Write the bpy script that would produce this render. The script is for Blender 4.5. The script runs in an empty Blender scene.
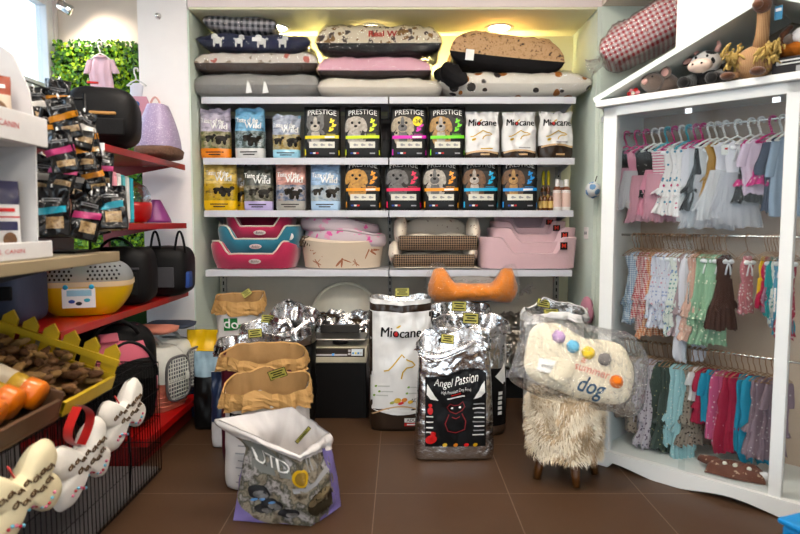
import bpy, bmesh, math, random
from mathutils import Vector, Matrix, noise
PI = math.pi
sc = bpy.context.scene
COL = sc.collection
# ---------------------------------------------------------------- camera frame
CAMZ, FPX, PITCH = 1.22, 600.0, math.atan(45/600)
def at(px, py, Y):
    """world point at depth Y seen along a given direction (used to take sizes and places off the photograph)"""
    u, v = (px-400)/FPX, (267-py)/FPX
    s = Y/(math.cos(PITCH)+v*math.sin(PITCH))
    return Vector((u*s, Y, CAMZ+s*(v*math.cos(PITCH)-math.sin(PITCH))))
def zat(py, Y): return at(400, py, Y).z
def nz(x, y, z=0.0): return noise.noise(Vector((x, y, z)))

# ---------------------------------------------------------------- materials
MATS = {}
def _new(name):
    m = bpy.data.materials.new(name); m.use_nodes = True
    nt = m.node_tree; b = nt.nodes['Principled BSDF']
    return m, nt, b
def _rgb(c): return (c[0], c[1], c[2], 1)
def _math(nt, op, a, b=None):
    n = nt.nodes.new('ShaderNodeMath'); n.operation = op
    for i, x in enumerate((a, b)):
        if x is None: continue
        if isinstance(x, (int, float)): n.inputs[i].default_value = x
        else: nt.links.new(x, n.inputs[i])
    return n.outputs[0]
def _mix(nt, fac, c1, c2):
    n = nt.nodes.new('ShaderNodeMix'); n.data_type = 'RGBA'
    for sock, x in ((n.inputs[0], fac), (n.inputs[6], c1), (n.inputs[7], c2)):
        if isinstance(x, (int, float)): sock.default_value = x
        elif isinstance(x, tuple): sock.default_value = _rgb(x)
        else: nt.links.new(x, sock)
    return n.outputs[2]
def _coord(nt, kind='Object', scale=None):
    t = nt.nodes.new('ShaderNodeTexCoord'); o = t.outputs[kind]
    if scale is not None:
        mp = nt.nodes.new('ShaderNodeMapping')
        mp.inputs['Scale'].default_value = scale if isinstance(scale, tuple) else (scale,)*3
        nt.links.new(o, mp.inputs[0]); o = mp.outputs[0]
    return o
def _noise(nt, scale, co, detail=3, rough=.55):
    n = nt.nodes.new('ShaderNodeTexNoise'); n.inputs['Scale'].default_value = scale
    n.inputs['Detail'].default_value = detail; n.inputs['Roughness'].default_value = rough
    nt.links.new(co, n.inputs['Vector']); return n
def _bump(nt, b, h, strength, dist=.01):
    n = nt.nodes.new('ShaderNodeBump'); n.inputs['Strength'].default_value = strength
    n.inputs['Distance'].default_value = dist
    nt.links.new(h, n.inputs['Height']); nt.links.new(n.outputs[0], b.inputs['Normal'])
def _fin(b, rough=.5, metal=0., spec=.5, sheen=0., coat=0., alpha=None):
    b.inputs['Roughness'].default_value = rough; b.inputs['Metallic'].default_value = metal
    b.inputs['Specular IOR Level'].default_value = spec
    b.inputs['Sheen Weight'].default_value = sheen; b.inputs['Coat Weight'].default_value = coat
def rich(c, g=1.25, sat=1.18):
    """richer printed and dyed colours"""
    l = max(1e-4, .3*c[0]+.59*c[1]+.11*c[2]); k = l**g/l
    return tuple(max(0., min(1., (l+(x-l)*sat)*k)) for x in c)
def plain(name, c, rough=.5, metal=0., spec=.5, var=.12, vs=12., bump=0., bs=60., sheen=0., coat=0., trans=0.):
    """plain surface: colour with slight noise variation and optional bump"""
    if name in MATS: return MATS[name]
    m, nt, b = _new(name); co = _coord(nt); c = rich(c)
    if max(c) < .06 and spec == .5: spec = .18
    n = _noise(nt, vs, co)
    d = tuple(max(0, x*(1-var)) for x in c); l = tuple(min(1, x*(1+var)) for x in c)
    nt.links.new(_mix(nt, n.outputs[0], d, l), b.inputs['Base Color'])
    _fin(b, rough, metal, spec, sheen, coat)
    if trans: b.inputs['Transmission Weight'].default_value = trans
    if bump: _bump(nt, b, _noise(nt, bs, co, 4).outputs[0], bump)
    MATS[name] = m; return m
def gingham(name, a, c, scale, kind='Object', rough=.8):
    if name in MATS: return MATS[name]
    m, nt, b = _new(name); co = _coord(nt, kind); a, c = rich(a), rich(c)
    sp = nt.nodes.new('ShaderNodeSeparateXYZ'); nt.links.new(co, sp.inputs[0])
    X = sp.outputs[0]; Y = sp.outputs[1] if kind == 'UV' else sp.outputs[2]
    fx = _math(nt, 'GREATER_THAN', _math(nt, 'FRACT', _math(nt, 'MULTIPLY', X, scale)), .5)
    fy = _math(nt, 'GREATER_THAN', _math(nt, 'FRACT', _math(nt, 'MULTIPLY', Y, scale)), .5)
    f = _math(nt, 'MULTIPLY', _math(nt, 'ADD', fx, fy), .5)
    nt.links.new(_mix(nt, f, a, c), b.inputs['Base Color']); _fin(b, rough, sheen=.2)
    MATS[name] = m; return m
def stripes(name, a, c, scale, axis=0, kind='Object', duty=.5, rough=.7):
    if name in MATS: return MATS[name]
    m, nt, b = _new(name); co = _coord(nt, kind); a, c = rich(a), rich(c)
    sp = nt.nodes.new('ShaderNodeSeparateXYZ'); nt.links.new(co, sp.inputs[0])
    f = _math(nt, 'GREATER_THAN', _math(nt, 'FRACT', _math(nt, 'MULTIPLY', sp.outputs[axis], scale)), duty)
    nt.links.new(_mix(nt, f, a, c), b.inputs['Base Color']); _fin(b, rough)
    MATS[name] = m; return m
def dots(name, bg, fg, scale, rad=.3, fg2=None, kind='Object', rough=.8, rnd=1., spec=.4, warp=0.):
    """scattered motifs: voronoi spots, two colours chosen per spot"""
    if name in MATS: return MATS[name]
    m, nt, b = _new(name); co = _coord(nt, kind); bg, fg = rich(bg), rich(fg); fg2 = rich(fg2) if fg2 is not None else None
    if warp:
        nn = _noise(nt, scale*1.7, co, 2); va = nt.nodes.new('ShaderNodeVectorMath'); va.operation = 'MULTIPLY_ADD'
        va.inputs[1].default_value = (warp/scale,)*3; nt.links.new(nn.outputs[1], va.inputs[0]); nt.links.new(co, va.inputs[2]); co = va.outputs[0]
    v = nt.nodes.new('ShaderNodeTexVoronoi'); v.inputs['Scale'].default_value = scale
    v.inputs['Randomness'].default_value = rnd; nt.links.new(co, v.inputs['Vector'])
    f = _math(nt, 'LESS_THAN', v.outputs['Distance'], rad)
    col = fg
    if fg2 is not None:
        s = nt.nodes.new('ShaderNodeSeparateColor'); nt.links.new(v.outputs['Color'], s.inputs[0])
        col = _mix(nt, _math(nt, 'GREATER_THAN', s.outputs[0], .5), fg, fg2)
    nt.links.new(_mix(nt, f, bg, col), b.inputs['Base Color']); _fin(b, rough, spec=spec, sheen=.1)
    MATS[name] = m; return m
def art(name, cols, scale, kind='Object', rough=.35, detail=4., stretch=(1, 1, 1), coat=.2):
    """printed picture: several flat colours spread by a noise field"""
    if name in MATS: return MATS[name]
    m, nt, b = _new(name); co = _coord(nt, kind, stretch)
    n = _noise(nt, scale, co, detail, .6)
    r = nt.nodes.new('ShaderNodeValToRGB'); e = r.color_ramp.elements
    k = len(cols)
    for i, c in enumerate(cols):
        p = .3+.4*i/max(1, k-1)
        if i < 2: e[i].position = p; el = e[i]
        else: el = e.new(p)
        el.color = _rgb(rich(c))
    nt.links.new(n.outputs[0], r.inputs[0]); nt.links.new(r.outputs[0], b.inputs['Base Color'])
    _fin(b, rough, coat=coat); MATS[name] = m; return m
def weave(name, a, c, scale, kind='UV', rough=.8):
    if name in MATS: return MATS[name]
    m, nt, b = _new(name); co = _coord(nt, kind)
    a, c = rich(a), rich(c)
    ch = nt.nodes.new('ShaderNodeTexChecker'); ch.inputs['Scale'].default_value = scale
    mp = nt.nodes.new('ShaderNodeMapping'); mp.inputs['Rotation'].default_value = (0, 0, PI/4)
    nt.links.new(co, mp.inputs[0]); nt.links.new(mp.outputs[0], ch.inputs[0])
    nt.links.new(_mix(nt, ch.outputs[1], a, c), b.inputs['Base Color']); _fin(b, rough)
    _bump(nt, b, ch.outputs[1], .3); MATS[name] = m; return m
def film(name, tint=(1, 1, 1), gloss=.16, rough=.12, bs=22.):
    """clear plastic film, wrinkled"""
    if name in MATS: return MATS[name]
    m = bpy.data.materials.new(name); m.use_nodes = True; nt = m.node_tree; nt.nodes.clear()
    out = nt.nodes.new('ShaderNodeOutputMaterial'); mx = nt.nodes.new('ShaderNodeMixShader')
    t = nt.nodes.new('ShaderNodeBsdfTransparent'); t.inputs[0].default_value = _rgb(tint)
    g = nt.nodes.new('ShaderNodeBsdfGlossy'); g.inputs['Roughness'].default_value = rough
    lw = nt.nodes.new('ShaderNodeLayerWeight'); lw.inputs[0].default_value = .35
    co = _coord(nt); n = _noise(nt, bs, co, 4, .6)
    bp = nt.nodes.new('ShaderNodeBump'); bp.inputs['Strength'].default_value = .9; bp.inputs['Distance'].default_value = .03
    nt.links.new(n.outputs[0], bp.inputs['Height']); nt.links.new(bp.outputs[0], g.inputs['Normal'])
    nt.links.new(bp.outputs[0], lw.inputs['Normal'])
    f = _math(nt, 'ADD', _math(nt, 'MULTIPLY', lw.outputs[0], gloss*2.6), gloss*.10)
    nt.links.new(f, mx.inputs[0]); nt.links.new(t.outputs[0], mx.inputs[1]); nt.links.new(g.outputs[0], mx.inputs[2])
    nt.links.new(mx.outputs[0], out.inputs[0]); MATS[name] = m; return m
def glass_pane(name, k=1.9):
    if name in MATS: return MATS[name]
    m = bpy.data.materials.new(name); m.use_nodes = True; nt = m.node_tree; nt.nodes.clear()
    out = nt.nodes.new('ShaderNodeOutputMaterial'); mx = nt.nodes.new('ShaderNodeMixShader')
    t = nt.nodes.new('ShaderNodeBsdfTransparent'); t.inputs[0].default_value = (.95, .97, .97, 1)
    g = nt.nodes.new('ShaderNodeBsdfGlossy'); g.inputs['Roughness'].default_value = .02
    fr = nt.nodes.new('ShaderNodeFresnel'); fr.inputs[0].default_value = 1.5
    nt.links.new(_math(nt, 'MULTIPLY', fr.outputs[0], k), mx.inputs[0])
    nt.links.new(t.outputs[0], mx.inputs[1]); nt.links.new(g.outputs[0], mx.inputs[2])
    nt.links.new(mx.outputs[0], out.inputs[0]); MATS[name] = m; return m
def tulle(name, c, op=.6):
    """sheer net cloth"""
    if name in MATS: return MATS[name]
    m = bpy.data.materials.new(name); m.use_nodes = True; nt = m.node_tree; nt.nodes.clear()
    out = nt.nodes.new('ShaderNodeOutputMaterial'); mx = nt.nodes.new('ShaderNodeMixShader'); mx.inputs[0].default_value = op
    t = nt.nodes.new('ShaderNodeBsdfTransparent'); d = nt.nodes.new('ShaderNodeBsdfDiffuse'); d.inputs[0].default_value = _rgb(c)
    tr = nt.nodes.new('ShaderNodeBsdfTranslucent'); tr.inputs[0].default_value = _rgb(c)
    m2 = nt.nodes.new('ShaderNodeMixShader'); m2.inputs[0].default_value = .3
    nt.links.new(d.outputs[0], m2.inputs[1]); nt.links.new(tr.outputs[0], m2.inputs[2])
    nt.links.new(t.outputs[0], mx.inputs[1]); nt.links.new(m2.outputs[0], mx.inputs[2])
    nt.links.new(mx.outputs[0], out.inputs[0]); MATS[name] = m; return m
def foil(name, c=(.78, .78, .8), rough=.22, bs=26., bump=.7):
    if name in MATS: return MATS[name]
    m, nt, b = _new(name); co = _coord(nt)
    n = _noise(nt, bs, co, 3, .6); b.inputs['Base Color'].default_value = _rgb(c)
    _fin(b, rough, 1.0); _bump(nt, b, n.outputs[0], bump, .02); MATS[name] = m; return m
def emit(name, c, s):
    if name in MATS: return MATS[name]
    m, nt, b = _new(name); b.inputs['Emission Color'].default_value = _rgb(c); b.inputs['Emission Strength'].default_value = s
    b.inputs['Base Color'].default_value = _rgb(c); MATS[name] = m; return m

# ---------------------------------------------------------------- mesh builder
_txt = {}
def text2d(s, shear=0., bold=0.):
    k = (s, shear, bold)
    if k not in _txt:
        c = bpy.data.curves.new('t', 'FONT'); c.body = s; c.size = 1.0; c.align_x = 'CENTER'; c.align_y = 'CENTER'
        c.shear = shear; c.offset = bold; c.resolution_u = 3
        o = bpy.data.objects.new('t', c); COL.objects.link(o)
        dg = bpy.context.evaluated_depsgraph_get(); dg.update()
        me = bpy.data.meshes.new_from_object(o.evaluated_get(dg))
        _txt[k] = ([(v.co.x, v.co.y) for v in me.vertices], [tuple(p.vertices) for p in me.polygons])
        bpy.data.objects.remove(o); bpy.data.meshes.remove(me); bpy.data.curves.remove(c)
    return _txt[k]
class MB:
    def __init__(s): s.v = []; s.f = []; s.mi = []; s.sm = []; s.uv = []; s.mats = []
    def _m(s, m):
        if m not in s.mats: s.mats.append(m)
        return s.mats.index(m)
    def add(s, vs, fs, m, smooth=True, uvs=None, M=None):
        b = len(s.v); i = s._m(m)
        s.v.extend((M @ Vector(p)) if M is not None else Vector(p) for p in vs)
        for f in fs:
            s.f.append(tuple(b+k for k in f)); s.mi.append(i); s.sm.append(smooth)
            s.uv.append([uvs[k] for k in f] if uvs else [(0., 0.)]*len(f))
        return s
    def box(s, c, d, m, rot=None, bev=0.0):
        bm = bmesh.new(); bmesh.ops.create_cube(bm, size=1.0)
        bmesh.ops.scale(bm, vec=d, verts=bm.verts)
        if bev > 0: bmesh.ops.bevel(bm, geom=bm.edges[:], offset=min(bev, min(d)*.45), segments=2, profile=.5, affect='EDGES')
        bm.verts.ensure_lookup_table(); T = Matrix.Translation(c)
        if rot is not None: T = T @ (rot.to_matrix().to_4x4() if hasattr(rot, 'to_matrix') else rot)
        for i, v in enumerate(bm.verts): v.index = i
        vs = [v.co.copy() for v in bm.verts]; fs = [[v.index for v in f.verts] for f in bm.faces]
        bm.free(); return s.add(vs, fs, m, False, M=T)
    def bb(s, lo, hi, m, bev=0.0):
        return s.box([(a+b)/2 for a, b in zip(lo, hi)], [abs(b-a) for a, b in zip(lo, hi)], m, bev=bev)
    def grid(s, fn, nu, nv, m, cu=False, cv=False, smooth=True, uvfn=None, M=None, flip=False):
        vs, uv = [], []
        for j in range(nv+(0 if cv else 1)):
            for i in range(nu+(0 if cu else 1)):
                a, b = i/nu, j/nv; vs.append(fn(a, b)); uv.append(uvfn(a, b) if uvfn else (a, b))
        W = nu if cu else nu+1; H = nv if cv else nv+1; fs = []
        for j in range(nv):
            for i in range(nu):
                a = j*W+i; b = j*W+(i+1) % W; c = ((j+1) % H)*W+(i+1) % W; d = ((j+1) % H)*W+i
                fs.append((d, c, b, a) if flip else (a, b, c, d))
        return s.add(vs, fs, m, smooth, uv, M)
    def tube(s, pts, r, m, n=8, closed=False, caps=True):
        pts = [Vector(p) for p in pts]; k = len(pts); rr = r if isinstance(r, (list, tuple)) else [r]*k
        vs = []; prev = None
        for i, p in enumerate(pts):
            t = (pts[(i+1) % k]-pts[i-1]) if closed else (pts[min(i+1, k-1)]-pts[max(i-1, 0)])
            t.normalize()
            if prev is None:
                a = Vector((0, 0, 1)) if abs(t.z) < .9 else Vector((1, 0, 0)); x = t.cross(a).normalized()
            else:
                x = prev-t*prev.dot(t); x = x.normalized() if x.length > 1e-6 else t.orthogonal().normalized()
            prev = x; y = t.cross(x)
            vs += [p+(x*math.cos(2*PI*q/n)+y*math.sin(2*PI*q/n))*rr[i] for q in range(n)]
        fs = []
        for i in range(k if closed else k-1):
            for q in range(n):
                a, b = i*n+q, i*n+(q+1) % n; c, d = ((i+1) % k)*n+(q+1) % n, ((i+1) % k)*n+q
                fs.append((a, b, c, d))
        if not closed and caps: fs += [tuple(range(n))[::-1], tuple(range((k-1)*n, k*n))]
        return s.add(vs, fs, m)
    def lathe(s, prof, m, n=24, c=(0, 0, 0), sx=1., sy=1., M=None):
        c = Vector(c)
        def fn(a, b):
            i = b*(len(prof)-1); j = int(round(i)); r, z = prof[j]
            return c+Vector((r*sx*math.cos(2*PI*a), r*sy*math.sin(2*PI*a), z))
        return s.grid(fn, n, len(prof)-1, m, cu=True, M=M)
    def ell(s, c, r, m, n=16, M=None, k=None, namp=0., nsc=8.):
        c = Vector(c)
        def fn(a, b):
            th, ph = 2*PI*a, PI*(b-.5)
            d = Vector((math.cos(ph)*math.cos(th), math.cos(ph)*math.sin(th), math.sin(ph)))
            q = 1+(namp*noise.noise((d*1.3+c*3)*nsc*.3) if namp else 0)
            return c+Vector((d.x*r[0]*q, d.y*r[1]*q, d.z*r[2]*q))
        return s.grid(fn, n, max(6, n//2), m, cu=True, M=M)
    def prism(s, poly, d0, d1, m, axis='y', M=None, smooth=False):
        """poly in (x,z) extruded along y, or (x,y) along z"""
        n = len(poly)
        P = (lambda p, d: (p[0], d, p[1])) if axis == 'y' else ((lambda p, d: (p[0], p[1], d)) if axis == 'z' else (lambda p, d: (d, p[0], p[1])))
        vs = [P(p, d0) for p in poly]+[P(p, d1) for p in poly]
        fs = [tuple(range(n)), tuple(range(2*n-1, n-1, -1))]+[(i, i+n, (i+1) % n+n, (i+1) % n) for i in range(n)]
        return s.add(vs, fs, m, smooth, M=M)
    def text(s, st, m, size, M, shear=0., bold=0., width=None):
        vs, fs = text2d(st, shear, bold)
        k = size
        w = max(v[0] for v in vs)-min(v[0] for v in vs)
        kx = k if width is None else width/w
        return s.add([(x*kx, y*k, 0) for x, y in vs], fs, m, False, M=M)
    def build(s, name, parent=None, loc=(0, 0, 0), rot=(0, 0, 0), fix=True, subd=0):
        me = bpy.data.meshes.new(name); me.from_pydata([tuple(v) for v in s.v], [], s.f)
        for m in s.mats: me.materials.append(m)
        me.polygons.foreach_set('material_index', s.mi); me.polygons.foreach_set('use_smooth', s.sm)
        ul = me.uv_layers.new(name='UVMap'); flat = []
        for u in s.uv:
            for q in u: flat += [q[0], q[1]]
        ul.data.foreach_set('uv', flat)
        if fix:
            bm = bmesh.new(); bm.from_mesh(me); bmesh.ops.recalc_face_normals(bm, faces=bm.faces); bm.to_mesh(me); bm.free()
        me.update()
        o = bpy.data.objects.new(name, me); COL.objects.link(o)
        if parent is not None: o.parent = parent
        o.location = loc; o.rotation_euler = rot
        if subd:
            md = o.modifiers.new('s', 'SUBSURF'); md.levels = subd; md.render_levels = subd
        return o
def empty(name, loc=(0, 0, 0), rot=(0, 0, 0)):
    o = bpy.data.objects.new(name, None); COL.objects.link(o); o.location = loc; o.rotation_euler = rot
    o.empty_display_size = .1; return o
def tag(o, label, cat, group=None):
    o['label'] = label; o['category'] = cat
    if group: o['group'] = group
    return o
def structure(o): o['kind'] = 'structure'; return o
def smooth01(x): x = max(0., min(1., x)); return x*x*(3-2*x)
def sgp(c, p): return math.copysign(abs(c)**p, c)
MESH_ROOT = {}
def copy_tree(o, parent=None):
    c = o.copy(); COL.objects.link(c)
    if parent is not None: c.parent = parent
    for ch in list(o.children): copy_tree(ch, c)
    return c
def ordinal(i):
    return ['first', 'second', 'third', 'fourth', 'fifth', 'sixth', 'seventh', 'eighth', 'ninth', 'tenth', 'eleventh', 'twelfth', 'thirteenth', 'fourteenth', 'fifteenth', 'sixteenth', 'seventeenth', 'eighteenth', 'nineteenth', 'twentieth', 'twenty-first', 'twenty-second', 'twenty-third', 'twenty-fourth', 'twenty-fifth', 'twenty-sixth', 'twenty-seventh', 'twenty-eighth', 'twenty-ninth', 'thirtieth', 'thirty-first', 'thirty-second', 'thirty-third', 'thirty-fourth', 'thirty-fifth', 'thirty-sixth', 'thirty-seventh', 'thirty-eighth', 'thirty-ninth', 'fortieth'][i]
# ================================================================ ROOM
white = plain('white_paint', (.88, .84, .82), .6, var=.03, bump=.03, bs=150)
cream = plain('cream_paint', (.86, .76, .66), .7, var=.03)
nichep = plain('niche_paint', (.82, .80, .60), .7, var=.03)
mint = plain('mint_paint', (.72, .80, .72), .7, var=.04)
pinkw = plain('pink_white_paint', (.86, .76, .74), .7, var=.03)
ceilm = plain('ceiling_paint', (.82, .79, .72), .8, var=.02)
def floor_mat():
    m, nt, b = _new('brown_floor_tile'); co = _coord(nt)
    sp = nt.nodes.new('ShaderNodeSeparateXYZ'); nt.links.new(co, sp.inputs[0])
    def line(o, off):
        f = _math(nt, 'FRACT', _math(nt, 'DIVIDE', _math(nt, 'ADD', o, off), .6))
        return _math(nt, 'LESS_THAN', _math(nt, 'ABSOLUTE', _math(nt, 'SUBTRACT', f, .5)), .0035)
    g = _math(nt, 'MAXIMUM', line(sp.outputs[0], .11+.3+6), line(sp.outputs[1], -2.62+.3+6))
    n1 = _noise(nt, 2.2, co, 5); n2 = _noise(nt, 70, co, 2)
    base = _mix(nt, n1.outputs[0], (.040, .0185, .0085), (.076, .039, .020))
    base = _mix(nt, _math(nt, 'MULTIPLY', n2.outputs[0], .25), base, (.085, .05, .033))
    nt.links.new(_mix(nt, g, base, (.15, .105, .075)), b.inputs['Base Color'])
    _fin(b, .42, spec=.22); _bump(nt, b, _math(nt, 'SUBTRACT', 1.0, g), .25, .004)
    return m
MB().bb((-2.5, -3.1, -.05), (3.0, 4.6, 0), floor_mat()).build('floor')['kind'] = 'structure'
YF = 3.97
structure(MB().bb((-2.45, -3.1, 3.0), (3.0, 4.6, 3.06), ceilm).build('ceiling'))
# the dropped ceiling over the right side and the header over the niche
structure(MB().bb((1.30, -.5, 2.605), (3.0, YF+.3, 2.995), cream).build('ceiling_drop'))
structure(MB().bb((-1.366, YF, 2.60), (1.298, 4.54, 2.995), pinkw).build('wall_header'))
structure(MB().bb((-1.30-.06, YF+.005, 2.585), (1.27, 4.54, 2.599), nichep).build('ceiling_niche'))
structure(MB().bb((-1.69, YF, 0), (-1.372, 4.54, 2.995), white).build('wall_pillar'))
structure(MB().bb((-1.371, YF+.004, 0), (-1.362, 4.54, 2.584), mint).build('wall_niche_left'))
structure(MB().bb((-1.40, 4.53, 0), (1.31, 4.58, 2.584), nichep).build('wall_back'))
structure(MB().bb((1.275, YF+.004, 0), (1.298, 4.54, 2.6), mint).build('wall_niche_right'))
structure(MB().bb((1.30, YF, 0), (2.9, 4.1, 2.604), mint).build('wall_back_right'))
structure(MB().bb((-2.43, 4.2, 0), (-1.691, 4.3, 2.995), cream).build('wall_back_left'))
structure(MB().bb((2.8, -3.0, 0), (2.9, YF, 2.6), white).build('wall_right'))
# left wall with the shop window
WB, WT, WY0, WY1 = .75, 2.72, -.6, 4.16
w = MB(); X0, X1 = -2.43, -2.33
w.bb((X0, -3, 0), (X1, 4.3, WB), white); w.bb((X0, -3, WT), (X1, 4.3, 3.0), white)
w.bb((X0, -3, WB), (X1, WY0, WT), white); w.bb((X0, WY1, WB), (X1, 4.3, WT), white)
structure(w.build('wall_left'))
pvc = plain('window_frame_white', (.82, .85, .87), .35, var=.02)
wr = empty('window_1', (-2.38, 0, 0)); structure(wr)
f = MB(); t = .07
for y in (WY0+t/2, .55, 1.7, 2.85, WY1-t/2): f.bb((-.04, y-t/2, WB), (.04, y+t/2, WT), pvc, .008)
for z in (WB+t/2, 2.1, WT-t/2): f.bb((-.035, WY0, z-t/2), (.035, WY1, z+t/2), pvc, .008)
f.build('frame', wr)['kind'] = 'structure'
MB().bb((-.004, WY0, WB), (.004, WY1, WT), glass_pane('window_glass', .5)).build('pane', wr)['kind'] = 'structure'
# front of the shop, behind the camera: glazed door opening
w = MB()
w.bb((-2.5, -3.1, 0), (-1.7, -3.0, 3), white); w.bb((1.9, -3.1, 0), (2.9, -3.0, 3), white); w.bb((-1.7, -3.1, 2.5), (1.9, -3.0, 3), white)
structure(w.build('wall_front'))
wr = empty('window_2', (0, -3.05, 0)); structure(wr)
f = MB()
for x in (-1.66, -.5, .7, 1.86): f.bb((x-.035, -.04, 0), (x+.035, .04, 2.5), pvc)
for z in (.05, 2.1, 2.46): f.bb((-1.7, -.035, z-.035), (1.9, .035, z+.035), pvc)
f.build('frame', wr)['kind'] = 'structure'
MB().bb((-1.7, -.004, 0), (1.9, .004, 2.5), glass_pane('window_glass', .5)).build('pane', wr)['kind'] = 'structure'
# pavement outside the windows
pv = plain('pavement_grey', (.42, .41, .40), .9)
structure(MB().bb((-14, -16, -.12), (-2.44, 8, -.06), pv).build('ground_outside'))
structure(MB().bb((-2.44, -16, -.12), (10, -3.12, -.06), pv).build('ground_street'))

# cabinet frame of reference: x along its front, y into it
CA = Vector((1.0, 2.96, 0)); CROT = math.atan2(-.695, .719)
CM = Matrix.Translation(CA) @ Matrix.Rotation(CROT, 4, 'Z')
def cab(t, d, z): return CM @ Vector((t, d, z))
structure(MB().bb((.13, .52, 0), (1.55, .60, 2.60), pinkw).build('wall_diagonal', None, CA, (0, 0, CROT)))

# ---------------------------------------------------------------- lights
lampm = emit('added_lamp_glow', (1, .90, .78), 26.0)
lampf = plain('lamp_frame', (.8, .8, .8), .4)
def added_ceiling_lamp(x, y, label):  # glowing panels added on the unseen ceiling to brighten the room
    r = tag(empty('ceiling_light_added', (x, y, 2.97)), label, 'ceiling light', 'added square ceiling lights')
    f = MB()
    for a, b in (((-.31, -.31), (.31, -.28)), ((-.31, .28), (.31, .31)), ((-.31, -.28), (-.28, .28)), ((.28, -.28), (.31, .28))):
        f.bb((a[0], a[1], -.02), (b[0], b[1], .028), lampf)
    f.build('frame', r); MB().bb((-.28, -.28, -.008), (.28, .28, .012), lampm).build('diffuser', r)
for x, y in ((-.8, 2.5), (.6, 2.5), (-.9, .6), (.6, .6), (-.9, -1.4), (.6, -1.4)):
    added_ceiling_lamp(x, y, 'added square white ceiling light panel, out of view above the shop aisle')
# small spot lamp at the top of the left window
s = tag(empty('spot_lamp', at(66, 8, 4.0)), 'small chrome ceiling spot lamp above the green leaf wall', 'lamp')
chrome = plain('chrome', (.75, .74, .72), .2, 1.0)
MB().lathe([(0, .05), (.028, .05), (.034, -.03), (.03, -.04), (0, -.04)], chrome, 20).build('lamp_head', s, (0, 0, 0), (0, -1.1, .4))
_l = bpy.data.lights.new('spot_light', 'SPOT'); _l.energy = 10; _l.color = (1, .86, .72); _l.spot_size = 1.9; _l.spot_blend = .8; _l.shadow_soft_size = .03
_o = bpy.data.objects.new('spot_light', _l); COL.objects.link(_o); _o.location = s.location+Vector((.04, -.06, -.02)); _o.rotation_euler = (.9, 0, -.35); _o.parent = None
MB().tube([(0, 0, .02), (-.02, 0, .08), (-.03, 0, .40)], .008, chrome).build('stem', s)
MB().lathe([(0, .40), (.04, .40), (.05, .36), (0, .36)], chrome, 20, c=(-.03, 0, 0)).build('ceiling_mount', s)
# small round wall fitting on the pillar
s = tag(empty('rail_knob', at(158, 16, YF)), 'small round metal knob fixed high on the white pillar', 'wall fitting')
MB().lathe([(0, .02), (.012, .02), (.016, .008), (.022, 0)], chrome, 16).build('knob', s, (0, 0, 0), (PI/2, 0, 0))
# recessed downlights in the niche ceiling
dlm = emit('downlight_glow', (1, .88, .52), 30.0)
for px, l in ((275, 'round warm downlight in the niche ceiling above the stack beside the pillar'), (372, 'round warm downlight in the niche ceiling above the middle cushions'), (500, 'round warm downlight in the niche ceiling above the paw print cushion')):
    r = tag(empty('ceiling_downlight', (at(px, 25, 4.30).x, 4.34, 2.583)), l, 'ceiling light', 'downlights in the niche ceiling')
    MB().lathe([(.075, 0), (.10, 0), (.10, -.008), (.075, -.004)], lampf, 28).build('rim', r); MB().lathe([(0, -.002), (.07, -.002), (.074, -.001)], dlm, 28).build('diffuser', r)
ledm = emit('led_strip', (1, .82, .34), 110.0)
for i, (x, l) in enumerate(((-.72, 'warm LED bar behind the cushion stack beside the pillar'), (-.02, 'warm LED bar behind the cushions in the middle of the top shelf'), (.66, 'warm LED bar behind the tan printed cushion'))):
    r = tag(empty('led_bar', (x, 4.47, 2.30)), l, 'light', 'warm LED bars in the niche')
    MB().bb((-.25, -.02, -.02), (.25, .025, 0), lampf).build('housing', r)
    MB().bb((-.24, -.018, 0), (.24, .018, .012), ledm).build('led_strip', r)
    MB().bb((-.25, .025, -.03), (.25, .055, .005), lampf).build('wall_bracket', r)
def world():
    wd = bpy.data.worlds.new('daylight'); sc.world = wd; wd.use_nodes = True; nt = wd.node_tree
    bg = nt.nodes['Background']; co = nt.nodes.new('ShaderNodeTexCoord')
    sp = nt.nodes.new('ShaderNodeSeparateXYZ'); nt.links.new(co.outputs['Generated'], sp.inputs[0])
    r = nt.nodes.new('ShaderNodeValToRGB'); r.color_ramp.elements[0].color = (.75, .80, .85, 1); r.color_ramp.elements[1].color = (.50, .74, 1, 1)
    r.color_ramp.elements[0].position = .05; r.color_ramp.elements[1].position = .7
    nt.links.new(sp.outputs[2], r.inputs[0]); nt.links.new(r.outputs[0], bg.inputs[0]); bg.inputs[1].default_value = 4.0
world()
# ---------------------------------------------------------------- camera
cd = bpy.data.cameras.new('camera'); cam = bpy.data.objects.new('camera', cd); COL.objects.link(cam)
cd.sensor_width = 36; cd.lens = FPX/800*36; cam.location = (0, 0, CAMZ); cam.rotation_euler = (PI/2-PITCH, 0, 0)
cd.dof.use_dof = True; cd.dof.focus_distance = 3.6; cd.dof.aperture_fstop = 2.2; cd.clip_start = .05
sc.camera = cam
sc.view_settings.view_transform = 'Standard'; sc.view_settings.look = 'None'; sc.view_settings.gamma = 1
sc.view_settings.use_curve_mapping = False; sc.view_settings.exposure = 0.45
sc.cycles.use_denoising = True; sc.cycles.max_bounces = 10; sc.cycles.transparent_max_bounces = 24
sc.cycles.sample_clamp_indirect = 8.0; sc.cycles.caustics_reflective = False; sc.cycles.caustics_refractive = False

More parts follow.
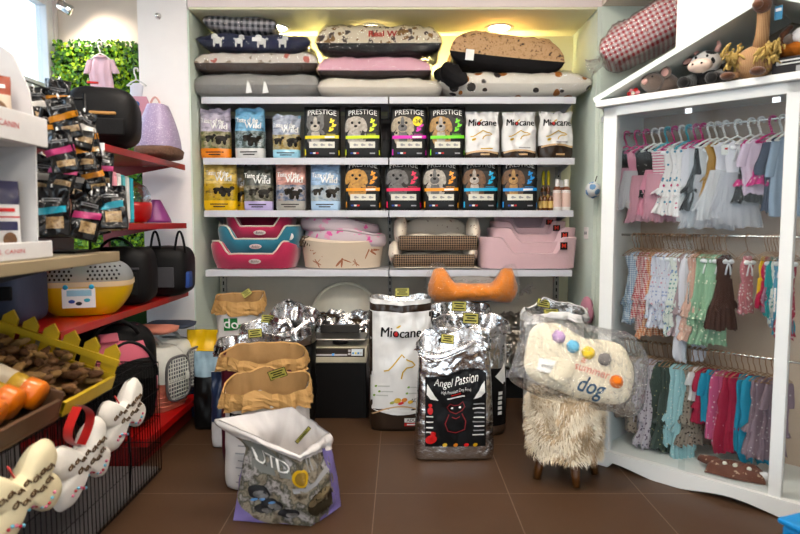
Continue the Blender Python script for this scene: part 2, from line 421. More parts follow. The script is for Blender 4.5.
# ---------------------------------------------------------------- leaf wall
def leaf_wall():
    r = tag(empty('leaf_wall_panel', (-2.05, 4.195, 1.5)), 'bright green artificial leaf panel covering the wall behind the red shelves', 'wall decoration')
    g1 = plain('leaf_green', (.15, .36, .02), .5, var=.5, vs=9); g2 = plain('leaf_dark', (.03, .12, .015), .5, var=.4, vs=9); g3 = plain('leaf_lime', (.42, .62, .07), .5, var=.3)
    x0, x1, z0, z1 = -.275, .355, -1.2, .90
    MB().bb((x0, -.03, z0), (x1, 0, z1), plain('leaf_backing', (.03, .07, .015), .8)).build('backing', r)
    m = MB(); rr = random.Random(3)
    for i in range(9000):
        x = rr.uniform(x0, x1-.02); z = rr.uniform(-.8, z1+.03); dy = -.03-rr.random()*.07
        clump = nz(x*5, z*5)
        dy -= .03*max(0, clump)
        s = rr.uniform(.011, .021); M = Matrix.Translation((x, dy, z)) @ Matrix.Rotation(rr.uniform(0, 6.28), 4, 'Y') @ Matrix.Rotation(rr.uniform(-.9, .9), 4, 'X')
        q = rr.random()+clump*.5
        m.add([(-s*.35, 0, -s*.5), (s*.35, 0, -s*.5), (s*.62, -.004, s*.15), (0, 0, s*.85), (-s*.62, -.004, s*.15)], [(0, 1, 2, 3, 4)], g3 if q > .75 else (g1 if q > .25 else g2), True, M=M)
    o = m.build('leaves', r, fix=False); o['kind'] = 'stuff'
leaf_wall()

# ================================================================ BACK SHELVING
steel = plain('shelf_white_steel', (.62, .63, .68), .4, var=.02)
panelm = plain('shelf_back_panel', (.66, .60, .51), .6, var=.05)
slotm = plain('slot_dark', (.03, .03, .03), .8)
uprm = plain('upright_grey', (.50, .47, .42), .5)
SY0, SY1 = 4.05, 4.48
SZ = [zat(97, SY0), zat(158, SY0), zat(210.5, SY0), zat(270, SY0)]
LIP = .044
gon = tag(empty('shelving_unit', (0, 4.27, 0)), 'white steel shop shelving along the back wall with stock on every shelf', 'shelving')
GX = (-1.32, -.075, 1.17)
def gb(lo, hi): return (lo[0], lo[1]-4.27, lo[2]), (hi[0], hi[1]-4.27, hi[2])
for x in GX:
    m = MB(); a, b = gb((x-.018, 4.465, 0), (x+.018, 4.50, 2.02)); m.bb(a, b, uprm)
    z = .25
    while z < 2.0:
        a, b = gb((x-.005, 4.4645, z), (x+.005, 4.466, z+.028)); m.bb(a, b, slotm); z += .05
    m.build('upright', gon)
for k in range(2):
    m = MB(); x0, x1 = GX[k]+.02, GX[k+1]-.02
    for z0, z1 in ((0, .5), (.503, .85), (.853, 1.3), (1.303, 1.65), (1.653, 2.0)):
        a, b = gb((x0, 4.488, z0), (x1, 4.497, z1)); m.bb(a, b, panelm)
    m.build('back_panel', gon)
    for i, z in enumerate(SZ):
        m = MB(); x0, x1 = GX[k]+.004, GX[k+1]-.004
        a, b = gb((x0, SY0+.003, z-.022), (x1, SY1-.02, z)); m.bb(a, b, steel, .002)
        for xx in (x0+.001, x1-.005):
            m.prism([(SY0+.02-4.27, z-.022), (SY1-.02-4.27, z-.022), (SY1-.02-4.27, z-.085), (SY0+.25-4.27, z-.055)], xx, xx+.004, steel, axis='x')
        sh = m.build('shelf', gon)
        m = MB(); a, b = gb((x0, SY0-.004, z-LIP), (x1, SY0+.003, z+.001)); m.bb(a, b, steel, .0015)
        m.build('price_strip', sh)
    m = MB(); x0, x1 = GX[k]+.004, GX[k+1]-.004
    a, b = gb((x0, SY0, .155), (x1, SY1-.02, .194)); m.bb(a, b, steel, .002)
    a, b = gb((x0, SY0+.04, 0), (x1, SY0+.06, .155)); m.bb(a, b, slotm)
    m.build('base_shelf', gon)
# ================================================================ FOOD BAGS
class Bag:
    """pouch: rounded-rectangle section whose width and depth change with height; front(x,z) gives its printed face"""
    def __init__(s, w, h, d, top=.008, seed=0, p=3.2, amp=.006, wt=1.0, flat=.86, bulge=.5):
        s.w, s.h, s.d, s.top, s.seed, s.p, s.amp, s.wt, s.flat, s.bulge = w, h, d, top, seed, p, amp, wt, flat, bulge
        s.zoff = lambda x: 0.
    pinch = 0.
    def wd(s, t): return s.w*(1+(s.wt-1)*t)*(1-.05*math.exp(-t*30))*(1-s.pinch*math.exp(-((t-.80)/.13)**2)+s.pinch*.25*math.exp(-((t-.45)/.2)**2))
    def dp(s, t):
        q = min(1, t/s.flat)
        return max(s.top, s.top+(s.d-s.top)*((1-q**2.4)**s.bulge if q < 1 else 0))*(1-.12*math.exp(-t*22))
    def wob(s, x, z, t): return s.amp*(nz(x*14/(.5+s.w), z*12/(.5+s.h)+s.seed*3.1, s.seed)+.6*nz(x*40, z*34, s.seed+9))*(.4+t)
    def pt(s, a, t):
        c, n = math.cos(a), math.sin(a); w, d = s.wd(t), s.dp(t); z = t*s.h
        x, y = w/2*sgp(c, 2/s.p), d/2*sgp(n, 2/s.p)
        return Vector((x, y+s.wob(x, z, t)*(1 if y < 0 else .7), z))
    def front(s, x, z, off=0.):
        t = max(0., min(1., z/s.h)); w, d = s.wd(t), s.dp(t); k = min(.999, abs(2*x/w))
        y = -d/2*(1-k**s.p)**(1/s.p)
        return Vector((x, y+s.wob(x, z, t)-off, z))
    def body(s, mb, bands, side, nt=26, na=44, jag=0.):
        """bands: [(t_from, material)] for the front face"""
        def fn(a, b):
            v = s.pt(2*PI*a, b)
            if jag and b > .999: v.z += jag*nz(v.x*25, s.seed)
            return v
        H_ = na//2; X_ = [math.sin(PI/2*(2*i/H_-1))*.45+(2*i/H_-1)*.55 for i in range(H_)]
        AN = [2*PI-math.acos(max(-1, min(1, sgp(x, s.p/2)))) for x in X_]+[2*PI+math.acos(max(-1, min(1, sgp(-x, s.p/2)))) for x in X_]; na = len(AN)
        ts = sorted(set([i/nt for i in range(nt+1)]+[b[0] for b in bands]))
        vs = [fn(q/(2*PI), t) for t in ts for q in AN]
        groups = {}
        for j in range(len(ts)-1):
            tm = (ts[j]+ts[j+1])/2; m = [b for b in bands if b[0] <= tm][-1][1]
            for i in range(na):
                am = (AN[i]+(AN[i+1] if i+1 < na else AN[0]+2*PI))/2; fr = math.sin(am) < -.12
                groups.setdefault(m if fr else side, []).append((j*na+i, j*na+(i+1) % na, (j+1)*na+(i+1) % na, (j+1)*na+i))
        b0 = len(mb.v); first = True
        for m, fs in groups.items():
            mb.add(vs if first else [], fs if first else [], m)
            if not first:
                k = mb._m(m)
                for f in fs: mb.f.append(tuple(b0+q for q in f)); mb.mi.append(k); mb.sm.append(True); mb.uv.append([(0, 0)]*4)
            first = False
        k = mb._m(side); mb.f.append(tuple(b0+i for i in range(na))[::-1]); mb.mi.append(k); mb.sm.append(False); mb.uv.append([(0, 0)]*na)
        return mb
    # printed marks that follow the face
    def rect(s, mb, x0, x1, z0, z1, m, lay=1, sk=0., n=8):
        mb.grid(lambda a, b: s.front(x0+(x1-x0)*a, z0+(z1-z0)*b+sk*(a-.5), lay*.0012), n, max(2, n//2), m)
    def oval(s, mb, x, z, rx, rz, m, lay=1, rot=0., n=18):
        c, q = math.cos(rot), math.sin(rot)
        def fn(a, b):
            dx, dz = rx*b*math.cos(2*PI*a), rz*b*math.sin(2*PI*a)
            return s.front(x+dx*c-dz*q, z+dx*q+dz*c, lay*.0012)
        mb.grid(fn, n, 3, m, cu=True)
    def poly(s, mb, pts, m, lay=1):
        from mathutils.geometry import tessellate_polygon
        tr = tessellate_polygon([[Vector((p[0], p[1], 0)) for p in pts]])
        bm = bmesh.new(); vv = [bm.verts.new((p[0], p[1], 0)) for p in pts]
        for t in tr:
            try: bm.faces.new([vv[i] for i in t])
            except ValueError: pass
        bmesh.ops.subdivide_edges(bm, edges=bm.edges[:], cuts=2, use_grid_fill=True); bmesh.ops.triangulate(bm, faces=bm.faces[:])
        bm.verts.index_update()
        mb.add([s.front(v.co.x, v.co.y, lay*.0012) for v in bm.verts], [[v.index for v in f.verts] for f in bm.faces], m); bm.free()
    def line(s, mb, pts, r, m, lay=1):
        """flat drawn line"""
        L = []; k = len(pts)
        for i, p in enumerate(pts):
            a, b = pts[max(0, i-1)], pts[min(k-1, i+1)]; dx, dz = b[0]-a[0], b[1]-a[1]; l = math.hypot(dx, dz) or 1
            L.append((p[0]-dz/l*r, p[1]+dx/l*r)); L.append((p[0]+dz/l*r, p[1]-dx/l*r))
        mb.add([s.front(x, z, lay*.0012) for x, z in L], [(2*i, 2*i+1, 2*i+3, 2*i+2) for i in range(k-1)], m)
    def text(s, mb, st, x, z, size, m, lay=2, shear=0., bold=.0, width=None, rot=0., arc=0., fat=0.):
        if fat:
            for q in (-fat, fat): s.text(mb, st, x+q, z, size, m, lay, shear, bold, width, rot, arc)
        vs, fs = text2d(st, shear, bold); w = max(v[0] for v in vs)-min(v[0] for v in vs)
        kx = size if width is None else width/w; c, q = math.cos(rot), math.sin(rot)
        mb.add([s.front(x+a*kx*c-b*size*q, z+a*kx*q+b*size*c+arc*(1-(2*a/w)**2), lay*.0012) for a, b in vs], fs, m, False)
W_ = plain('print_white', (.82, .82, .80), .4, var=.02); K_ = plain('print_black', (.012, .012, .013), .4, var=.02)
blackbag = plain('black_matt_film', (.008, .0075, .0075), .42, spec=.3, var=.1, bump=.12, bs=24)
greyp = plain('print_grey', (.35, .35, .36), .4); darkp = plain('print_dark', (.06, .05, .05), .4); beigep = plain('print_beige', (.72, .70, .62), .45)
bluep = plain('print_blue', (.02, .08, .45), .4); redp = plain('print_red', (.65, .02, .02), .4); goldp = plain('print_gold', (.62, .40, .06), .35)
ACC = {'yellow': (.85, .72, .02), 'lime': (.68, .80, .03), 'magenta': (.80, .06, .55), 'green': (.22, .72, .05), 'orange': (.90, .38, .02), 'red': (.85, .04, .12), 'sky': (.04, .45, .75), 'blue': (.05, .32, .75)}
def accm(a): return plain('print_'+a+'_accent', ACC[a], .35, var=.03)
FUR = {'tan': (.45, .27, .11), 'white': (.46, .42, .37), 'grey': (.17, .165, .165), 'brown': (.20, .10, .045), 'cream': (.45, .38, .28), 'gold': (.55, .30, .09), 'blackfur': (.04, .04, .045)}
def furm(f): return plain('print_fur_'+f, FUR[f], .5, var=.85, vs=48)
def portrait(b, mb, x, z, k, fur, fur2, cat=False):
    """a printed pet: shoulders, head, ears, muzzle, eyes"""
    A, C = furm(fur), furm(fur2)
    b.oval(mb, x+.005*k, z-.075*k, .055*k, .062*k, A, 1); b.oval(mb, x+.002*k, z-.075*k, .026*k, .055*k, C, 2)
    if cat:
        b.poly(mb, [(x-.05*k, z+.012*k), (x-.046*k, z+.072*k), (x-.008*k, z+.044*k)], A, 2); b.poly(mb, [(x+.008*k, z+.044*k), (x+.046*k, z+.072*k), (x+.05*k, z+.012*k)], A, 2)
    b.oval(mb, x, z, .052*k, .047*k, A, 3)
    if not cat:
        b.oval(mb, x-.046*k, z-.004*k, .018*k, .043*k, furm(fur), 4, -.3); b.oval(mb, x+.046*k, z-.004*k, .018*k, .043*k, furm(fur), 4, .3)
    b.oval(mb, x, z-.02*k, .027*k, .023*k, C, 4); b.oval(mb, x, z+.014*k, .011*k, .03*k, C, 4)
    for q in (-1, 1): b.oval(mb, x+q*.021*k, z+.008*k, .008*k, .008*k, K_, 5)
    b.oval(mb, x, z-.012*k, .010*k, .007*k, K_, 6)
def prestige(acc, fur, fur2, seed, cat=False, w=.245, h=.345, face=-.045, strip=True):
    b = Bag(w, h, .10, .01, seed, amp=.004, flat=.97, bulge=.42, p=4.5); mb = MB(); A = accm(acc)
    b.body(mb, [(0, blackbag)], blackbag, na=48, jag=.006)
    b.text(mb, 'PRESTIGE', 0, h*.86, .05, W_, 5, width=.19, arc=.012); b.rect(mb, -.03, .03, h*.935, h*.945, greyp, 2)
    glow = plain('print_haze', (.07, .065, .06), .4, var=.3); b.oval(mb, .02, h*.60, .10, .085, glow, 1)
    portrait(b, mb, face, h*.655, 1.16, fur, fur2, cat)
    for i, (dx, dz) in enumerate(((.0, .0), (.012, -.030), (-.006, -.058))):
        b.oval(mb, .068+dx, h*.71+dz, .019, .008, A, 7, .5); b.oval(mb, .062+dx, h*.71+dz+.012, .006, .009, A, 7, -.3)
    b.rect(mb, .03, .09, h*.455, h*.463, A, 7)
    z0, z1 = h*.375, h*.435; b.rect(mb, -w/2*.93, w/2*.93, z0, z1, A, 7, .004)
    b.rect(mb, .02, .085, z0+.004, z1-.004, W_ if seed % 2 else A, 8, .002)
    b.rect(mb, -w/2*.95, -w/2*.88, .02, h*.17, A, 7); b.rect(mb, w/2*.90, w/2*.95, .02, h*.15, A, 7)
    b.rect(mb, -.085, .085, h*.195, h*.315, beigep, 7)
    for x in (-.05, .0, .05): b.oval(mb, x, h*.255, .010, .009, greyp, 8); b.oval(mb, x+.014, h*.25, .008, .005, greyp, 8)
    for i, m in enumerate((bluep, W_, redp)): b.rect(mb, -.08+i*.02, -.063+i*.02, h*.08, h*.11, m, 7, n=2)
    b.rect(mb, .05, .085, h*.08, h*.105, greyp, 7, n=3)
    return mb.build('kibble_bag')
def wildbag(c_top, c_bot, arts, seed, h=.335, w=.205, side=None, twhite=True):
    b = Bag(w, h, .105, .006, seed, amp=.018, flat=.93, bulge=.5); mb = MB()
    T = art('wild_top_%d' % seed, [tuple(x*.35 for x in c_top), tuple(x*.85 for x in c_top), c_top, tuple(x*.5 for x in c_top)], 13, stretch=(1, 1, 2.2), detail=4); B = plain('wild_bottom_%d' % seed, c_bot, .3, var=.05, coat=.3)
    A = art('wild_art_%d' % seed, [tuple(x*.62 for x in c) for c in arts], 26, stretch=(1, 1, 1.4), detail=6)
    b.body(mb, [(0, B), (.20, A), (.54, T), (.94, T)], side or B, jag=.02)
    b.text(mb, 'Taste of the', -.012, h*.745, .046, W_, 6, width=.150, bold=.0, rot=-.03, fat=.0012); b.text(mb, 'Wild', .03, h*.64, .058, W_, 6, bold=.0, rot=-.03, fat=.0018)
    rr = random.Random(seed)
    D = plain('wild_dark', (.035, .028, .02), .35, var=.6, vs=40)
    for x, z, k in ((-.05+.02*(seed % 3), .42, 1.0), (.03+.015*(seed % 2), .36+.04*(seed % 2), 1.35)):   # animals walking
        b.oval(mb, x, h*z, .030*k, .014*k, D, 2); b.oval(mb, x+.03*k, h*z+.012*k, .012*k, .010*k, D, 3)
        b.oval(mb, x-.012*k, h*z-.016*k, .014*k, .016*k, D, 2); b.oval(mb, x+.016*k, h*z-.018*k, .008*k, .014*k, D, 2)
    for q, z in ((.06, .115), (.04, .065)): b.rect(mb, -q, q, h*z, h*(z+.022), darkp, 2, n=4)
    return mb.build('kibble_bag')
brownbag = plain('brown_gloss_film', (.055, .033, .022), .3, coat=.4)
whitebag = plain('white_gloss_film', (.74, .74, .74), .3, var=.03, coat=.4, bump=.1, bs=20)
tanp = plain('print_tan', (.62, .42, .24), .4)
def miocane_face(b, mb, k, h, w, base):
    """white face with name, heart, dog outline and leaf marks"""
    b.text(mb, 'Miocane', .0, h*.75, .062*k, K_, 5, bold=0., shear=.08, width=.178*k, fat=.0013*k)
    b.oval(mb, -.0225*k, h*.745, .008*k, .011*k, redp, 5); b.oval(mb, -.01*k, h*.80, .012*k, .004*k, goldp, 3, .6)
    out = [(-.075, .46), (-.055, .465), (-.035, .50), (-.01, .555), (.005, .585), (.012, .57), (.028, .545), (.05, .53), (.062, .505), (.05, .49), (.025, .485), (.008, .45), (.002, .40)]
    b.line(mb, [(x*k, h*z) for x, z in out], .0030*k, goldp, 3)
def miocane_small(seed, base=.17):
    h, w = .315, .235
    b = Bag(w, h, .11, .006, seed, amp=.020, flat=.95, bulge=.5); b.pinch = .085; mb = MB()
    b.body(mb, [(0, brownbag), (base, whitebag)], brownbag, jag=.012)
    miocane_face(b, mb, 1.05, h, w, base)
    b.line(mb, [(-w*.46+w*.92*i/12, h*(base-.03+.05*math.sin(i/12*PI))) for i in range(13)], .006, tanp, 2)
    b.rect(mb, -.01, .07, h*(base+.06), h*(base+.085), goldp if seed % 2 else greyp, 2); b.oval(mb, -.055, h*.40, .016, .008, goldp, 2, .4)
    b.rect(mb, -.01, .05, h*.065, h*.10, tanp, 2)
    return mb.build('kibble_bag')
def on_shelf(o, px0, px1, zi, dy, label, cat='pet food bag', group=None, yaw=0., lean=0.):
    Y = SY0+dy; c = at((px0+px1)/2, 200, Y-.045)
    o.location = (c.x, Y, SZ[zi]+.0015); o.rotation_euler = (lean, 0, yaw); tag(o, label, cat, group); return o
G1, G2 = 'pet food bags on the second shelf', 'pet food bags on the third shelf'
olive, sky, mud = (.12, .14, .05), (.30, .52, .72), (.30, .20, .10)
LL = 'second shelf from the top'
on_shelf(wildbag((.55, .50, .62), (.88, .30, .02), [(.05, .08, .03), (.30, .32, .12), (.65, .55, .35), (.12, .13, .06)], 1, side=plain('orange_gusset', (.55, .18, .02), .4)), 199, 232, 1, .09, 'kibble bag with orange foot and mauve sky, first on the second shelf from the pillar', group=G1, yaw=.05)
on_shelf(wildbag((.22, .48, .70), (.68, .68, .66), [(.03, .05, .04), (.10, .16, .14), (.45, .55, .58), (.06, .09, .07)], 2, h=.34, side=greyp), 233, 267, 1, .085, 'kibble bag with bright blue sky and pale grey foot on the second shelf', group=G1, yaw=-.04)
on_shelf(wildbag((.42, .46, .55), (.35, .62, .75), [(.08, .05, .03), (.62, .42, .10), (.75, .66, .40), (.20, .16, .10)], 3, h=.295, w=.19), 271, 302, 1, .09, 'smaller kibble bag with amber picture and light blue foot on the second shelf', group=G1)
on_shelf(prestige('yellow', 'grey', 'white', 11, cat=True), 303, 342, 1, .075, 'black kibble bag with yellow band and a grey kitten on the second shelf', group=G1, yaw=.02)
on_shelf(prestige('lime', 'white', 'white', 12), 342, 384, 1, .075, 'black kibble bag with lime band and a white puppy on the second shelf', group=G1, yaw=-.03)
pb = on_shelf(prestige('magenta', 'cream', 'grey', 13), 389, 429, 1, .075, 'black kibble bag with magenta band and yellow discount sticker on the second shelf', group=G1, yaw=.03)
_b = Bag(.245, .345, .10, .01, 13, amp=.004, flat=.97, bulge=.42, p=4.5); mb = MB()
_b.oval(mb, .055, .245, .033, .033, plain('sticker_yellow', (.92, .78, .02), .5), 10); _b.text(mb, '-3\u20ac', .055, .243, .040, K_, 12, bold=.008); mb.build('price_sticker', pb)
on_shelf(prestige('green', 'tan', 'white', 14), 429, 465, 1, .075, 'black kibble bag with green band and a tan terrier on the second shelf', group=G1)
on_shelf(miocane_small(15, .13), 463, 501, 1, .08, 'white kibble bag with gold line beside the green banded bag on the second shelf', group=G1, yaw=-.06)
on_shelf(miocane_small(16, .15), 501, 537, 1, .08, 'white kibble bag with thin brown foot, middle of the three white ones', group=G1, yaw=.03)
on_shelf(miocane_small(18, .27), 538, 573, 1, .08, 'white kibble bag with deep brown foot at the end of the second shelf', group=G1, yaw=.08)
yel = (.85, .55, .03)
on_shelf(wildbag((.80, .60, .22), yel, [(.06, .04, .03), (.80, .52, .05), (.85, .60, .10), (.25, .16, .05)], 5, w=.225), 201, 237, 2, .075, 'bright yellow kibble bag at the front of the third shelf beside the pillar', group=G2, yaw=.04)
on_shelf(wildbag((.60, .50, .30), (.75, .45, .03), [(.06, .04, .03), (.70, .42, .05), (.75, .50, .10), (.25, .16, .05)], 6, w=.2, h=.30), 219, 245, 2, .20, 'second yellow kibble bag tucked behind the front yellow one', group=G2)
on_shelf(wildbag((.09, .10, .08), (.52, .46, .72), [(.05, .05, .03), (.22, .22, .14), (.50, .46, .36), (.12, .12, .08)], 7, w=.20, h=.31), 241, 274, 2, .08, 'dark olive kibble bag with lilac foot on the third shelf', group=G2)
on_shelf(wildbag((.70, .38, .33), (.42, .40, .36), [(.08, .08, .14), (.22, .30, .48), (.70, .62, .60), (.30, .14, .10)], 8, w=.205, h=.32, side=plain('blue_gusset', (.10, .14, .28), .4)), 273, 307, 2, .08, 'kibble bag with salmon pink sky and blue mountains on the third shelf', group=G2)
on_shelf(wildbag((.36, .52, .74), (.45, .62, .80), [(.10, .08, .06), (.55, .68, .80), (.80, .85, .88), (.28, .25, .20)], 9, w=.205, h=.315), 308, 342, 2, .08, 'pale blue kibble bag with snowy picture on the third shelf', group=G2, yaw=-.04)
on_shelf(prestige('orange', 'gold', 'gold', 21), 342, 384, 2, .075, 'black kibble bag with orange band and golden dog beside the pale blue bag', group=G2)
on_shelf(prestige('red', 'grey', 'grey', 22), 384, 423, 2, .075, 'black kibble bag with pinkish red band and a grey dog', group=G2, yaw=.02)
on_shelf(prestige('orange', 'white', 'grey', 23), 422, 461, 2, .075, 'black kibble bag with orange band and black and white dog, beside the red banded one', group=G2, yaw=-.04)
on_shelf(prestige('sky', 'brown', 'white', 24), 461, 500, 2, .075, 'black kibble bag with sky blue band and a big eared dog', group=G2, yaw=.04)
on_shelf(prestige('blue', 'brown', 'tan', 25), 500, 540, 2, .075, 'black kibble bag with deeper blue band beside the small bottles', group=G2, yaw=-.03)
# dark bags standing in the second row
for i, (px, zi) in enumerate(((234, 1), (268, 1), (380, 1), (268, 2), (404, 2))):
    b = Bag(.2, .30, .09, .008, 40+i, amp=.004); mb = MB(); b.body(mb, [(0, blackbag), (.5, darkp)], blackbag)
    o = mb.build('kibble_bag'); l = ['dark kibble bag behind the first two landscape bags on the second shelf', 'dark kibble bag behind the bright blue sky bag on the second shelf', 'dark kibble bag behind the lime banded bag on the second shelf', 'dark kibble bag behind the olive bag on the third shelf', 'dark kibble bag behind the red banded bag on the third shelf'][i]
    on_shelf(o, px-16, px+16, zi, .25, l, group='dark bags in the second row')
# bottles at the end of the third shelf
amber = plain('amber_glass', (.16, .05, .012), .12, coat=.6); ylw = plain('bottle_yellow_tip', (.85, .70, .06), .4); labg = plain('bottle_gold_label', (.60, .42, .16), .45)
whp = plain('bottle_white_plastic', (.78, .76, .74), .35); pinkl = plain('bottle_pink_label', (.70, .52, .46), .5)
def vial(x, y, tall, label):
    r = tag(empty('bottle', (x, y, SZ[2]+.001)), label, 'bottle', 'small bottles on the third shelf'); k = 1.75 if tall else 1
    MB().lathe([(0, 0), (.017, 0), (.019, .006), (.019, .075*k), (.016, .09*k), (.008, .098*k), (.008, .105*k)], amber, 16).build('glass_body', r)
    MB().lathe([(.0195, .018), (.0197, .065*k)], labg, 16).build('paper_label', r)
    MB().lathe([(.010, .102*k), (.010, .125*k), (.006, .128*k), (0, .128*k)] if not tall else [(.010, .102*k), (.011, .15*k), (.004, .16*k), (0, .16*k)], ylw if tall else darkp, 12).build('cap', r)
def spray(x, y, label):
    r = tag(empty('bottle', (x, y, SZ[2]+.001)), label, 'bottle', 'small bottles on the third shelf')
    MB().lathe([(0, 0), (.028, 0), (.031, .008), (.031, .135), (.022, .155), (.014, .16)], whp, 18).build('body', r)
    MB().lathe([(.0315, .025), (.0317, .12)], pinkl, 18).build('paper_label', r)
    MB().lathe([(.0312, .125), (.0295, .143), (.022, .158), (.015, .163)], plain('bottle_brown_shoulder', (.22, .07, .03), .3), 18).build('collar', r)
    MB().lathe([(.015, .16), (.016, .205), (.014, .212), (0, .212)], whp, 14).build('cap', r)
for i, (px, dy, tall) in enumerate(((541, .11, 0), (545, .07, 0), (550.5, .07, 0), (543, .19, 1), (548, .17, 1))):
    p = at(px, 200, SY0+dy); vial(p.x, SY0+dy, tall, ['small amber bottle half hidden beside the deep blue banded bag', 'small amber bottle with gold label, nearer the blue banded bag of the front pair', 'small amber bottle with gold label next to the white spray bottles', 'tall amber dropper with yellow tip behind the small amber bottles, nearer the bag', 'tall amber dropper with yellow tip behind the amber bottles, nearer the spray bottles'][i])
for i, (px, dy) in enumerate(((557, .075), (566, .075), (561, .16))):
    p = at(px, 200, SY0+dy); spray(p.x, SY0+dy, ['white spray bottle with brown shoulder standing beside the amber bottles', 'white spray bottle with brown shoulder at the very end of the third shelf', 'white spray bottle behind the two front white bottles'][i])
# ================================================================ CUSHIONS ON TOP
clear = film('clear_film', gloss=.25, rough=.09)
def cushion(w, d, h, top, bot, seed=0, split=.0, wr=.012, p=3.0, ear=.06, name='pet_cushion', zsplit=.5, wrap=True, ends=False, wrapm=None):
    """stuffed cushion: top and bottom skins meeting at a seam; optional plastic wrap as a part of its own"""
    r = empty(name)
    def prof(x, y): return max(0., (1-abs(x)**p)*(1-abs(y)**p))**.36
    def xy(a, b):
        x, y = 2*a-1, 2*b-1
        x, y = math.copysign(abs(x)**.6, x), math.copysign(abs(y)**.6, y)
        return x, y, w/2*x*(1-ear*(1-y*y)), d/2*y*(1-ear*(1-x*x))
    zs = h*zsplit
    def mk(sg, g=1., am=1.):
        def fn(a, b):
            x, y, X, Y = xy(a, b); q = prof(x, y)
            n = wr*am*(nz(X*9, Y*9+seed, seed*2.3)+.7*nz(X*22, Y*20, seed)+.45*nz(X*48, Y*20, seed))*min(1, q*1.5)
            z = zs+sg*((h-zs) if sg > 0 else zs)*q*g+n*(1 if sg > 0 else .35)
            return Vector((X*g, Y*g, max(z, -.002 if g == 1 else -.004)))
        return fn
    uvf = lambda a, b: (a*w, b*d)
    m = MB(); m.grid(mk(1), 44, 30, top, uvfn=uvf); m.build('top_cover', r)
    m = MB(); m.grid(mk(-1), 44, 30, bot, uvfn=uvf, flip=True); m.build('bottom_cover', r)
    if wrap:
        m = MB(); fm = wrapm or clear
        m.grid(mk(1, 1.025, 1.6), 44, 30, fm, fix := False) if False else m.grid(mk(1, 1.025, 1.6), 44, 30, fm)
        m.grid(mk(-1, 1.025, 1.6), 44, 30, fm, flip=True)
        if ends:   # crumpled bag ends
            for sx in ends:
                def tail(a, b):
                    y = (a-.5)*d*.8*(1-.35*b); x = sx*(w/2*.96+.11*b); z = zs+.035*nz(a*9, b*6, seed)*b+(a-.5)*0
                    return Vector((x+.02*nz(a*7, b*5, seed+4), y, max(0.004, z+h*.22*math.sin(a*PI*3+seed)*b)))
                m.grid(tail, 26, 8, fm)
        m.build('plastic_wrap', r, fix=False)
    return r
def place(o, px0, px1, z, y, label, cat='cushion', group=None, rot=(0, 0, 0), Yref=None):
    c = at((px0+px1)/2, 100, Yref or y); o.location = (c.x, y, z); o.rotation_euler = rot; tag(o, label, cat, group); return o
TZ = SZ[0]+.002; GT = 'wrapped pet cushions on the top shelf'
grey_q = plain('grey_satin', (.36, .35, .33), .45, var=.1, bump=.25, bs=14, sheen=.2)
creamf = plain('cream_fabric', (.84, .78, .68), .75, var=.05); brownf = dots('brown_fleck_fabric', (.10, .06, .04), (.20, .14, .10), 90, .35)
redprint = dots('cream_red_print', (.82, .76, .70), (.70, .22, .18), 14, .30, (.45, .36, .28), warp=.6)
navy = plain('navy_fabric', (.012, .022, .13), .8, sheen=.2)
tart = gingham('grey_check', (.08, .08, .10), (.66, .64, .66), 26)
blackf = plain('black_fabric', (.018, .016, .018), .7, var=.15, bump=.1, bs=30)
pinkf = plain('pink_fabric', (.86, .50, .60), .6, var=.06, bump=.1, bs=20); darkbr = plain('dark_brown_fabric', (.10, .07, .065), .6)
toile = dots('toile_print', (.84, .76, .60), (.36, .20, .07), 19, .40, (.14, .10, .08), warp=1.5)
leop = art('tan_script_print', [(.10, .05, .03), (.52, .33, .18), (.60, .40, .24), (.56, .36, .2), (.20, .10, .06)], 30, rough=.7, detail=2, coat=0)
paw = dots('paw_spot_print', (.88, .85, .78), (.58, .22, .06), 11, .34, (.05, .035, .03), rnd=.8)
YC = 4.26
def h_px(a, b, Y=4.1): return zat(a, Y)-zat(b, Y)
# stack by the pillar, bottom to top
z = TZ
c = cushion(.84, .42, h_px(73, 97), grey_q, grey_q, 1, p=9, ear=.0, ends=None); place(c, 194, 318, z, YC, 'wrapped plain grey cushion at the bottom of the stack beside the pillar', group=GT, Yref=4.06)
tg = MB()
for x in (-.05, .06): tg.prism([(x-.012, .02), (x+.03, .025), (x+.012, .09), (x, .10)], -.222, -.2195, W_)
tg.build('paper_tag', c)
z += h_px(73, 97)
c = cushion(.82, .40, h_px(53, 75), redprint, brownf, 2, p=8, ear=.01, zsplit=.45); place(c, 195, 317, z, YC, 'wrapped cream cushion with red print and brown edge, second from the bottom by the pillar', group=GT, Yref=4.06)
z += h_px(53, 75)
c = cushion(.75, .40, h_px(35, 54.5), navy, navy, 3, p=4.5, ear=.06, wrap=True); place(c, 199, 310, z, YC, 'navy blue cushion with white cartoon dogs in the stack by the pillar', group=GT, Yref=4.06, rot=(0, .02, 0))
dw = plain('white_dog_print', (.72, .72, .70), .7)
def on_cushion(c_w, c_d, c_h, p, ear, zs):
    def f(x, z):    # point of the front edge face at (x, z)
        X = max(-.99, min(.99, x/(c_w/2*.97))); q = min(.98, abs((z-zs)/((c_h-zs) if z > zs else zs)))
        base = q**(1/.36)/max(1e-6, 1-abs(X)**p)
        yy = max(0., 1-base)**(1/p)
        return -c_d/2*yy*(1-ear*(1-X*X))
    return f
fr = on_cushion(.75, .40, h_px(35, 54.5), 4.5, .06, h_px(35, 54.5)*.5)
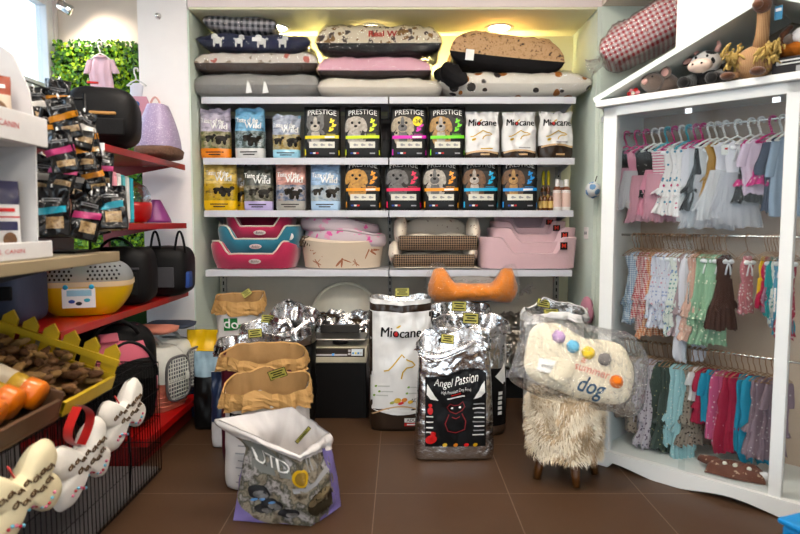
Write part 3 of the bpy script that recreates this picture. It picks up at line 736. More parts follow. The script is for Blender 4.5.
for i, x in enumerate((-.24, -.10, .05, .19)):
    dogs = MB()
    H = h_px(35, 54.5); s = .9 if i % 2 else 1.05
    for cx, cz, rx, rz in ((0, .50, .030, .022), (.018 if i % 2 else -.02, .72, .022, .016), (-.022, .32, .008, .02), (.02, .32, .008, .02), (.034, .62, .010, .008), (-.03, .60, .012, .006)):
        zz = H*cz; dogs.ell((x+cx*s, fr(x+cx*s, zz)-.004, zz), (rx*s, .007, rz*s), dw, 12)
    dogs.build('dog_print', c)
MB().bb((-.01, fr(0, .07)-.016, .06), (.05, fr(0, .07)-.013, .085), W_).build('paper_tag', c)
z += h_px(35, 54.5)
c = cushion(.49, .36, h_px(18, 37), tart, tart, 4, p=4, ear=.08); place(c, 203, 276, z, YC, 'small grey and white checked cushion lying on top of the stack by the pillar', group=GT, Yref=4.06, rot=(0, .05, 0))
# middle stack
z = TZ; H = h_px(77, 97)
c = cushion(.84, .42, H, creamf, creamf, 5, p=7, ear=.02); place(c, 317, 443, z, YC, 'wrapped plain cream cushion at the bottom of the middle stack', group=GT, Yref=4.06); z += H*.97
H = h_px(57, 79)
c = cushion(.76, .41, H, pinkf, darkbr, 6, p=7, ear=.02, zsplit=.32); place(c, 318, 431, z, YC, 'wrapped pink cushion with dark base in the middle stack', group=GT, Yref=4.06); z += H
H = h_px(26, 59)
c = cushion(.83, .42, H, toile, blackf, 7, p=6, zsplit=.36, ear=.03); place(c, 317, 441, z, YC, 'cream printed cushion with black underside on top of the middle stack', group=GT, Yref=4.06)
fr = on_cushion(.83, .42, H, 6., .03, H*.36); mb = MB(); vs, fs = text2d('Real W', 0, .03)
mb.add([(x*.062, fr(x*.062, H*.62+y*.055)-.012, H*.62+y*.055) for x, y in [(v[0]+.4, v[1]) for v in vs]], fs, plain('red_print', (.55, .08, .06), .7), False)
mb.build('printed_words', c)
# right stack
z = TZ; H = h_px(70, 97)
c = cushion(1.02, .44, H, paw, paw, 8, p=5, zsplit=.5, ends=(1,)); place(c, 441, 588, z, 4.26, 'large white cushion with brown and black paw spots, hanging past the shelf end', group=GT, Yref=4.08)
z += H*.95; H = h_px(35, 76)
c = cushion(.77, .44, H, leop, blackf, 9, p=4.5, zsplit=.34, ear=.08, wr=.018, wrap=False); place(c, 448, 562, z, YC, 'tan and black printed cushion with black underside above the paw print cushion', group=GT, Yref=4.06, rot=(0, .10, 0))
fr = on_cushion(.77, .44, H, 4.5, .08, H*.34); MB().bb((-.275, fr(-.25, H*.3)-.008, H*.16), (-.22, fr(-.25, H*.3)-.005, H*.42), W_).build('care_label', c)
# folded black carrier between the stacks
c = tag(cushion(.20, .26, .13, blackf, blackf, 12, ear=.2, wr=.03, wrap=False, name='folded_pet_mat'), 'crumpled black fabric mat wedged between the middle and paw print cushions', 'mat')
c.location = (at(446, 80, 4.02).x, 4.06, zat(84, 4.02)); c.rotation_euler = (.1, .5, .2)
bpy.data.objects.remove(c.children[0]) if False else None

# shelf on the green side wall, with two cushions
s = tag(empty('wall_shelf', (1.62, 3.74, 1.90)), 'white wall shelf behind the cabinet gable holding two cushions', 'shelf')
MB().bb((-.31, -.22, -.03), (.45, .23, 0), steel, .003).build('shelf_board', s)
MB().prism([(.23, -.03), (.23, -.2), (-.1, -.03)], -.25, -.235, steel, axis='x').build('bracket', s)
MB().prism([(.23, -.03), (.23, -.2), (-.1, -.03)], .2, .215, steel, axis='x').build('bracket', s)
ging = gingham('red_gingham', (.70, .66, .66), (.52, .04, .06), 36)
c = tag(cushion(.62, .36, .12, plain('white_fleece', (.70, .68, .66), .9, bump=.4, bs=60), gingham('dark_check', (.05, .04, .04), (.22, .19, .18), 34), 21, p=4, zsplit=.55, ear=.02), 'white fleece cushion with dark checked side under the red gingham one', 'cushion', 'wrapped cushions on the side shelf')
c.location = (1.55, 3.66, 1.902); c.rotation_euler = (0, -.10, -.35)
c = tag(cushion(.66, .34, .23, ging, ging, 22, p=4.5, ear=.02, wr=.02, ends=(-1,)), 'red and white gingham cushion in clear plastic, tilted on the side shelf', 'cushion', 'wrapped cushions on the side shelf')
c.location = (1.56, 3.62, 2.24); c.rotation_euler = (0, -.42, -.40)

# ================================================================ PET BEDS
def bed_wall(mb, a, b, hb, hf, th, out, inn, p=4., cut=.62, base=0., flare=.03, n=72, soft=.5, sidelow=None):
    """upright padded rim of a pet bed; low entrance at the front (-y)"""
    def H(c, s_):
        x, y = sgp(c, 2/p), sgp(s_, 2/p)
        m = smooth01((-y-.35)/.5)*(1-smooth01((abs(x)-cut+.12)/.26))
        return hb+(hf-hb)*m
    prof = [(0, 0), (1.0, .25), (1.06, .5), (1.03, .85), (.75, 1.0), (.35, 1.0), (.08, .86), (0, .5), (0, .12)]   # (outward k, height k)
    def P(an, j):
        c, s_ = math.cos(an), math.sin(an); k, hz = prof[j]; h = H(c, s_)
        o = -th*(1-k) if j > 0 else -.01
        f = flare*hz
        return Vector(((a+f+o)*sgp(c, 2/p), (b+f+o)*sgp(s_, 2/p), base+h*hz+.004*nz(c*6, s_*6, j)))
    for j0, j1, m in ((0, 4, out), (4, 8, inn)):
        mb.grid(lambda u, v: P(2*PI*u, j0+int(round(v*(j1-j0)))), n, j1-j0, m, cu=True, uvfn=lambda u, v: (u*(a+b)*3, v*hb))
    return P
def pet_bed(a, b, hb, hf, th, out, inn, cush, label, group, p=4., cut=.62, piping=None, name='pet_bed', flare=.03):
    r = tag(empty(name), label, 'pet bed', group)
    m = MB(); P = bed_wall(m, a, b, hb, hf, th, out, inn, p, cut, flare=flare)
    m.lathe([(0, .004), (.9, .004), (1, .004)], out, 40, sx=a*.96, sy=b*.96); m.build('bolster', r)
    if piping: MB().tube([P(2*PI*i/72, 4)+Vector((0, 0, .003)) for i in range(72)], .006, piping, 6, closed=True).build('piping', r)
    if cush is not None:
        m = MB(); m.grid(lambda u, v: Vector(((a-th)*.98*v*sgp(math.cos(2*PI*u), 2/p), (b-th)*.98*v*sgp(math.sin(2*PI*u), 2/p), .012+hf*.75*(1-v**4)**.6+.006*nz(v*5*math.cos(2*PI*u), v*5*math.sin(2*PI*u)))), 40, 10, cush, cu=True); m.build('inner_cushion', r)
    return r
rasp = plain('raspberry_suede', (.55, .015, .10), .75, var=.12, sheen=.5, bump=.08, bs=40); teal = plain('teal_suede', (.02, .20, .30), .75, var=.12, sheen=.5, bump=.08, bs=40)
linen = plain('linen_lining', (.62, .54, .42), .8); pip = plain('cream_piping', (.72, .66, .58), .7)
def put(o, px, y, z, yaw=0., Yref=None):
    o.location = (at(px, 240, Yref or y).x, y-.018, z); o.rotation_euler = (0, 0, yaw); return o
z3 = SZ[3]+.007; GB = 'nested suede pet beds'
def logo(o, x, y, z, tilt=.12):
    m = MB(); g = plain('logo_grey', (.55, .45, .45), .5)
    m.lathe([(0, .001), (.9, .001), (1, 0)], g, 20, M=Matrix.Translation((x, y, z)) @ Matrix.Rotation(PI/2-tilt, 4, 'X') @ Matrix.Diagonal((.042, .017, 1, 1)))
    m.text('Bobby', K_ if False else darkp, .022, Matrix.Translation((x, y-.003, z)) @ Matrix.Rotation(PI/2-tilt, 4, 'X'), width=.055, shear=.2)
    m.build('logo_badge', o)
o = pet_bed(.275, .185, .185, .10, .055, rasp, rasp, linen, 'raspberry suede pet bed at the bottom of the nested trio', GB, piping=pip); put(o, 253, 4.27, z3, Yref=4.12); logo(o, .03, -.217, .052)
o = pet_bed(.262, .18, .19, .10, .05, teal, teal, linen, 'teal suede pet bed in the middle of the nested trio', GB, piping=pip, cut=.6); put(o, 258, 4.275, z3+.10, Yref=4.12); logo(o, .0, -.213, .052)
MB().lathe([(0, .004), (.024, .004), (.026, 0)], W_, 18, M=Matrix.Translation((.225, -.17, .12)) @ Matrix.Rotation(PI/2, 4, 'X')).build('round_tag', o)
o = pet_bed(.205, .15, .16, .085, .045, rasp, rasp, linen, 'small raspberry suede pet bed at the top of the nested trio', GB, piping=pip, cut=.6); put(o, 258, 4.28, z3+.20, Yref=4.12); logo(o, .02, -.178, .045)
# round bed with dragonflies and two flowered cushions on it
lib = plain('cream_canvas', (.66, .56, .45), .8, var=.05); drag = plain('rust_print', (.42, .16, .09), .8)
o = tag(empty('pet_bed'), 'cream canvas pet bed with rust dragonfly print under the flowered beds', 'pet bed'); m = MB()
A_, B_, HH = .285, .185, .205
def Hd(c): return HH*(.86+.14*c*c)
m.grid(lambda u, v: Vector(((A_-.02+.03*v)*math.cos(2*PI*u), (B_-.02+.03*v)*math.sin(2*PI*u), Hd(math.cos(2*PI*u))*v)), 64, 8, lib, cu=True)
m.grid(lambda u, v: Vector(((A_+.01-.04*math.sin(v*PI/2))*math.cos(2*PI*u), (B_+.01-.04*math.sin(v*PI/2))*math.sin(2*PI*u), Hd(math.cos(2*PI*u))+.02*math.sin(v*PI))), 64, 6, lib, cu=True)
m.lathe([(0, .14), (.9, .14), (1, .10)], linen, 40, sx=A_-.03, sy=B_-.03); m.lathe([(0, .003), (1, .003)], lib, 40, sx=A_-.02, sy=B_-.02)
m.build('bolster', o)
pm = MB()
def wallpt(x, z, off=.0015):
    k = A_-.02+.03*z/HH; c = max(-.99, min(.99, x/k)); return Vector((x, -(B_-.02+.03*z/HH)*math.sqrt(1-c*c)-off, z))
def motif(x, z, k, rot, wings=4):
    def ov(cx, cz, rx, rz, r):
        c1, s1 = math.cos(r+rot), math.sin(r+rot); c0, s0 = math.cos(rot), math.sin(rot)
        X, Z = x+(cx*c0-cz*s0)*k, z+(cx*s0+cz*c0)*k
        pm.grid(lambda a, b: wallpt(X+(rx*b*math.cos(2*PI*a)*c1-rz*b*math.sin(2*PI*a)*s1)*k, Z+(rx*b*math.cos(2*PI*a)*s1+rz*b*math.sin(2*PI*a)*c1)*k), 14, 2, drag, cu=True)
    ov(0, -.01, .004, .045, 0)
    for sg in (-1, 1): ov(sg*.03, .018, .030, .007, sg*.35); ov(sg*.026, .0, .026, .006, -sg*.25)
motif(-.15, .125, 1., .5); motif(.19, .12, 1.15, -.4); motif(.02, .062, 1.1, 1.2); motif(-.16, .04, .6, 2.4); motif(.1, .035, .5, -1.)
for i, (x0, x1, z) in enumerate(((-.06, .10, .135), (-.04, .08, .115), (.01, .12, .095))):
    pm.grid(lambda a, b: wallpt(x0+(x1-x0)*a, z+.006*b+.02*(a-.5)+.003*math.sin(a*30)), 24, 1, drag)
pm.build('dragonfly_print', o); put(o, 340.5, 4.27, z3, Yref=4.1)
frg = plain('brown_fringe', (.14, .09, .06), .9)
rr = random.Random(4); m = MB()
for i in range(46):
    an = rr.uniform(2.4, 3.9); r0 = Vector((A_*.98*math.cos(an), -abs(B_*.95*math.sin(an))*.8, Hd(1)-.005)); q = Vector((rr.uniform(-.03, .01), rr.uniform(-.04, -.01), rr.uniform(-.06, .01)))
    m.tube([r0, r0+q*.5+Vector((0, 0, .012)), r0+q], [.006, .007, .003], frg, 5)
m.build('fringe', o)
flw = dots('pink_flower_print', (.58, .50, .54), (.74, .16, .40), 15, .33, (.70, .36, .50), warp=1.1)
def flower_bed(a, b, h, label):
    r = tag(empty('pet_bed'), label, 'pet bed', 'flowered pet beds'); m = MB()
    prof = [(.86, 0), (.97, .12), (1., .4), (.985, .68), (.93, .86), (.8, .95), (.5, 1.0), (0, 1.0)]
    m.grid(lambda u, v: Vector((a*prof[int(round(v*7))][0]*math.cos(2*PI*u), b*prof[int(round(v*7))][0]*math.sin(2*PI*u), h*prof[int(round(v*7))][1]*(1-.30*smooth01((math.cos(2*PI*u)*.9+.1)))+.005*nz(math.cos(2*PI*u)*5, math.sin(2*PI*u)*5, v*4))), 56, 7, flw, cu=True)
    m.build('cushion_body', r)
    MB().tube([(a*.955*math.cos(2*PI*u/56), b*.955*math.sin(2*PI*u/56), h*.82*(1-.30*smooth01(math.cos(2*PI*u/56)*.9+.1))) for u in range(56)], .005, frg if False else plain('grey_piping', (.55, .48, .5), .8), 6, closed=True).build('piping', r)
    return r
o = flower_bed(.288, .18, .15, 'lower grey pet bed with pink flowers, lying on the cream dragonfly bed'); put(o, 344, 4.27, z3+.145, Yref=4.12); o.rotation_euler = (0.03, .02, 0)
o = flower_bed(.278, .18, .118, 'upper grey pet bed with pink flowers, topmost on the dragonfly bed'); put(o, 338, 4.28, z3+.243, Yref=4.12); o.rotation_euler = (0, .06, .15)
# brown basket-weave beds
bw = weave('brown_basket_weave', (.02, .012, .01), (.30, .20, .13), 44); script = dots('cream_script_lining', (.84, .75, .64), (.40, .20, .14), 26, .18, warp=1.2)
GW = 'brown woven sofa beds'
def sofa_bed(a, b, hf, hb, label):
    r = tag(empty('pet_bed'), label, 'pet bed', GW); uvf = lambda u, v: (u*a*2*2, v*hf*2)
    m = MB()
    m.grid(lambda u, v: Vector((-a*.96+2*a*.96*u+0, -b-.015*math.sin(v*PI)+.006*nz(u*6, v*3), hf*v)), 30, 8, bw, uvfn=uvf)
    m.grid(lambda u, v: Vector((-a*.96+2*a*.96*u, -b+.05*v, hf-.006*v)), 30, 3, bw, uvfn=uvf)
    for sg in (-1, 1): m.grid(lambda u, v: Vector((sg*(a*.96+.012*math.sin(v*PI)), -b+2*b*u, hf*v)), 20, 6, bw, uvfn=uvf)
    m.grid(lambda u, v: Vector((-a*.96+2*a*.96*u, b, hf*v)), 10, 4, bw, uvfn=uvf); m.grid(lambda u, v: Vector((-a*.96+2*a*.96*u, -b+2*b*v, .003)), 4, 4, bw)
    m.build('woven_base', r)
    for sg in (-1, 1):
        m = MB(); m.ell((sg*a*.93, 0, hb*.55), (.050, b*1.0, hb*.48), script, 20, namp=.12); m.build('arm_bolster', r)
    m = MB(); m.ell((0, b*.85, hb*.56), (a*.88, .05, hb*.46), script, 24); m.build('back_bolster', r)
    m = MB(); m.ell((-a*.40, -b*.2, hf*.80), (a*.42, b*.75, hf*.38), script, 20, namp=.1); m.ell((a*.36, -b*.15, hf*.8), (a*.46, b*.75, hf*.36), script, 20, namp=.1); m.build('seat_cushion', r)
    return r
o = sofa_bed(.285, .175, .085, .17, 'brown woven sofa bed with cream lining, lower one of the pair'); put(o, 434, 4.28, z3+.012, Yref=4.1)
o = sofa_bed(.275, .17, .10, .235, 'brown woven sofa bed with plump cream cushions, upper one of the pair'); put(o, 438, 4.28, z3+.125, Yref=4.1)
c = tag(cushion(.60, .40, .028, script, darkbr, 31, wr=.004, wrap=False, name='pet_blanket'), 'thin cream printed mat under the brown woven sofa beds', 'mat'); put(c, 437, 4.27, z3-.001, Yref=4.08)
for ch in c.children: ch.scale = (1, 1, .5)
# pale pink quilted boxes, nested
pq = plain('pale_pink_quilt', (.66, .47, .50), .7, var=.05, bump=.25, bs=45, sheen=.2)
def pinkbed(a, b, h, label):
    r = tag(empty('pet_bed'), label, 'pet bed', 'nested pale pink pet beds'); m = MB()
    def H(x): # front skyline: high at the ends, sloping down to a long low entrance
        return h*(1-.52*smooth01((x+.62)/.30)*(1-smooth01((x-.50)/.22)))
    def P(u, v, side):
        an = 2*PI*u; c, s_ = math.cos(an), math.sin(an); x, y = sgp(c, .42), sgp(s_, .42)
        hh = H(x) if y < -.3 else h
        return Vector(((a-side)*x*(1+.05*v), (b-side)*y*(1+.05*v), hh*v))
    m.grid(lambda u, v: P(u, v, 0), 88, 6, pq, cu=True, uvfn=lambda u, v: (u*3, v)); m.grid(lambda u, v: P(u, v, .035), 88, 6, pq, cu=True)
    m.grid(lambda u, v: P(u, 1, .035*v)+Vector((0, 0, .006*math.sin(v*PI))), 88, 3, pq, cu=True)
    m.grid(lambda u, v: Vector(((a-.02)*(2*u-1), (b-.02)*(2*v-1), .008)), 4, 4, pq); m.build('padded_box', r)
    k = MB(); k.bb((a*.62, -b*1.04-.006, h*.62), (a*.62+.048, -b*1.04-.002, h*.86), K_); mm = Matrix.Translation((a*.62+.024, -b*1.04-.0075, h*.74)) @ Matrix.Rotation(PI/2, 4, 'X')
    k.text('M', plain('tag_red', (.7, .06, .03), .5), .04, mm, bold=.03); k.build('label_patch', r)
    m.ell; return r
for i, (px, dz, a, l) in enumerate(((530, 0, .325, 'pale pink quilted pet bed, the largest and lowest of the nest'), (536, .085, .285, 'pale pink quilted pet bed, second from the bottom of the nest'), (533, .150, .245, 'pale pink quilted pet bed, third from the bottom of the nest'), (531, .205, .205, 'pale pink quilted pet bed, the smallest at the top of the nest'))):
    o = pinkbed(a, (.18, .15, .12, .09)[i], .21-.02*i, l); put(o, px, 4.27+.012*i, z3+dz, Yref=4.08)
# ================================================================ OPEN BAGS ON THE FLOOR
class OBag(Bag):
    """standing sack with an open mouth"""
    def __init__(s, w, h, d, slope=.3, jag=.02, dt=.9, **k):
        s.slope, s.jag, s.dt = slope, jag, dt
        super().__init__(w, h, d, **k)
    def dp(s, t): return s.d*(1+(s.dt-1)*t)*(1-.10*math.exp(-t*22))*(1+.10*math.sin(PI*min(1, t*1.2)))
    def lift(s, p, t): return t**2.5*(s.slope*p.y+s.jag*nz(p.x*9, p.y*9, s.seed*1.7))
    def pt(s, a, t):
        p = super().pt(a, t); p.z += s.lift(p, t); return p
    def front(s, x, z, off=0.):
        p = super().front(x, z, off); p.z += s.lift(p, max(0, min(1, z/s.h))); return p
    def mouth(s, mb, inner, deep=.35, n=48):
        def fn(a, b):
            t = 1-deep*b; p = s.pt(2*PI*a, t); r = Vector((p.x, p.y*1.4, 0)).normalized()*(.0015+.022*min(1, b*2.5))
            return Vector((p.x-r.x, p.y-r.y, p.z-.001*b))
        mb.grid(fn, 88, 10, inner, cu=True)
    def fill(s, mb, m, t=.68):
        def fn(a, b):
            p = s.pt(2*PI*a, t); return Vector((p.x*.93*b, p.y*.93*b, s.h*t+.012*nz(p.x*b*30, p.y*b*30, 3)+.02*(1-b)))
        mb.grid(fn, 40, 10, m, cu=True)
    def cuff(s, mb, m, ch, flare, n=90, wav=.02, thick=.003, flat=None):
        """rim of the sack folded outwards and hanging down"""
        def fn(a, b):
            p = s.pt(2*PI*a, 1.0); r = Vector((p.x, p.y*1.3, 0)); r.normalize() if r.length else None
            q = math.sin(min(1, b*1.6)*PI/2)
            w = wav*(nz(math.cos(2*PI*a)*4, math.sin(2*PI*a)*4, s.seed)+.6*nz(math.cos(2*PI*a)*11, math.sin(2*PI*a)*11, s.seed+2)+.35*nz(math.cos(2*PI*a)*26, math.sin(2*PI*a)*26, s.seed+2))
            z = p.z+.006*math.sin(min(1, b*4)*PI)-ch*max(0, b-.15)*(1+3.5*w)-.0
            cr = (.016*abs(nz(p.x*22+s.seed, p.y*22, b*4))-.004+.008*nz(p.x*30, p.y*30, b*5+s.seed)+.008*nz(p.x*60, p.y*60, b*9+s.seed))*b
            return Vector((p.x, p.y, 0))+r*(flare*q+w*b*.6+thick+cr)+Vector((0, 0, z))
        mb.grid(fn, n if flat is None else flat, 10 if flat is None else 7, m, cu=True, smooth=flat is None)
kraft = plain('kraft_paper', (.53, .32, .14), .75, var=.15, vs=8, bump=.25, bs=18)
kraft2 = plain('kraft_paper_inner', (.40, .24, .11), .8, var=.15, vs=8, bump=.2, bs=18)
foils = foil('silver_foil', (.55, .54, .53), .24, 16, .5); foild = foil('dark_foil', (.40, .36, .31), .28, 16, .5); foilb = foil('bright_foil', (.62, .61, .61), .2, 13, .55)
whpaper = plain('white_woven_sack', (.66, .63, .62), .6, var=.05, bump=.12, bs=26); lilac = plain('lilac_print', (.22, .18, .42), .5)
maroon = plain('maroon_print', (.13, .012, .03), .5); kib = plain('kibble_brown', (.20, .11, .05), .8, var=.5, vs=90, bump=.8, bs=90)
tagm = plain('price_card_yellow', (.50, .46, .14), .5); tagk = plain('price_card_ink', (.05, .06, .02), .6)
def price_tag(p, rot, label, w=.072, h=.046):
    m = MB(); m.box((0, 0, 0), (w, .003, h), tagk); m.box((0, -.0016, 0), (w*.93, .002, h*.88), tagm)
    for z, k in ((.26, .7), (.02, .5), (-.22, .75)): m.box((0, -.003, h*z), (w*k, .001, h*.13), tagk)
    o = m.build('price_tag', None, p, rot); return tag(o, label, 'price tag', 'yellow price cards on the food sacks')
def setbag(o, px, Y, label, yaw=0., lean=0., group=None, cat='pet food sack', z=.0, name=None, pyr=300):
    c = at(px, pyr, Y); o.location = (c.x, Y, z+.004); o.rotation_euler = (lean, 0, yaw); return tag(o, label, cat, group)
GS = 'open food sacks standing on the floor'
# --- nearest sack: lilac corners, landscape picture, white lining, four cornered mouth
r = empty('food_sack', (at(286, 500, 2.43).x, 2.43, .004)); O = r.location
RIM = [at(216, 419, 2.44)-O, at(292, 407, 2.60)-O, at(329, 433, 2.50)-O, at(299, 455, 2.30)-O]
phot = art('sack_photo_print', [(.02, .02, .018), (.16, .13, .09), (.34, .30, .24), (.07, .075, .05), (.42, .40, .40), (.05, .04, .03)], 13, rough=.3)
BASE = [Vector((-.205, -.06, 0)), Vector((-.12, .12, 0)), Vector((.225, .06, 0)), Vector((.12, -.11, 0))]
def loop(Q, a, rnd=.0):
    q = (a % 1.0)*4; k = int(q) % 4; f = q-int(q); return Q[k].lerp(Q[(k+1) % 4], f)
RIMB = [at(250, 424, 2.44)-O]+RIM[1:]
def sackpt(a, t):
    p = loop(BASE, a).lerp(loop(RIMB, a), t); fl_ = smooth01((t-.74)/.26); p = p+(loop(RIM, a)-loop(RIMB, a))*fl_; c = Vector((.02, 0, 0)).lerp(sum(RIM, Vector())/4, t); d = p-c; d.z = 0
    n = d.normalized() if d.length else d
    bul = .022*math.sin(PI*min(1, t*1.15))+.013*nz(a*14, t*4, 3)*(.3+t)+.010*nz(a*34, t*10, 7)+.006*nz(a*70, t*16, 2)
    q = (a*4) % 1.0; edge = (math.sin(PI*q))**.4
    p = p+n*bul*edge*(1-.35*(t > .97)); p.z += .0
    return p
mb = MB()
mb.grid(lambda a, b: sackpt(.56+.44*a, b*.97), 60, 26, phot); mb.grid(lambda a, b: sackpt(.56*a, b*.97), 48, 26, lilac)
mb.add([v+Vector((0, 0, .001)) for v in BASE], [(0, 1, 2, 3)], lilac, False)
def sf(x, z, off=0.):   # printed face: x 0..1 along the front, z 0..1 up
    p = sackpt((1-.44*x) if True else 0, z); return p+Vector((.1, -1, .2)).normalized()*off
class _F:
    front = staticmethod(sf)
def fpoly(pts, m, lay=1):
    from mathutils.geometry import tessellate_polygon
    bm = bmesh.new(); vv = [bm.verts.new((p[0], p[1], 0)) for p in pts]
    for t in tessellate_polygon([[Vector((p[0], p[1], 0)) for p in pts]]):
        try: bm.faces.new([vv[i] for i in t])
        except ValueError: pass
    bmesh.ops.subdivide_edges(bm, edges=bm.edges[:], cuts=3, use_grid_fill=True); bmesh.ops.triangulate(bm, faces=bm.faces[:]); bm.verts.index_update()
    mb.add([sf(v.co.x, v.co.y, lay*.0014) for v in bm.verts], [[v.index for v in f.verts] for f in bm.faces], m); bm.free()
def foval(x, z, rx, rz, m, lay=1, rot=0.):
    c, q = math.cos(rot), math.sin(rot)
    mb.grid(lambda a, b: sf(x+rx*b*math.cos(2*PI*a)*c-rz*b*math.sin(2*PI*a)*q, z+rx*b*math.cos(2*PI*a)*q+rz*b*math.sin(2*PI*a)*c, lay*.0014), 20, 3, m, cu=True)
BASEF = 1
fpoly([(.0, .0), (.0, .24), (.09, .12), (.24, .0)], lilac, 2); fpoly([(1., 0), (.72, 0), (.88, .11), (1., .17)], lilac, 2)
fpoly([(.93, .14), (1., .2), (1., .95), (.95, .95)], lilac, 2)
fpoly([(.12, .58), (.08, .86), (.42, .92), (.46, .62)], plain('sack_grey_panel', (.22, .23, .22), .4), 2)
vs, fs = text2d('UTD', 0, .0); mb.add([sf(.29+a*.16, .74+b_*.22, .009) for a, b_ in vs], fs, W_, False)
foval(.55, .66, .085, .13, goldp, 4, -.4); foval(.55, .66, .06, .10, plain('print_ochre', (.32, .20, .05), .4), 5, -.4)
for i in range(5): fpoly([(.66+i*.05, .72), (.675+i*.05, .72), (.675+i*.05, .93), (.66+i*.05, .93)], greyp, 3)
dk = plain('rock_print', (.05, .04, .025), .4, var=.6, vs=30); foval(.76, .26, .20, .17, dk, 3, .2); foval(.74, .34, .17, .07, plain('rock_light_print', (.22, .17, .10), .4, var=.5, vs=40), 4, .3)
fpoly([(.45, .50), (.95, .66), (.95, .60), (.46, .44)], greyp, 3)
for x, z, k in ((.20, .36, 1.1), (.30, .25, 1.), (.42, .17, .9), (.24, .18, .8)): foval(x, z, .085*k, .07*k, furm('blackfur'), 4, .4); foval(x+.02, z-.02, .05*k, .04*k, furm('grey'), 5, .4)
for x, z in ((.17, .27), (.23, .29), (.30, .27)): foval(x, z, .03, .014, plain('print_skyblue', (.15, .32, .62), .4), 6, .6)
mb.build('sack_body', r)
lin = MB(); lin.grid(lambda a, b: sackpt(a, 1-.62*b).lerp(Vector((.02, 0, sackpt(a, 1-.62*b).z)), .03+.10*b), 88, 12, whpaper, cu=True)
lin.grid(lambda a, b: sackpt(a, .40).lerp(Vector((.02, 0, .12)), 1-b*.9), 40, 8, kib, cu=True); lin.build('lining', r)
def rimfold(a, b):
    p = sackpt(a, 1.0); c = sum(RIM, Vector())/4; d = p-c; d.z = 0; d.normalize()
    dep = .075*(.55+.45*math.sin(2*PI*(a-.05)))+.02; t = max(.0, 1-dep*b/.34)
    q = sackpt(a, t); return q+d*(.004+.010*math.sin(min(1, b*1.3)*PI)+.006*nz(a*40, b*3, 5)*b)
m = MB(); m.grid(rimfold, 96, 8, whpaper, cu=True); m.build('folded_rim', r)
tag(r, 'nearest open sack with lilac corners, landscape picture and white lining', 'pet food sack', GS)
pt_ = sackpt(.40, .82)+O; price_tag(pt_+Vector((-.045, -.035, .02)), (.25, -.75, .5), 'narrow price card slanting inside the nearest white lined sack', .085, .02)
# --- second: white sack with torn kraft rim
b = OBag(.40, .47, .22, slope=.35, jag=.03, seed=5, wt=.95, amp=.016, p=2.8); r = empty('food_sack'); mb = MB()
b.body(mb, [(0, whpaper)], maroon, nt=24, na=56)
b.text(mb, 'NUTRI', -.06, .30, .085, K_, 3, bold=.008, width=.19); b.rect(mb, -.16, -.10, .35, .375, K_, 3); b.rect(mb, -.14, .06, .342, .348, greyp, 3)
for i in range(6): b.rect(mb, -.13+.012*(i % 2), -.05, .04+.035*i, .046+.035*i, greyp, 3, n=3); b.oval(mb, -.035, .043+.035*i, .006, .006, maroon, 4)
mb.build('sack_body', r)
mb = MB(); b.mouth(mb, kraft2, .5); b.fill(mb, kib, .6); mb.build('lining', r)
mb = MB(); b.cuff(mb, kraft, .085, .016, wav=.06, flat=64); mb.build('folded_rim', r)
setbag(r, 266, 2.74, 'white sack with black lettering and torn brown paper rim, behind the nearest sack', .05, 0, GS)
price_tag(r.location+Vector((.03, .085, .492)), (.25, -.3, .1), 'yellow price card inside the torn paper rim of the second sack', .085, .05)
# --- third: kraft rim, maroon body
b = OBag(.43, .55, .22, slope=.30, jag=.03, seed=8, wt=.98, amp=.014, p=2.8); r = empty('food_sack'); mb = MB()
b.body(mb, [(0, maroon)], maroon); mb.build('sack_body', r)
mb = MB(); b.mouth(mb, kraft2, .4); b.fill(mb, kib, .66); mb.build('lining', r)
mb = MB(); b.cuff(mb, kraft, .075, .016, wav=.05, flat=64); mb.build('folded_rim', r)
setbag(r, 262, 3.03, 'maroon sack with rolled brown paper rim, third in the row beside the scale', 0, 0, GS)
price_tag(r.location+Vector((.03, .115, .545)), (-.15, 0, .05), 'large yellow price card standing in the third sack with the brown rim', .09, .062)
# --- fourth and fifth: silver foil sacks
for i, (px, Y, w, h, sd, l) in enumerate(((249, 3.29, .36, .555, 11, 'silver foil sack directly behind the maroon one'), (266, 3.52, .29, .60, 12, 'silver foil sack in front of the brown rimmed green label sack'))):
    b = OBag(w, h, .2, slope=.3, jag=.025, seed=sd, wt=1., amp=.014, p=2.6); r = empty('food_sack'); mb = MB()
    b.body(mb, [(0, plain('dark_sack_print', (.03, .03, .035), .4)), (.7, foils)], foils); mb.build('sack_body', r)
    mb = MB(); b.mouth(mb, foilb, .4); b.fill(mb, kib, .7); mb.build('lining', r)
    mb = MB(); b.cuff(mb, foilb, .06, .012, wav=.025); mb.build('folded_rim', r); setbag(r, px, Y, l, -.05+.1*i, 0, GS)
    price_tag(r.location+Vector((.01 if i == 0 else -.01, .085, h+.03)), (-.2, .1 if i else -.1, 0), ['yellow price card in the silver sack behind the maroon one', 'yellow price card in the silver sack before the green label sack'][i], .08, .05)
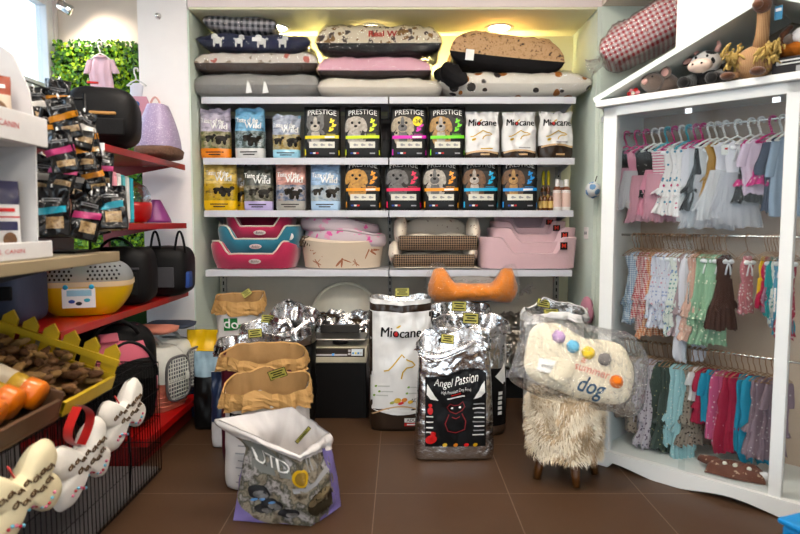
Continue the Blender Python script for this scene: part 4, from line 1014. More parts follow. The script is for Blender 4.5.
# --- sixth: white with green label and brown folded top
b = OBag(.30, .74, .2, slope=.2, jag=.03, seed=14, wt=.95, amp=.012, p=2.8); r = empty('food_sack'); mb = MB()
b.body(mb, [(0, whpaper)], whpaper)
gr = plain('print_green', (.02, .24, .05), .4); b.rect(mb, -.085, .0, .555, .635, gr, 3, .012); b.text(mb, 'do', -.04, .597, .09, W_, 5, bold=.008); b.rect(mb, .0, .07, .575, .60, gr, 3, .01)
mb.build('sack_body', r)
mb = MB(); b.mouth(mb, kraft2, .3); b.fill(mb, kib, .78); mb.build('lining', r)
mb = MB(); b.cuff(mb, kraft, .095, .014, wav=.04, flat=56); mb.build('folded_rim', r)
setbag(r, 240, 3.78, 'white sack with green label and folded brown paper top, farthest in the row', .08, 0, GS)
price_tag(r.location+Vector((.035, .03, .762)), (-.5, -.6, .3), 'price card sticking up from the brown paper top of the green label sack', .06, .045)
# --- silver and black foil sack beside the scale
b = OBag(.27, .66, .2, slope=.35, jag=.08, seed=17, wt=1.02, amp=.03, p=2.4); r = empty('food_sack'); mb = MB()
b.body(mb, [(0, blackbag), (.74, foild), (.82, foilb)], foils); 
mb.build('sack_body', r)
mb = MB(); b.mouth(mb, foilb, .4); b.fill(mb, kib, .66); mb.build('lining', r)
mb = MB(); b.cuff(mb, foilb, .05, .02, wav=.07); mb.build('folded_rim', r); setbag(r, 294, 3.66, 'crumpled silver and black foil sack standing beside the weighing scale', -.2, 0, GS)
# --- small things squeezed between the sacks and the pillar
def squeezed(px, py0, py1, Y, w, mat, label, mat2):
    z0, z1 = zat(py1, Y), zat(py0, Y); b = Bag(w, z1, .12, .01, int(px), amp=.012); m = MB(); b.body(m, [(0, mat2), (z0/z1, mat)], mat2); o = m.build('food_sack')
    o.location = (at(px, 340, Y).x, Y, .004); return tag(o, label, 'pet food sack', GS)
squeezed(203, 330, 352, 3.72, .20, plain('bag_yellow', (.80, .52, .03), .4), 'bright yellow pouch beside the pillar, behind the silver sacks', plain('bag_navy', (.03, .05, .12), .4))
squeezed(207, 352, 376, 3.50, .16, plain('bag_paleblue', (.30, .42, .50), .4), 'pale blue and dark sack squeezed between the red shelf and the silver sack', blackbag)
squeezed(222, 372, 420, 3.22, .12, plain('bag_navy', (.03, .05, .12), .4), 'narrow navy sack with white foot squeezed beside the red shelf', whpaper)

# --- weighing scale on a black box
bx = tag(empty('scale_stand', (at(338.5, 390, 3.7).x, 3.82, 0)), 'black box stand carrying the weighing scale', 'stand'); bkm = plain('black_laminate', (.012, .010, .009), .45, var=.2)
MB().bb((-.178, -.16, 0), (.178, .16, .352), bkm, .004).build('box', bx); MB().bb((-.172, -.163, .345), (.172, -.158, .349), plain('edge_trim', (.05, .05, .05), .3)).build('edge_trim', bx)
scx = tag(empty('weighing_scale', (bx.location.x, 3.81, .354)), 'old beige shop scale with steel platter and dark display', 'weighing scale'); bei = plain('scale_beige', (.55, .50, .38), .45); stl = plain('brushed_steel', (.42, .40, .37), .32, 1.0, var=.2)
m = MB(); m.prism([(-.155, 0), (-.155, .03), (-.115, .085), (.15, .085), (.15, 0)], -.178, .178, bei, axis='x'); m.build('body', scx)
FP = Matrix.Translation((0, -.1365, .058)) @ Matrix.Rotation(math.atan2(.055, .04), 4, 'X')    # face of the slanted console
m = MB(); m.box((0, 0, 0), (.335, .058, .004), plain('console_dark', (.05, .035, .025), .7, spec=.1), rot=None); 
for v in range(len(m.v)): m.v[v] = FP @ m.v[v]
pn = m.build('console', scx)
def onface(x0, x1, y0, y1, mm, z=.003):
    q = MB(); q.bb((x0, y0, .001), (x1, y1, z), mm); q.v = [FP @ v for v in q.v]; return q
onface(-.15, .06, -.004, .018, plain('lcd_dark', (.015, .008, .006), .6)).build('display_window', pn); onface(-.15, .06, -.022, -.012, greyp).build('printed_line', pn)
onface(.085, .155, -.022, .022, plain('keypad_white', (.55, .62, .66), .4)).build('keypad', pn)
for i, c in enumerate(((.05, .25, .55), (.60, .52, .10), (.05, .25, .55), (.45, .45, .45))): onface(.09+.016*i, .102+.016*i, -.012, .0, plain('key_%d' % i, c, .4), .0045).build('key', pn)
q = onface(.065, .08, .004, .018, greyp, .004); q.build('key', pn); q = onface(.065, .08, -.018, -.004, greyp, .004); q.build('key', pn); onface(-.035, -.02, -.022, -.008, plain('indicator_blue', (.05, .3, .75), .3), .0045).build('indicator', pn)
m = MB(); m.box((0, .02, .13), (.345, .24, .012), stl, bev=.005); m.tube([(0, .02, .08), (0, .02, .126)], .05, darkp, 16); m.build('platter', scx)
m = MB(); m.bb((-.14, .10, .136), (.12, .125, .19), plain('scale_rear_dark', (.06, .055, .05), .35), .006); m.build('rear_display', scx)
# --- foil sack and cream lid on the base shelf
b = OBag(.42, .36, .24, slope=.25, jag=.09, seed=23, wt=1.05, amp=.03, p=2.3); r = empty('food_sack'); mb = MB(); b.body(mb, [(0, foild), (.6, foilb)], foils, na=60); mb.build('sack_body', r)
mb = MB(); b.mouth(mb, foilb, .3); b.fill(mb, kib, .75); mb.build('lining', r)
mb = MB(); b.cuff(mb, foilb, .045, .02, wav=.09); mb.build('folded_rim', r); setbag(r, 344, 4.22, 'bright crumpled foil sack on the base shelf behind the scale', 0, 0, None, z=.194)
cl = plain('cream_plastic', (.85, .79, .66), .35, coat=.2); r = tag(empty('dome_lid', (at(345, 300, 4.36).x, 4.39, .53)), 'cream oval plastic lid leaning behind the foil sack and scale', 'lid'); m = MB()
m.grid(lambda u, v: Vector((.245*v**.5*math.cos(2*PI*u), -.07*(1-v*v), .245*v**.5*math.sin(2*PI*u)*.98)), 48, 8, cl, cu=True); m.build('lid_shell', r); MB().tube([(.245*math.cos(2*PI*i/48), -.004, .245*math.sin(2*PI*i/48)*.98) for i in range(48)], .012, cl, 8, closed=True).build('lid_rim', r)
r.rotation_euler = (-.10, 0, 0)

# --- tall white dog food sack
b = OBag(.37, .775, .17, slope=.15, jag=.02, dt=.6, seed=31, wt=.98, amp=.01, p=3.4); r = empty('food_sack'); mb = MB()
b.body(mb, [(0, brownbag), (.17, whitebag), (.91, brownbag), (.965, whitebag)], brownbag, nt=40, na=64)
miocane_face(b, mb, 1.32, .775, .37, .17)
b.rect(mb, -.184, -.165, .1, .70, brownbag, 1, n=4); b.rect(mb, .165, .184, .1, .70, brownbag, 1, n=4)
b.line(mb, [(-.17+.34*i/16, .775*(.13+.06*math.sin(i/16*PI))) for i in range(17)], .004, tanp, 3)
b.poly(mb, [(-.17+.34*i/16, .775*(.168+.045*math.sin(i/16*PI)*-1)) for i in range(17)]+[(.17, .775*.175), (-.17, .775*.175)], whitebag, 2)
for x, z, rx, rz, m_ in ((-.02, .235, .022, .015, goldp), (.02, .24, .018, .012, plain('print_orange', (.7, .25, .03), .4)), (.055, .225, .016, .010, goldp), (-.05, .22, .016, .008, plain('print_olive', (.30, .32, .05), .4)), (.0, .215, .018, .008, redp)): b.oval(mb, x, .775*z, rx, rz, m_, 3, .3)
b.text(mb, 'ADULT', .105, .775*.235, .03, K_, 3, bold=.008)
for x, z in ((-.10, .34), (-.08, .30), (.09, .33), (.08, .285), (-.11, .27)): b.rect(mb, x-.035, x+.035, .775*z, .775*(z+.009), plain('print_palegrey', (.52, .54, .52), .5), 3, n=4); b.oval(mb, x-.045, .775*z+.004, .008, .006, plain('print_leaf', (.25, .42, .10), .5), 3, .5)
b.rect(mb, .02, .13, .052, .078, W_, 4); b.rect(mb, .02, .13, .030, .050, redp, 4); b.text(mb, 'ADULT', .075, .065, .026, K_, 6, bold=.008); b.rect(mb, .035, .115, .036, .044, W_, 6, n=4)
mb.build('sack_body', r)
mb = MB(); b.mouth(mb, foils, .2); b.fill(mb, kib, .85); mb.build('lining', r)
setbag(r, 401, 3.50, 'tall white dog food sack with gold dog outline standing by the scale', .03, 0, GS); r.location.x = at(400.5, 400, 3.45).x
price_tag(r.location+Vector((.01, .045, .80)), (-.15, 0, 0), 'yellow price card at the mouth of the tall white sack', .085, .05)
# --- silver sacks behind
for i, (px, Y, w, h, sd, bands, l, yaw) in enumerate((
    (455, 3.72, .42, .685, 41, 0, 'silver foil sack under the orange wrapped bed, farthest of the foil sacks', 0),
    (470, 3.42, .43, .64, 42, 1, 'silver foil sack with black front directly behind the winged dog food sack', .06))):
    b = OBag(w, h, .2, slope=.25, jag=.03, seed=sd, wt=1., amp=.016, p=2.6); r = empty('food_sack'); mb = MB()
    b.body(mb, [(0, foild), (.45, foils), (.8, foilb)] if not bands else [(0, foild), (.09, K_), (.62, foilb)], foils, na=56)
    if bands: b.poly(mb, [(.13, .35), (.19, .42), (.20, .28)], W_, 3); [b.rect(mb, .15, .175, .12+.03*q_, .14+.03*q_, W_, 3, n=2) for q_ in range(5)]
    mb.build('sack_body', r); mb = MB(); b.mouth(mb, foilb, .35); b.fill(mb, kib, .72); mb.build('lining', r)
    mb = MB(); b.cuff(mb, foilb, .06, .012, wav=.03); mb.build('folded_rim', r); setbag(r, px, Y, l, yaw, 0, GS)
    price_tag(r.location+Vector((.02-.02*i, -.06+.02*i, h+(.015 if i == 0 else .03))), (-.1, .05, 0), ['yellow price card on the silver sack below the orange wrapped bed', 'yellow price card on the silver sack behind the winged sack'][i], .09, .062)
# --- black fronted sack with angel wings
b = OBag(.42, .60, .15, slope=.3, jag=.07, dt=1.1, seed=44, wt=.86, amp=.009, p=5.5); r = empty('food_sack'); mb = MB()
b.body(mb, [(0, foils), (.80, foilb)], foils, nt=80, na=96)
b.rect(mb, -.155, .155, .075, .455, K_, 4, n=40); b.oval(mb, 0, .452, .15, .02, K_, 4)
b.text(mb, 'Angel Passion', .0, .435, .062, W_, 9, shear=.25, width=.225, arc=-.012); 
for sg in (-1, 1):
    b.poly(mb, [(sg*.145, .42), (sg*.148, .36), (sg*.128, .335), (sg*.088, .325), (sg*.108, .355), (sg*.118, .375), (sg*.13, .395)], W_, 8)
b.text(mb, 'High Premium Dog Food', .0, .375, .026, W_, 9, width=.15); b.rect(mb, -.025, .025, .352, .360, redp, 9); b.rect(mb, -.045, .045, .335, .343, W_, 9)
dr = plain('print_dark_red', (.30, .01, .02), .5)
for pts in ([(-.045, .29), (-.03, .31), (-.01, .295), (.015, .295), (.035, .31), (.045, .285), (.03, .265), (.0, .25), (-.03, .265), (-.045, .29)], [(-.035, .25), (-.055, .20), (-.04, .16), (.0, .15), (.045, .165), (.05, .21), (.03, .25)], [(-.02, .235), (.0, .225), (.02, .235)]): b.line(mb, pts, .0025, dr, 9)
for x in (-.02, .02): b.oval(mb, x, .283, .006, .005, W_, 9)
b.oval(mb, -.13, .27, .014, .02, redp, 9); b.oval(mb, -.13, .30, .010, .010, redp, 9); b.oval(mb, -.125, .115, .030, .022, redp, 9, .4); b.oval(mb, -.115, .145, .014, .014, redp, 9)
for z in (.235, .205, .175, .15): b.rect(mb, -.15, -.115, z, z+.007, W_, 9, n=3)
for i in range(8): b.rect(mb, .085+.004*(i % 3), .145, .135+.023*i, .141+.023*i, greyp if i % 2 else W_, 9, n=3)
for x, m_ in ((-.055, goldp), (.0, plain('print_orange', (.7, .25, .03))), (.055, redp), (.10, goldp)): b.oval(mb, x, .085, .012, .009, m_, 9, .3)
mb.build('sack_body', r)
mb = MB(); b.mouth(mb, foilb, .4); b.fill(mb, kib, .62); mb.build('lining', r)
mb = MB(); b.cuff(mb, foilb, .035, .006, wav=.05); mb.build('folded_rim', r); setbag(r, 455, 3.06, 'black fronted silver sack with white angel wings and script lettering', .03, -.02, GS); r.location.x = at(454.5, 460, 3.0).x
price_tag(r.location+Vector((-.03, .07, .60)), (-.5, .15, .1), 'crumpled silver price card lying in the winged sack mouth', .07, .05)
# --- orange bed in plastic, lying on the sacks
thinf = film('thin_film', gloss=.10); org = plain('orange_velour', (.80, .27, .02), .7, var=.12, vs=6, sheen=.5, bump=.1, bs=30); gl = plain('grey_lining', (.30, .29, .28), .8)
r = tag(empty('pet_bed', (at(473, 285, 3.84).x, 3.87, .70)), 'orange pet bed with grey lining wrapped in clear plastic on the foil sacks', 'pet bed'); m = MB()
def ob(u, v):
    x = (u-.5)*2; a = 2*PI*v; e = abs(x); hh = .055+.055*smooth01((e-.35)/.35)-.085*smooth01((e-.86)/.16); rr_ = .075*(1-.5*smooth01((e-.85)/.17))
    return Vector((.285*x, -.075+.07*x*x+rr_*math.cos(a), .075+.04*smooth01((e-.4)/.3)-.02*smooth01((e-.9)/.1)+hh*math.sin(a)+.008*nz(x*5, a*2)))
m.grid(ob, 48, 20, org, cv=True)
m.build('front_bolster', r)
m = MB(); m.ell((0, .04, .08), (.25, .10, .09), gl, 24); m.build('grey_lining', r)
m = MB(); m.ell((-.235, .02, .075), (.055, .11, .07), org, 18); m.build('side_bolster', r); m = MB(); m.ell((.235, .02, .075), (.055, .11, .07), org, 18); m.build('side_bolster', r)
m = MB(); m.grid(lambda u, v: (lambda p: Vector((p.x*1.06+.03*nz(p.x*8, v*9), p.y*1.15+.02*nz(u*12, v*12, 3), max(.004, p.z*1.06+.012+.02*nz(u*14, v*10, 7)))))(ob(u, v)), 60, 26, thinf, cv=True)
m.grid(lambda u, v: Vector((.29+.10*u+.02*nz(u*5, v*6), -.10+.2*v, .05+.06*nz(u*6, v*7, 3)+.05*u)), 10, 10, thinf)
m.build('plastic_wrap', r, fix=False)
# --- dark foil pouches on the base shelf
for i, (px, Y, z, w, h, l, rt) in enumerate(((512, 4.22, .196, .34, .24, 'dark foil pouch standing at the bottom of the base shelf by the green wall', (0, .02, .1)), (521, 4.28, .40, .30, .17, 'crumpled dark foil pouch lying on top of the one on the base shelf', (0, -.1, -.1)), (497, 4.11, .196, .2, .20, 'silver foil pouch leaning at the front of the base shelf', (-.1, .1, .2)))):
    b = Bag(w, h, .16, .02, 60+i, amp=.04, bulge=.6); m = MB(); b.body(m, [(0, foild if i < 2 else foils)], foild, nt=30, na=60, jag=.05); o = m.build('foil_pouch'); o.location = (at(px, 350, Y).x, Y, z+.006); o.rotation_euler = rt; tag(o, l, 'pouch', 'foil pouches on the base shelf')
# --- white sack with cards behind the wrapped cushion
b = OBag(.36, .70, .2, slope=.25, jag=.05, seed=71, wt=.95, amp=.02, p=2.6); r = empty('food_sack'); mb = MB(); b.body(mb, [(0, foild), (.12, whitebag)], foild, na=56)
b.text(mb, 'dog', .10, .66, .06, K_, 3, bold=.008, shear=.1); mb.build('sack_body', r)
mb = MB(); b.mouth(mb, foils, .4); b.fill(mb, kib, .7); mb.build('lining', r); mb = MB(); b.cuff(mb, whitebag, .05, .02, wav=.07); mb.build('folded_rim', r)
setbag(r, 555, 3.52, 'white and silver sack behind the wrapped cream cushion on the stool', -.05, 0, GS)
price_tag(r.location+Vector((-.045, .09, .725)), (-.3, .2, 0), 'price card at the back of the white sack behind the wrapped cushion', .08, .05)
price_tag(r.location+Vector((-.03, -.04, .685)), (-.6, 0, .1), 'price card lying across the mouth of the white sack behind the cushion', .09, .05)
# --- fluffy stool
r = tag(empty('stool', (at(564.5, 440, 2.82).x, 2.83, 0)), 'round stool covered in shaggy cream fur with short wooden legs', 'stool'); wood = plain('stool_wood', (.13, .05, .015), .4, var=.35, vs=30)
r.scale = (.93, .93, 1); base = plain('fur_base', (.60, .48, .34), .9)
m = MB(); m.lathe([(0, .115), (.16, .115), (.178, .14), (.182, .36), (.165, .395), (0, .405)], base, 40); m.build('seat_drum', r)
fm = [plain('fur_cream', (.86, .77, .62), .75, var=.1), plain('fur_sand', (.66, .52, .36), .8, var=.1), plain('fur_light', (.92, .86, .74), .7, var=.05)]
m = MB(); rr = random.Random(9)
for i in range(9500):
    if rr.random() < .22:
        q = .18*math.sqrt(rr.random()); an = rr.uniform(0, 2*PI); p = Vector((q*math.cos(an), q*math.sin(an), .40)); nrm = Vector((.3*math.cos(an), .3*math.sin(an), .9))
    else:
        an = rr.uniform(0, 2*PI); z = rr.uniform(.125, .40); p = Vector((.18*math.cos(an), .18*math.sin(an), z)); nrm = Vector((math.cos(an), math.sin(an), .0))
    cl_ = Vector((nz(p.x*14, p.y*14, p.z*14), nz(p.x*14+9, p.y*14, p.z*14), nz(p.x*14, p.y*14+9, p.z*14)))
    d = (nrm*.55+Vector((0, 0, -.55))+cl_*.9+Vector((rr.gauss(0, .15), rr.gauss(0, .15), rr.gauss(0, .15)))).normalized()
    L = rr.uniform(.022, .042); sd = d.cross(nrm).normalized() if d.cross(nrm).length > .01 else Vector((1, 0, 0)); w = rr.uniform(.0014, .0026)
    mid = p+d*L*.55+nrm*.006; e = p+d*L+Vector((0, 0, -.006))
    m.add([p-sd*w, p+sd*w, mid+sd*w*.8, mid-sd*w*.8, e], [(0, 1, 2, 3), (3, 2, 4)], fm[0 if cl_.x > -.05 else 1] if rr.random() < .8 else fm[2])
o = m.build('fur', r, fix=False); o['kind'] = 'stuff'
for an in (-1.45, -2.75, .0, 1.3):
    x, y = .135*math.cos(an), .135*math.sin(an); MB().tube([(x, y, .14), (x*1.15, y*1.15, .05), (x*1.22, y*1.22, .004)], [.026, .022, .019], wood, 12).build('leg', r)
# --- cream cushion with pompoms in clear plastic, leaning on the stool
waf = plain('waffle_cotton', (.74, .68, .54), .85, var=.04, bump=.5, bs=70)
r = tag(empty('pet_pillow', Vector((at(573, 380, 2.72).x, 2.70, .43))), 'cream quilted dog pillow with coloured pompoms, bagged in clear plastic on the stool', 'pillow')
RM = Matrix.Rotation(-.42, 4, 'X') @ Matrix.Rotation(.27, 4, 'Y')
r.rotation_euler = RM.to_euler()
def shp(an): # outline: rounded body, taller at the left like a folded hat
    c, s_ = math.cos(an), math.sin(an); x, z = .255*sgp(c, .55), .14*sgp(s_, .6)
    z += .075*smooth01((-x+.02)/.16)*(1 if s_ > 0 else .15)+.03*math.sin(x*9)*(s_ > 0); z -= .035*smooth01((x-.18)/.06)*(s_ > 0)
    return x, z
def pf(u, v, sg):
    x, z = shp(2*PI*u); k = v; t = .052*(1-k**3.2)**.5; return Vector((x*k, sg*t+.004*nz(x*k*20, z*k*20, sg), z*k+.13))
m = MB(); m.grid(lambda u, v: pf(u, v, -1), 56, 14, waf, cu=True); m.grid(lambda u, v: pf(u, v, 1), 56, 14, waf, cu=True, flip=True); m.build('pillow_body', r)
def pfront(x, z, off=.003):
    zz = z-.13; an = math.atan2(zz/.14, x/.255); X, Z = shp(an); k = min(.99, math.hypot(x, zz)/max(1e-5, math.hypot(X, Z))); return Vector((x, -.052*(1-k**3.2)**.5-off, z))
for nm, x, z, c in (('lilac', -.125, .235, (.60, .42, .66)), ('blue', -.055, .205, (.22, .52, .72)), ('yellow', .018, .195, (.85, .62, .12)), ('grey', .095, .185, (.26, .24, .23)), ('orange', .165, .10, (.80, .22, .02))):
    m = MB(); p = pfront(x, z); pm_ = plain('pompom_'+nm, c, .95, var=.25, vs=60, bump=.6, bs=70); m.ell(p, (.030, .022, .030), pm_, 20, namp=.2, nsc=30); o = m.build('pompom', r); o['label'] = nm+' wool pompom'
def emb(st, x, z, size, mm, shear=.2, width=None, rot=-.05, nm='embroidered_word', bold=.01):
    vs, fs = text2d(st, shear, bold); w = max(v[0] for v in vs)-min(v[0] for v in vs); k = size if width is None else width/w
    MB().add([pfront(x+a*k*math.cos(rot)-b_*size*math.sin(rot), z+a*k*math.sin(rot)+b_*size*math.cos(rot), .006) for a, b_ in vs], fs, mm, False).build(nm, r)
emb('a', .0, .158, .05, plain('thread_salmon', (.75, .28, .18), .8)); emb('summer', .045, .118, .055, plain('thread_rose', (.80, .28, .24), .8), width=.165, bold=.004); emb('dog', .05, .045, .105, plain('thread_blue', (.01, .10, .22), .8), width=.125, shear=.35)
m = MB(); m.grid(lambda u, v: pfront(-.145+.10*(u-.5)+.0*v, .085+.03*(v-.5)*2, .012), 10, 4, W_); lb = m.build('name_label', r)
vs, fs = text2d('comfy', .25, .0); MB().add([pfront(-.145+a*.030, .083+b_*.03, .0145) for a, b_ in vs], fs, K_, False).build('label_lettering', lb)
m = MB(); m.grid(lambda u, v: pfront(-.085+.08*(u-.5)+.03*(v-.5), .075+.10*(v-.5)-.03*(u-.5), .016+.012*math.sin(u*PI)), 12, 12, waf); m.build('fabric_flap', r)
m = MB()
def fl(u, v, sg):
    c0, s0 = math.cos(2*PI*u), math.sin(2*PI*u); x2, z2 = .315*sgp(c0, .42)+.03*nz(u*9, 1, 2), .195*sgp(s0, .42)+.03+.025*nz(u*12, 2, 5)
    k = v; p = Vector((x2*k, 0, z2*k+.12)); base = .066*(1-k**4)**.5; p.y = sg*(base+.012*nz(p.x*16, p.z*16, sg)+.004); p.z = max(p.z, -.06) ; return p
pfm = film('pillow_film', gloss=.22, rough=.08); m.grid(lambda u, v: fl(u, v, -1), 64, 16, pfm, cu=True); m.grid(lambda u, v: fl(u, v, 1), 64, 16, pfm, cu=True)
m.build('plastic_bag', r, fix=False)
# ================================================================ DISPLAY CABINET WITH HOUSE ROOF
def tpx(px, d=0.):
    k = (px-400)/FPX; return (k*(2.96+.719*d)-1-.695*d)/(.719+.695*k)
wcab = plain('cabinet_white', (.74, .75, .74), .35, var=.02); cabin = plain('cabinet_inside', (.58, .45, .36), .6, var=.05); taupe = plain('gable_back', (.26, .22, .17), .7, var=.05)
roofw = plain('roof_edge', (.66, .72, .70), .4, var=.02)
cb = tag(empty('display_cabinet', CA, (0, 0, CROT)), 'white glass fronted display cabinet with a house shaped roof, full of pet clothes', 'cabinet')
TL, TM0, TM1, TR, CD, ZT = -.012, .752, .80, 1.40, .45, 1.775
def part(fn, name, par=None):
    m = MB(); fn(m); return m.build(name, par or cb)
for a, b in ((TL, .055), (TM0, TM1), (TR-.05, TR)): part(lambda m: m.bb((a, 0, .075), (b, .04, ZT), wcab, .003), 'post')
for a in (TL, TR-.02): part(lambda m: m.bb((a, .04, .075), (a+.018, CD, ZT), wcab), 'side_panel')
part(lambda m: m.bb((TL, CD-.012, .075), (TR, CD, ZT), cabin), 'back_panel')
part(lambda m: m.bb((TL+.02, .03, .06), (TR-.02, CD-.012, .078), wcab), 'floor_board')
part(lambda m: m.bb((TL, .0, ZT-.045), (TR, .03, ZT), wcab, .003), 'top_rail')
part(lambda m: m.bb((TL-.03, -.03, ZT), (TR+.03, CD, ZT+.032), wcab, .004), 'top_board')
def plinth(m):
    n = 60; top = .079
    prof = [(TL+(TR-TL)*i/n, max(0.0, .012+.016*math.sin(i/n*PI*5.2+.6)) if 3 < i < n-3 else 0) for i in range(n+1)]
    m.prism([(x, z) for x, z in prof]+[(TR, top), (TL, top)], -.012, .028, wcab)
part(plinth, 'plinth')
part(lambda m: m.bb((TL+.02, .06, 0), (TR-.02, .09, .06), wcab), 'plinth_back')
PK, PZ = .68, 2.115; EA, EZ = -.05, 1.80
def roof(x0, z0, x1, z1, nm):
    def f(m):
        l = math.hypot(x1-x0, z1-z0); nx, nz_ = -(z1-z0)/l*.026, (x1-x0)/l*.026
        if nz_ < 0: nx, nz_ = -nx, -nz_
        m.prism([(x0, z0), (x1, z1), (x1+nx*.0, z1+nz_*1.1), (x0+nx, z0+nz_)], -.02, CD-.02, roofw)
    part(f, nm)
roof(EA, EZ, PK, PZ, 'roof_panel'); roof(PK, PZ, PK+(PK-EA), EZ, 'roof_panel')
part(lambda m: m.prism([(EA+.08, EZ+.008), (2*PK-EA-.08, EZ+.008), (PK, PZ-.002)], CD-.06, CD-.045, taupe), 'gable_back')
gm = glass_pane('door_glass', .18)
TS = tpx(688)
for a, b, d in ((.055, TS+.012, .020), (TS-.012, TM0, .012), (TM1, TR-.05, .016)):
    dr_ = part(lambda m: m.bb((a, d, .08), (b, d+.005, ZT-.046), gm), 'glass_door')
    part(lambda m: (m.bb((b-.05, d-.004, ZT-.075), (b-.02, d, ZT-.05), chrome, .002)), 'clip', dr_)
    part(lambda m: (m.bb((b-.012, d-.003, .85), (b-.006, d-.0005, .95), chrome)), 'edge_pull', dr_)
RD = .20
RODS = (1.665, 1.155, .615)
for z in RODS: part(lambda m: m.tube([(TL+.02, RD, z), (TM0, RD, z), (TR-.02, RD, z)], .006, chrome, 12), 'hanging_rod')
part(lambda m: m.bb((TL+.02, .34, .30), (TM0, .345, .345), cabin), 'back_rail')

# ---------------------------------------------------------------- pet clothes
copper = plain('hanger_copper', (.36, .20, .11), .4, .3); HK = {'white': plain('hanger_white_beads', (.76, .74, .72), .4), 'pink': plain('hanger_pink_beads', (.62, .03, .20), .4), 'teal': plain('hanger_teal_beads', (.08, .42, .50), .4), 'copper': copper}
wbow = plain('white_ribbon', (.78, .78, .80), .7)
def hanger(par, kind, wide=.062):
    m = MB(); hk = HK[kind]; r = .0022 if kind == 'copper' else .0055
    arc = [(.012*math.cos(a)+.0, 0, .012*math.sin(a)-.001) for a in [PI*.15+PI*.85*i/8 for i in range(9)]]
    arc = [(.0125*math.cos(a), 0, .0125*math.sin(a)) for a in [-.5+(PI+.5)*i/10 for i in range(11)]]
    pts = arc+[(-.012, 0, -.02), (-.004, 0, -.04), (0, 0, -.06)]
    if kind == 'copper': m.tube(pts, r, hk, 6)
    else:
        m.tube(pts, .003, hk, 6)
        P = [Vector(p) for p in pts]
        for i in range(len(P)-1):
            for f in (0, .5): m.ell(P[i].lerp(P[i+1], f), (.0058,)*3, hk, 8)
    m.tube([(-wide, 0, -.098), (-wide*.5, 0, -.075), (0, 0, -.06), (wide*.5, 0, -.075), (wide, 0, -.098)], r*.9, hk, 6); m.tube([(-wide, 0, -.098), (wide, 0, -.098)], r*.7, hk, 6)
    return m.build('hanger', par)
def loopg(m, secs, mat, n=40, seed=0, ruf=0., k=7, vt=5):
    """stack of flat oval sections (z, halfwidth, halfthickness, xoffset); ruf adds pleats growing downwards"""
    S = []
    for i in range(len(secs)-1):
        for q in range(vt): S.append(tuple(a+(b-a)*q/vt for a, b in zip(secs[i], secs[i+1])))
    S.append(secs[-1]); N = len(S)-1
    def fn(a, b):
        j = int(round(b*N)); z, hw, ht, xo = S[j]; c, s_ = math.cos(2*PI*a), math.sin(2*PI*a); t = j/N
        xo = xo+(.016*nz(z*7, seed*1.3)+.010*nz(z*17, seed))*min(1, t*2); hw = hw*(1+.22*t*nz(z*9+3, seed*2.1)); tw = .5*t*nz(seed*3.3, 1.)
        pl = 1.5*ruf*t*math.sin(2*PI*a*k*2+seed+z*6+2*nz(c*3, z*5, seed))+.0025*nz(c*6, s_*6+z*14, seed)
        return Vector((xo+hw*c*math.cos(tw)*(1+.05*ruf*60*t*nz(c*5, z*9, seed)), ht*sgp(s_, .7)+hw*c*math.sin(tw)*.5+pl*(1 if abs(c) < .97 else .3), z+.3*pl+(.020*t**4*nz(c*4, seed*1.9) if ruf else 0)))
    m.grid(fn, n, N, mat, cu=True); return m
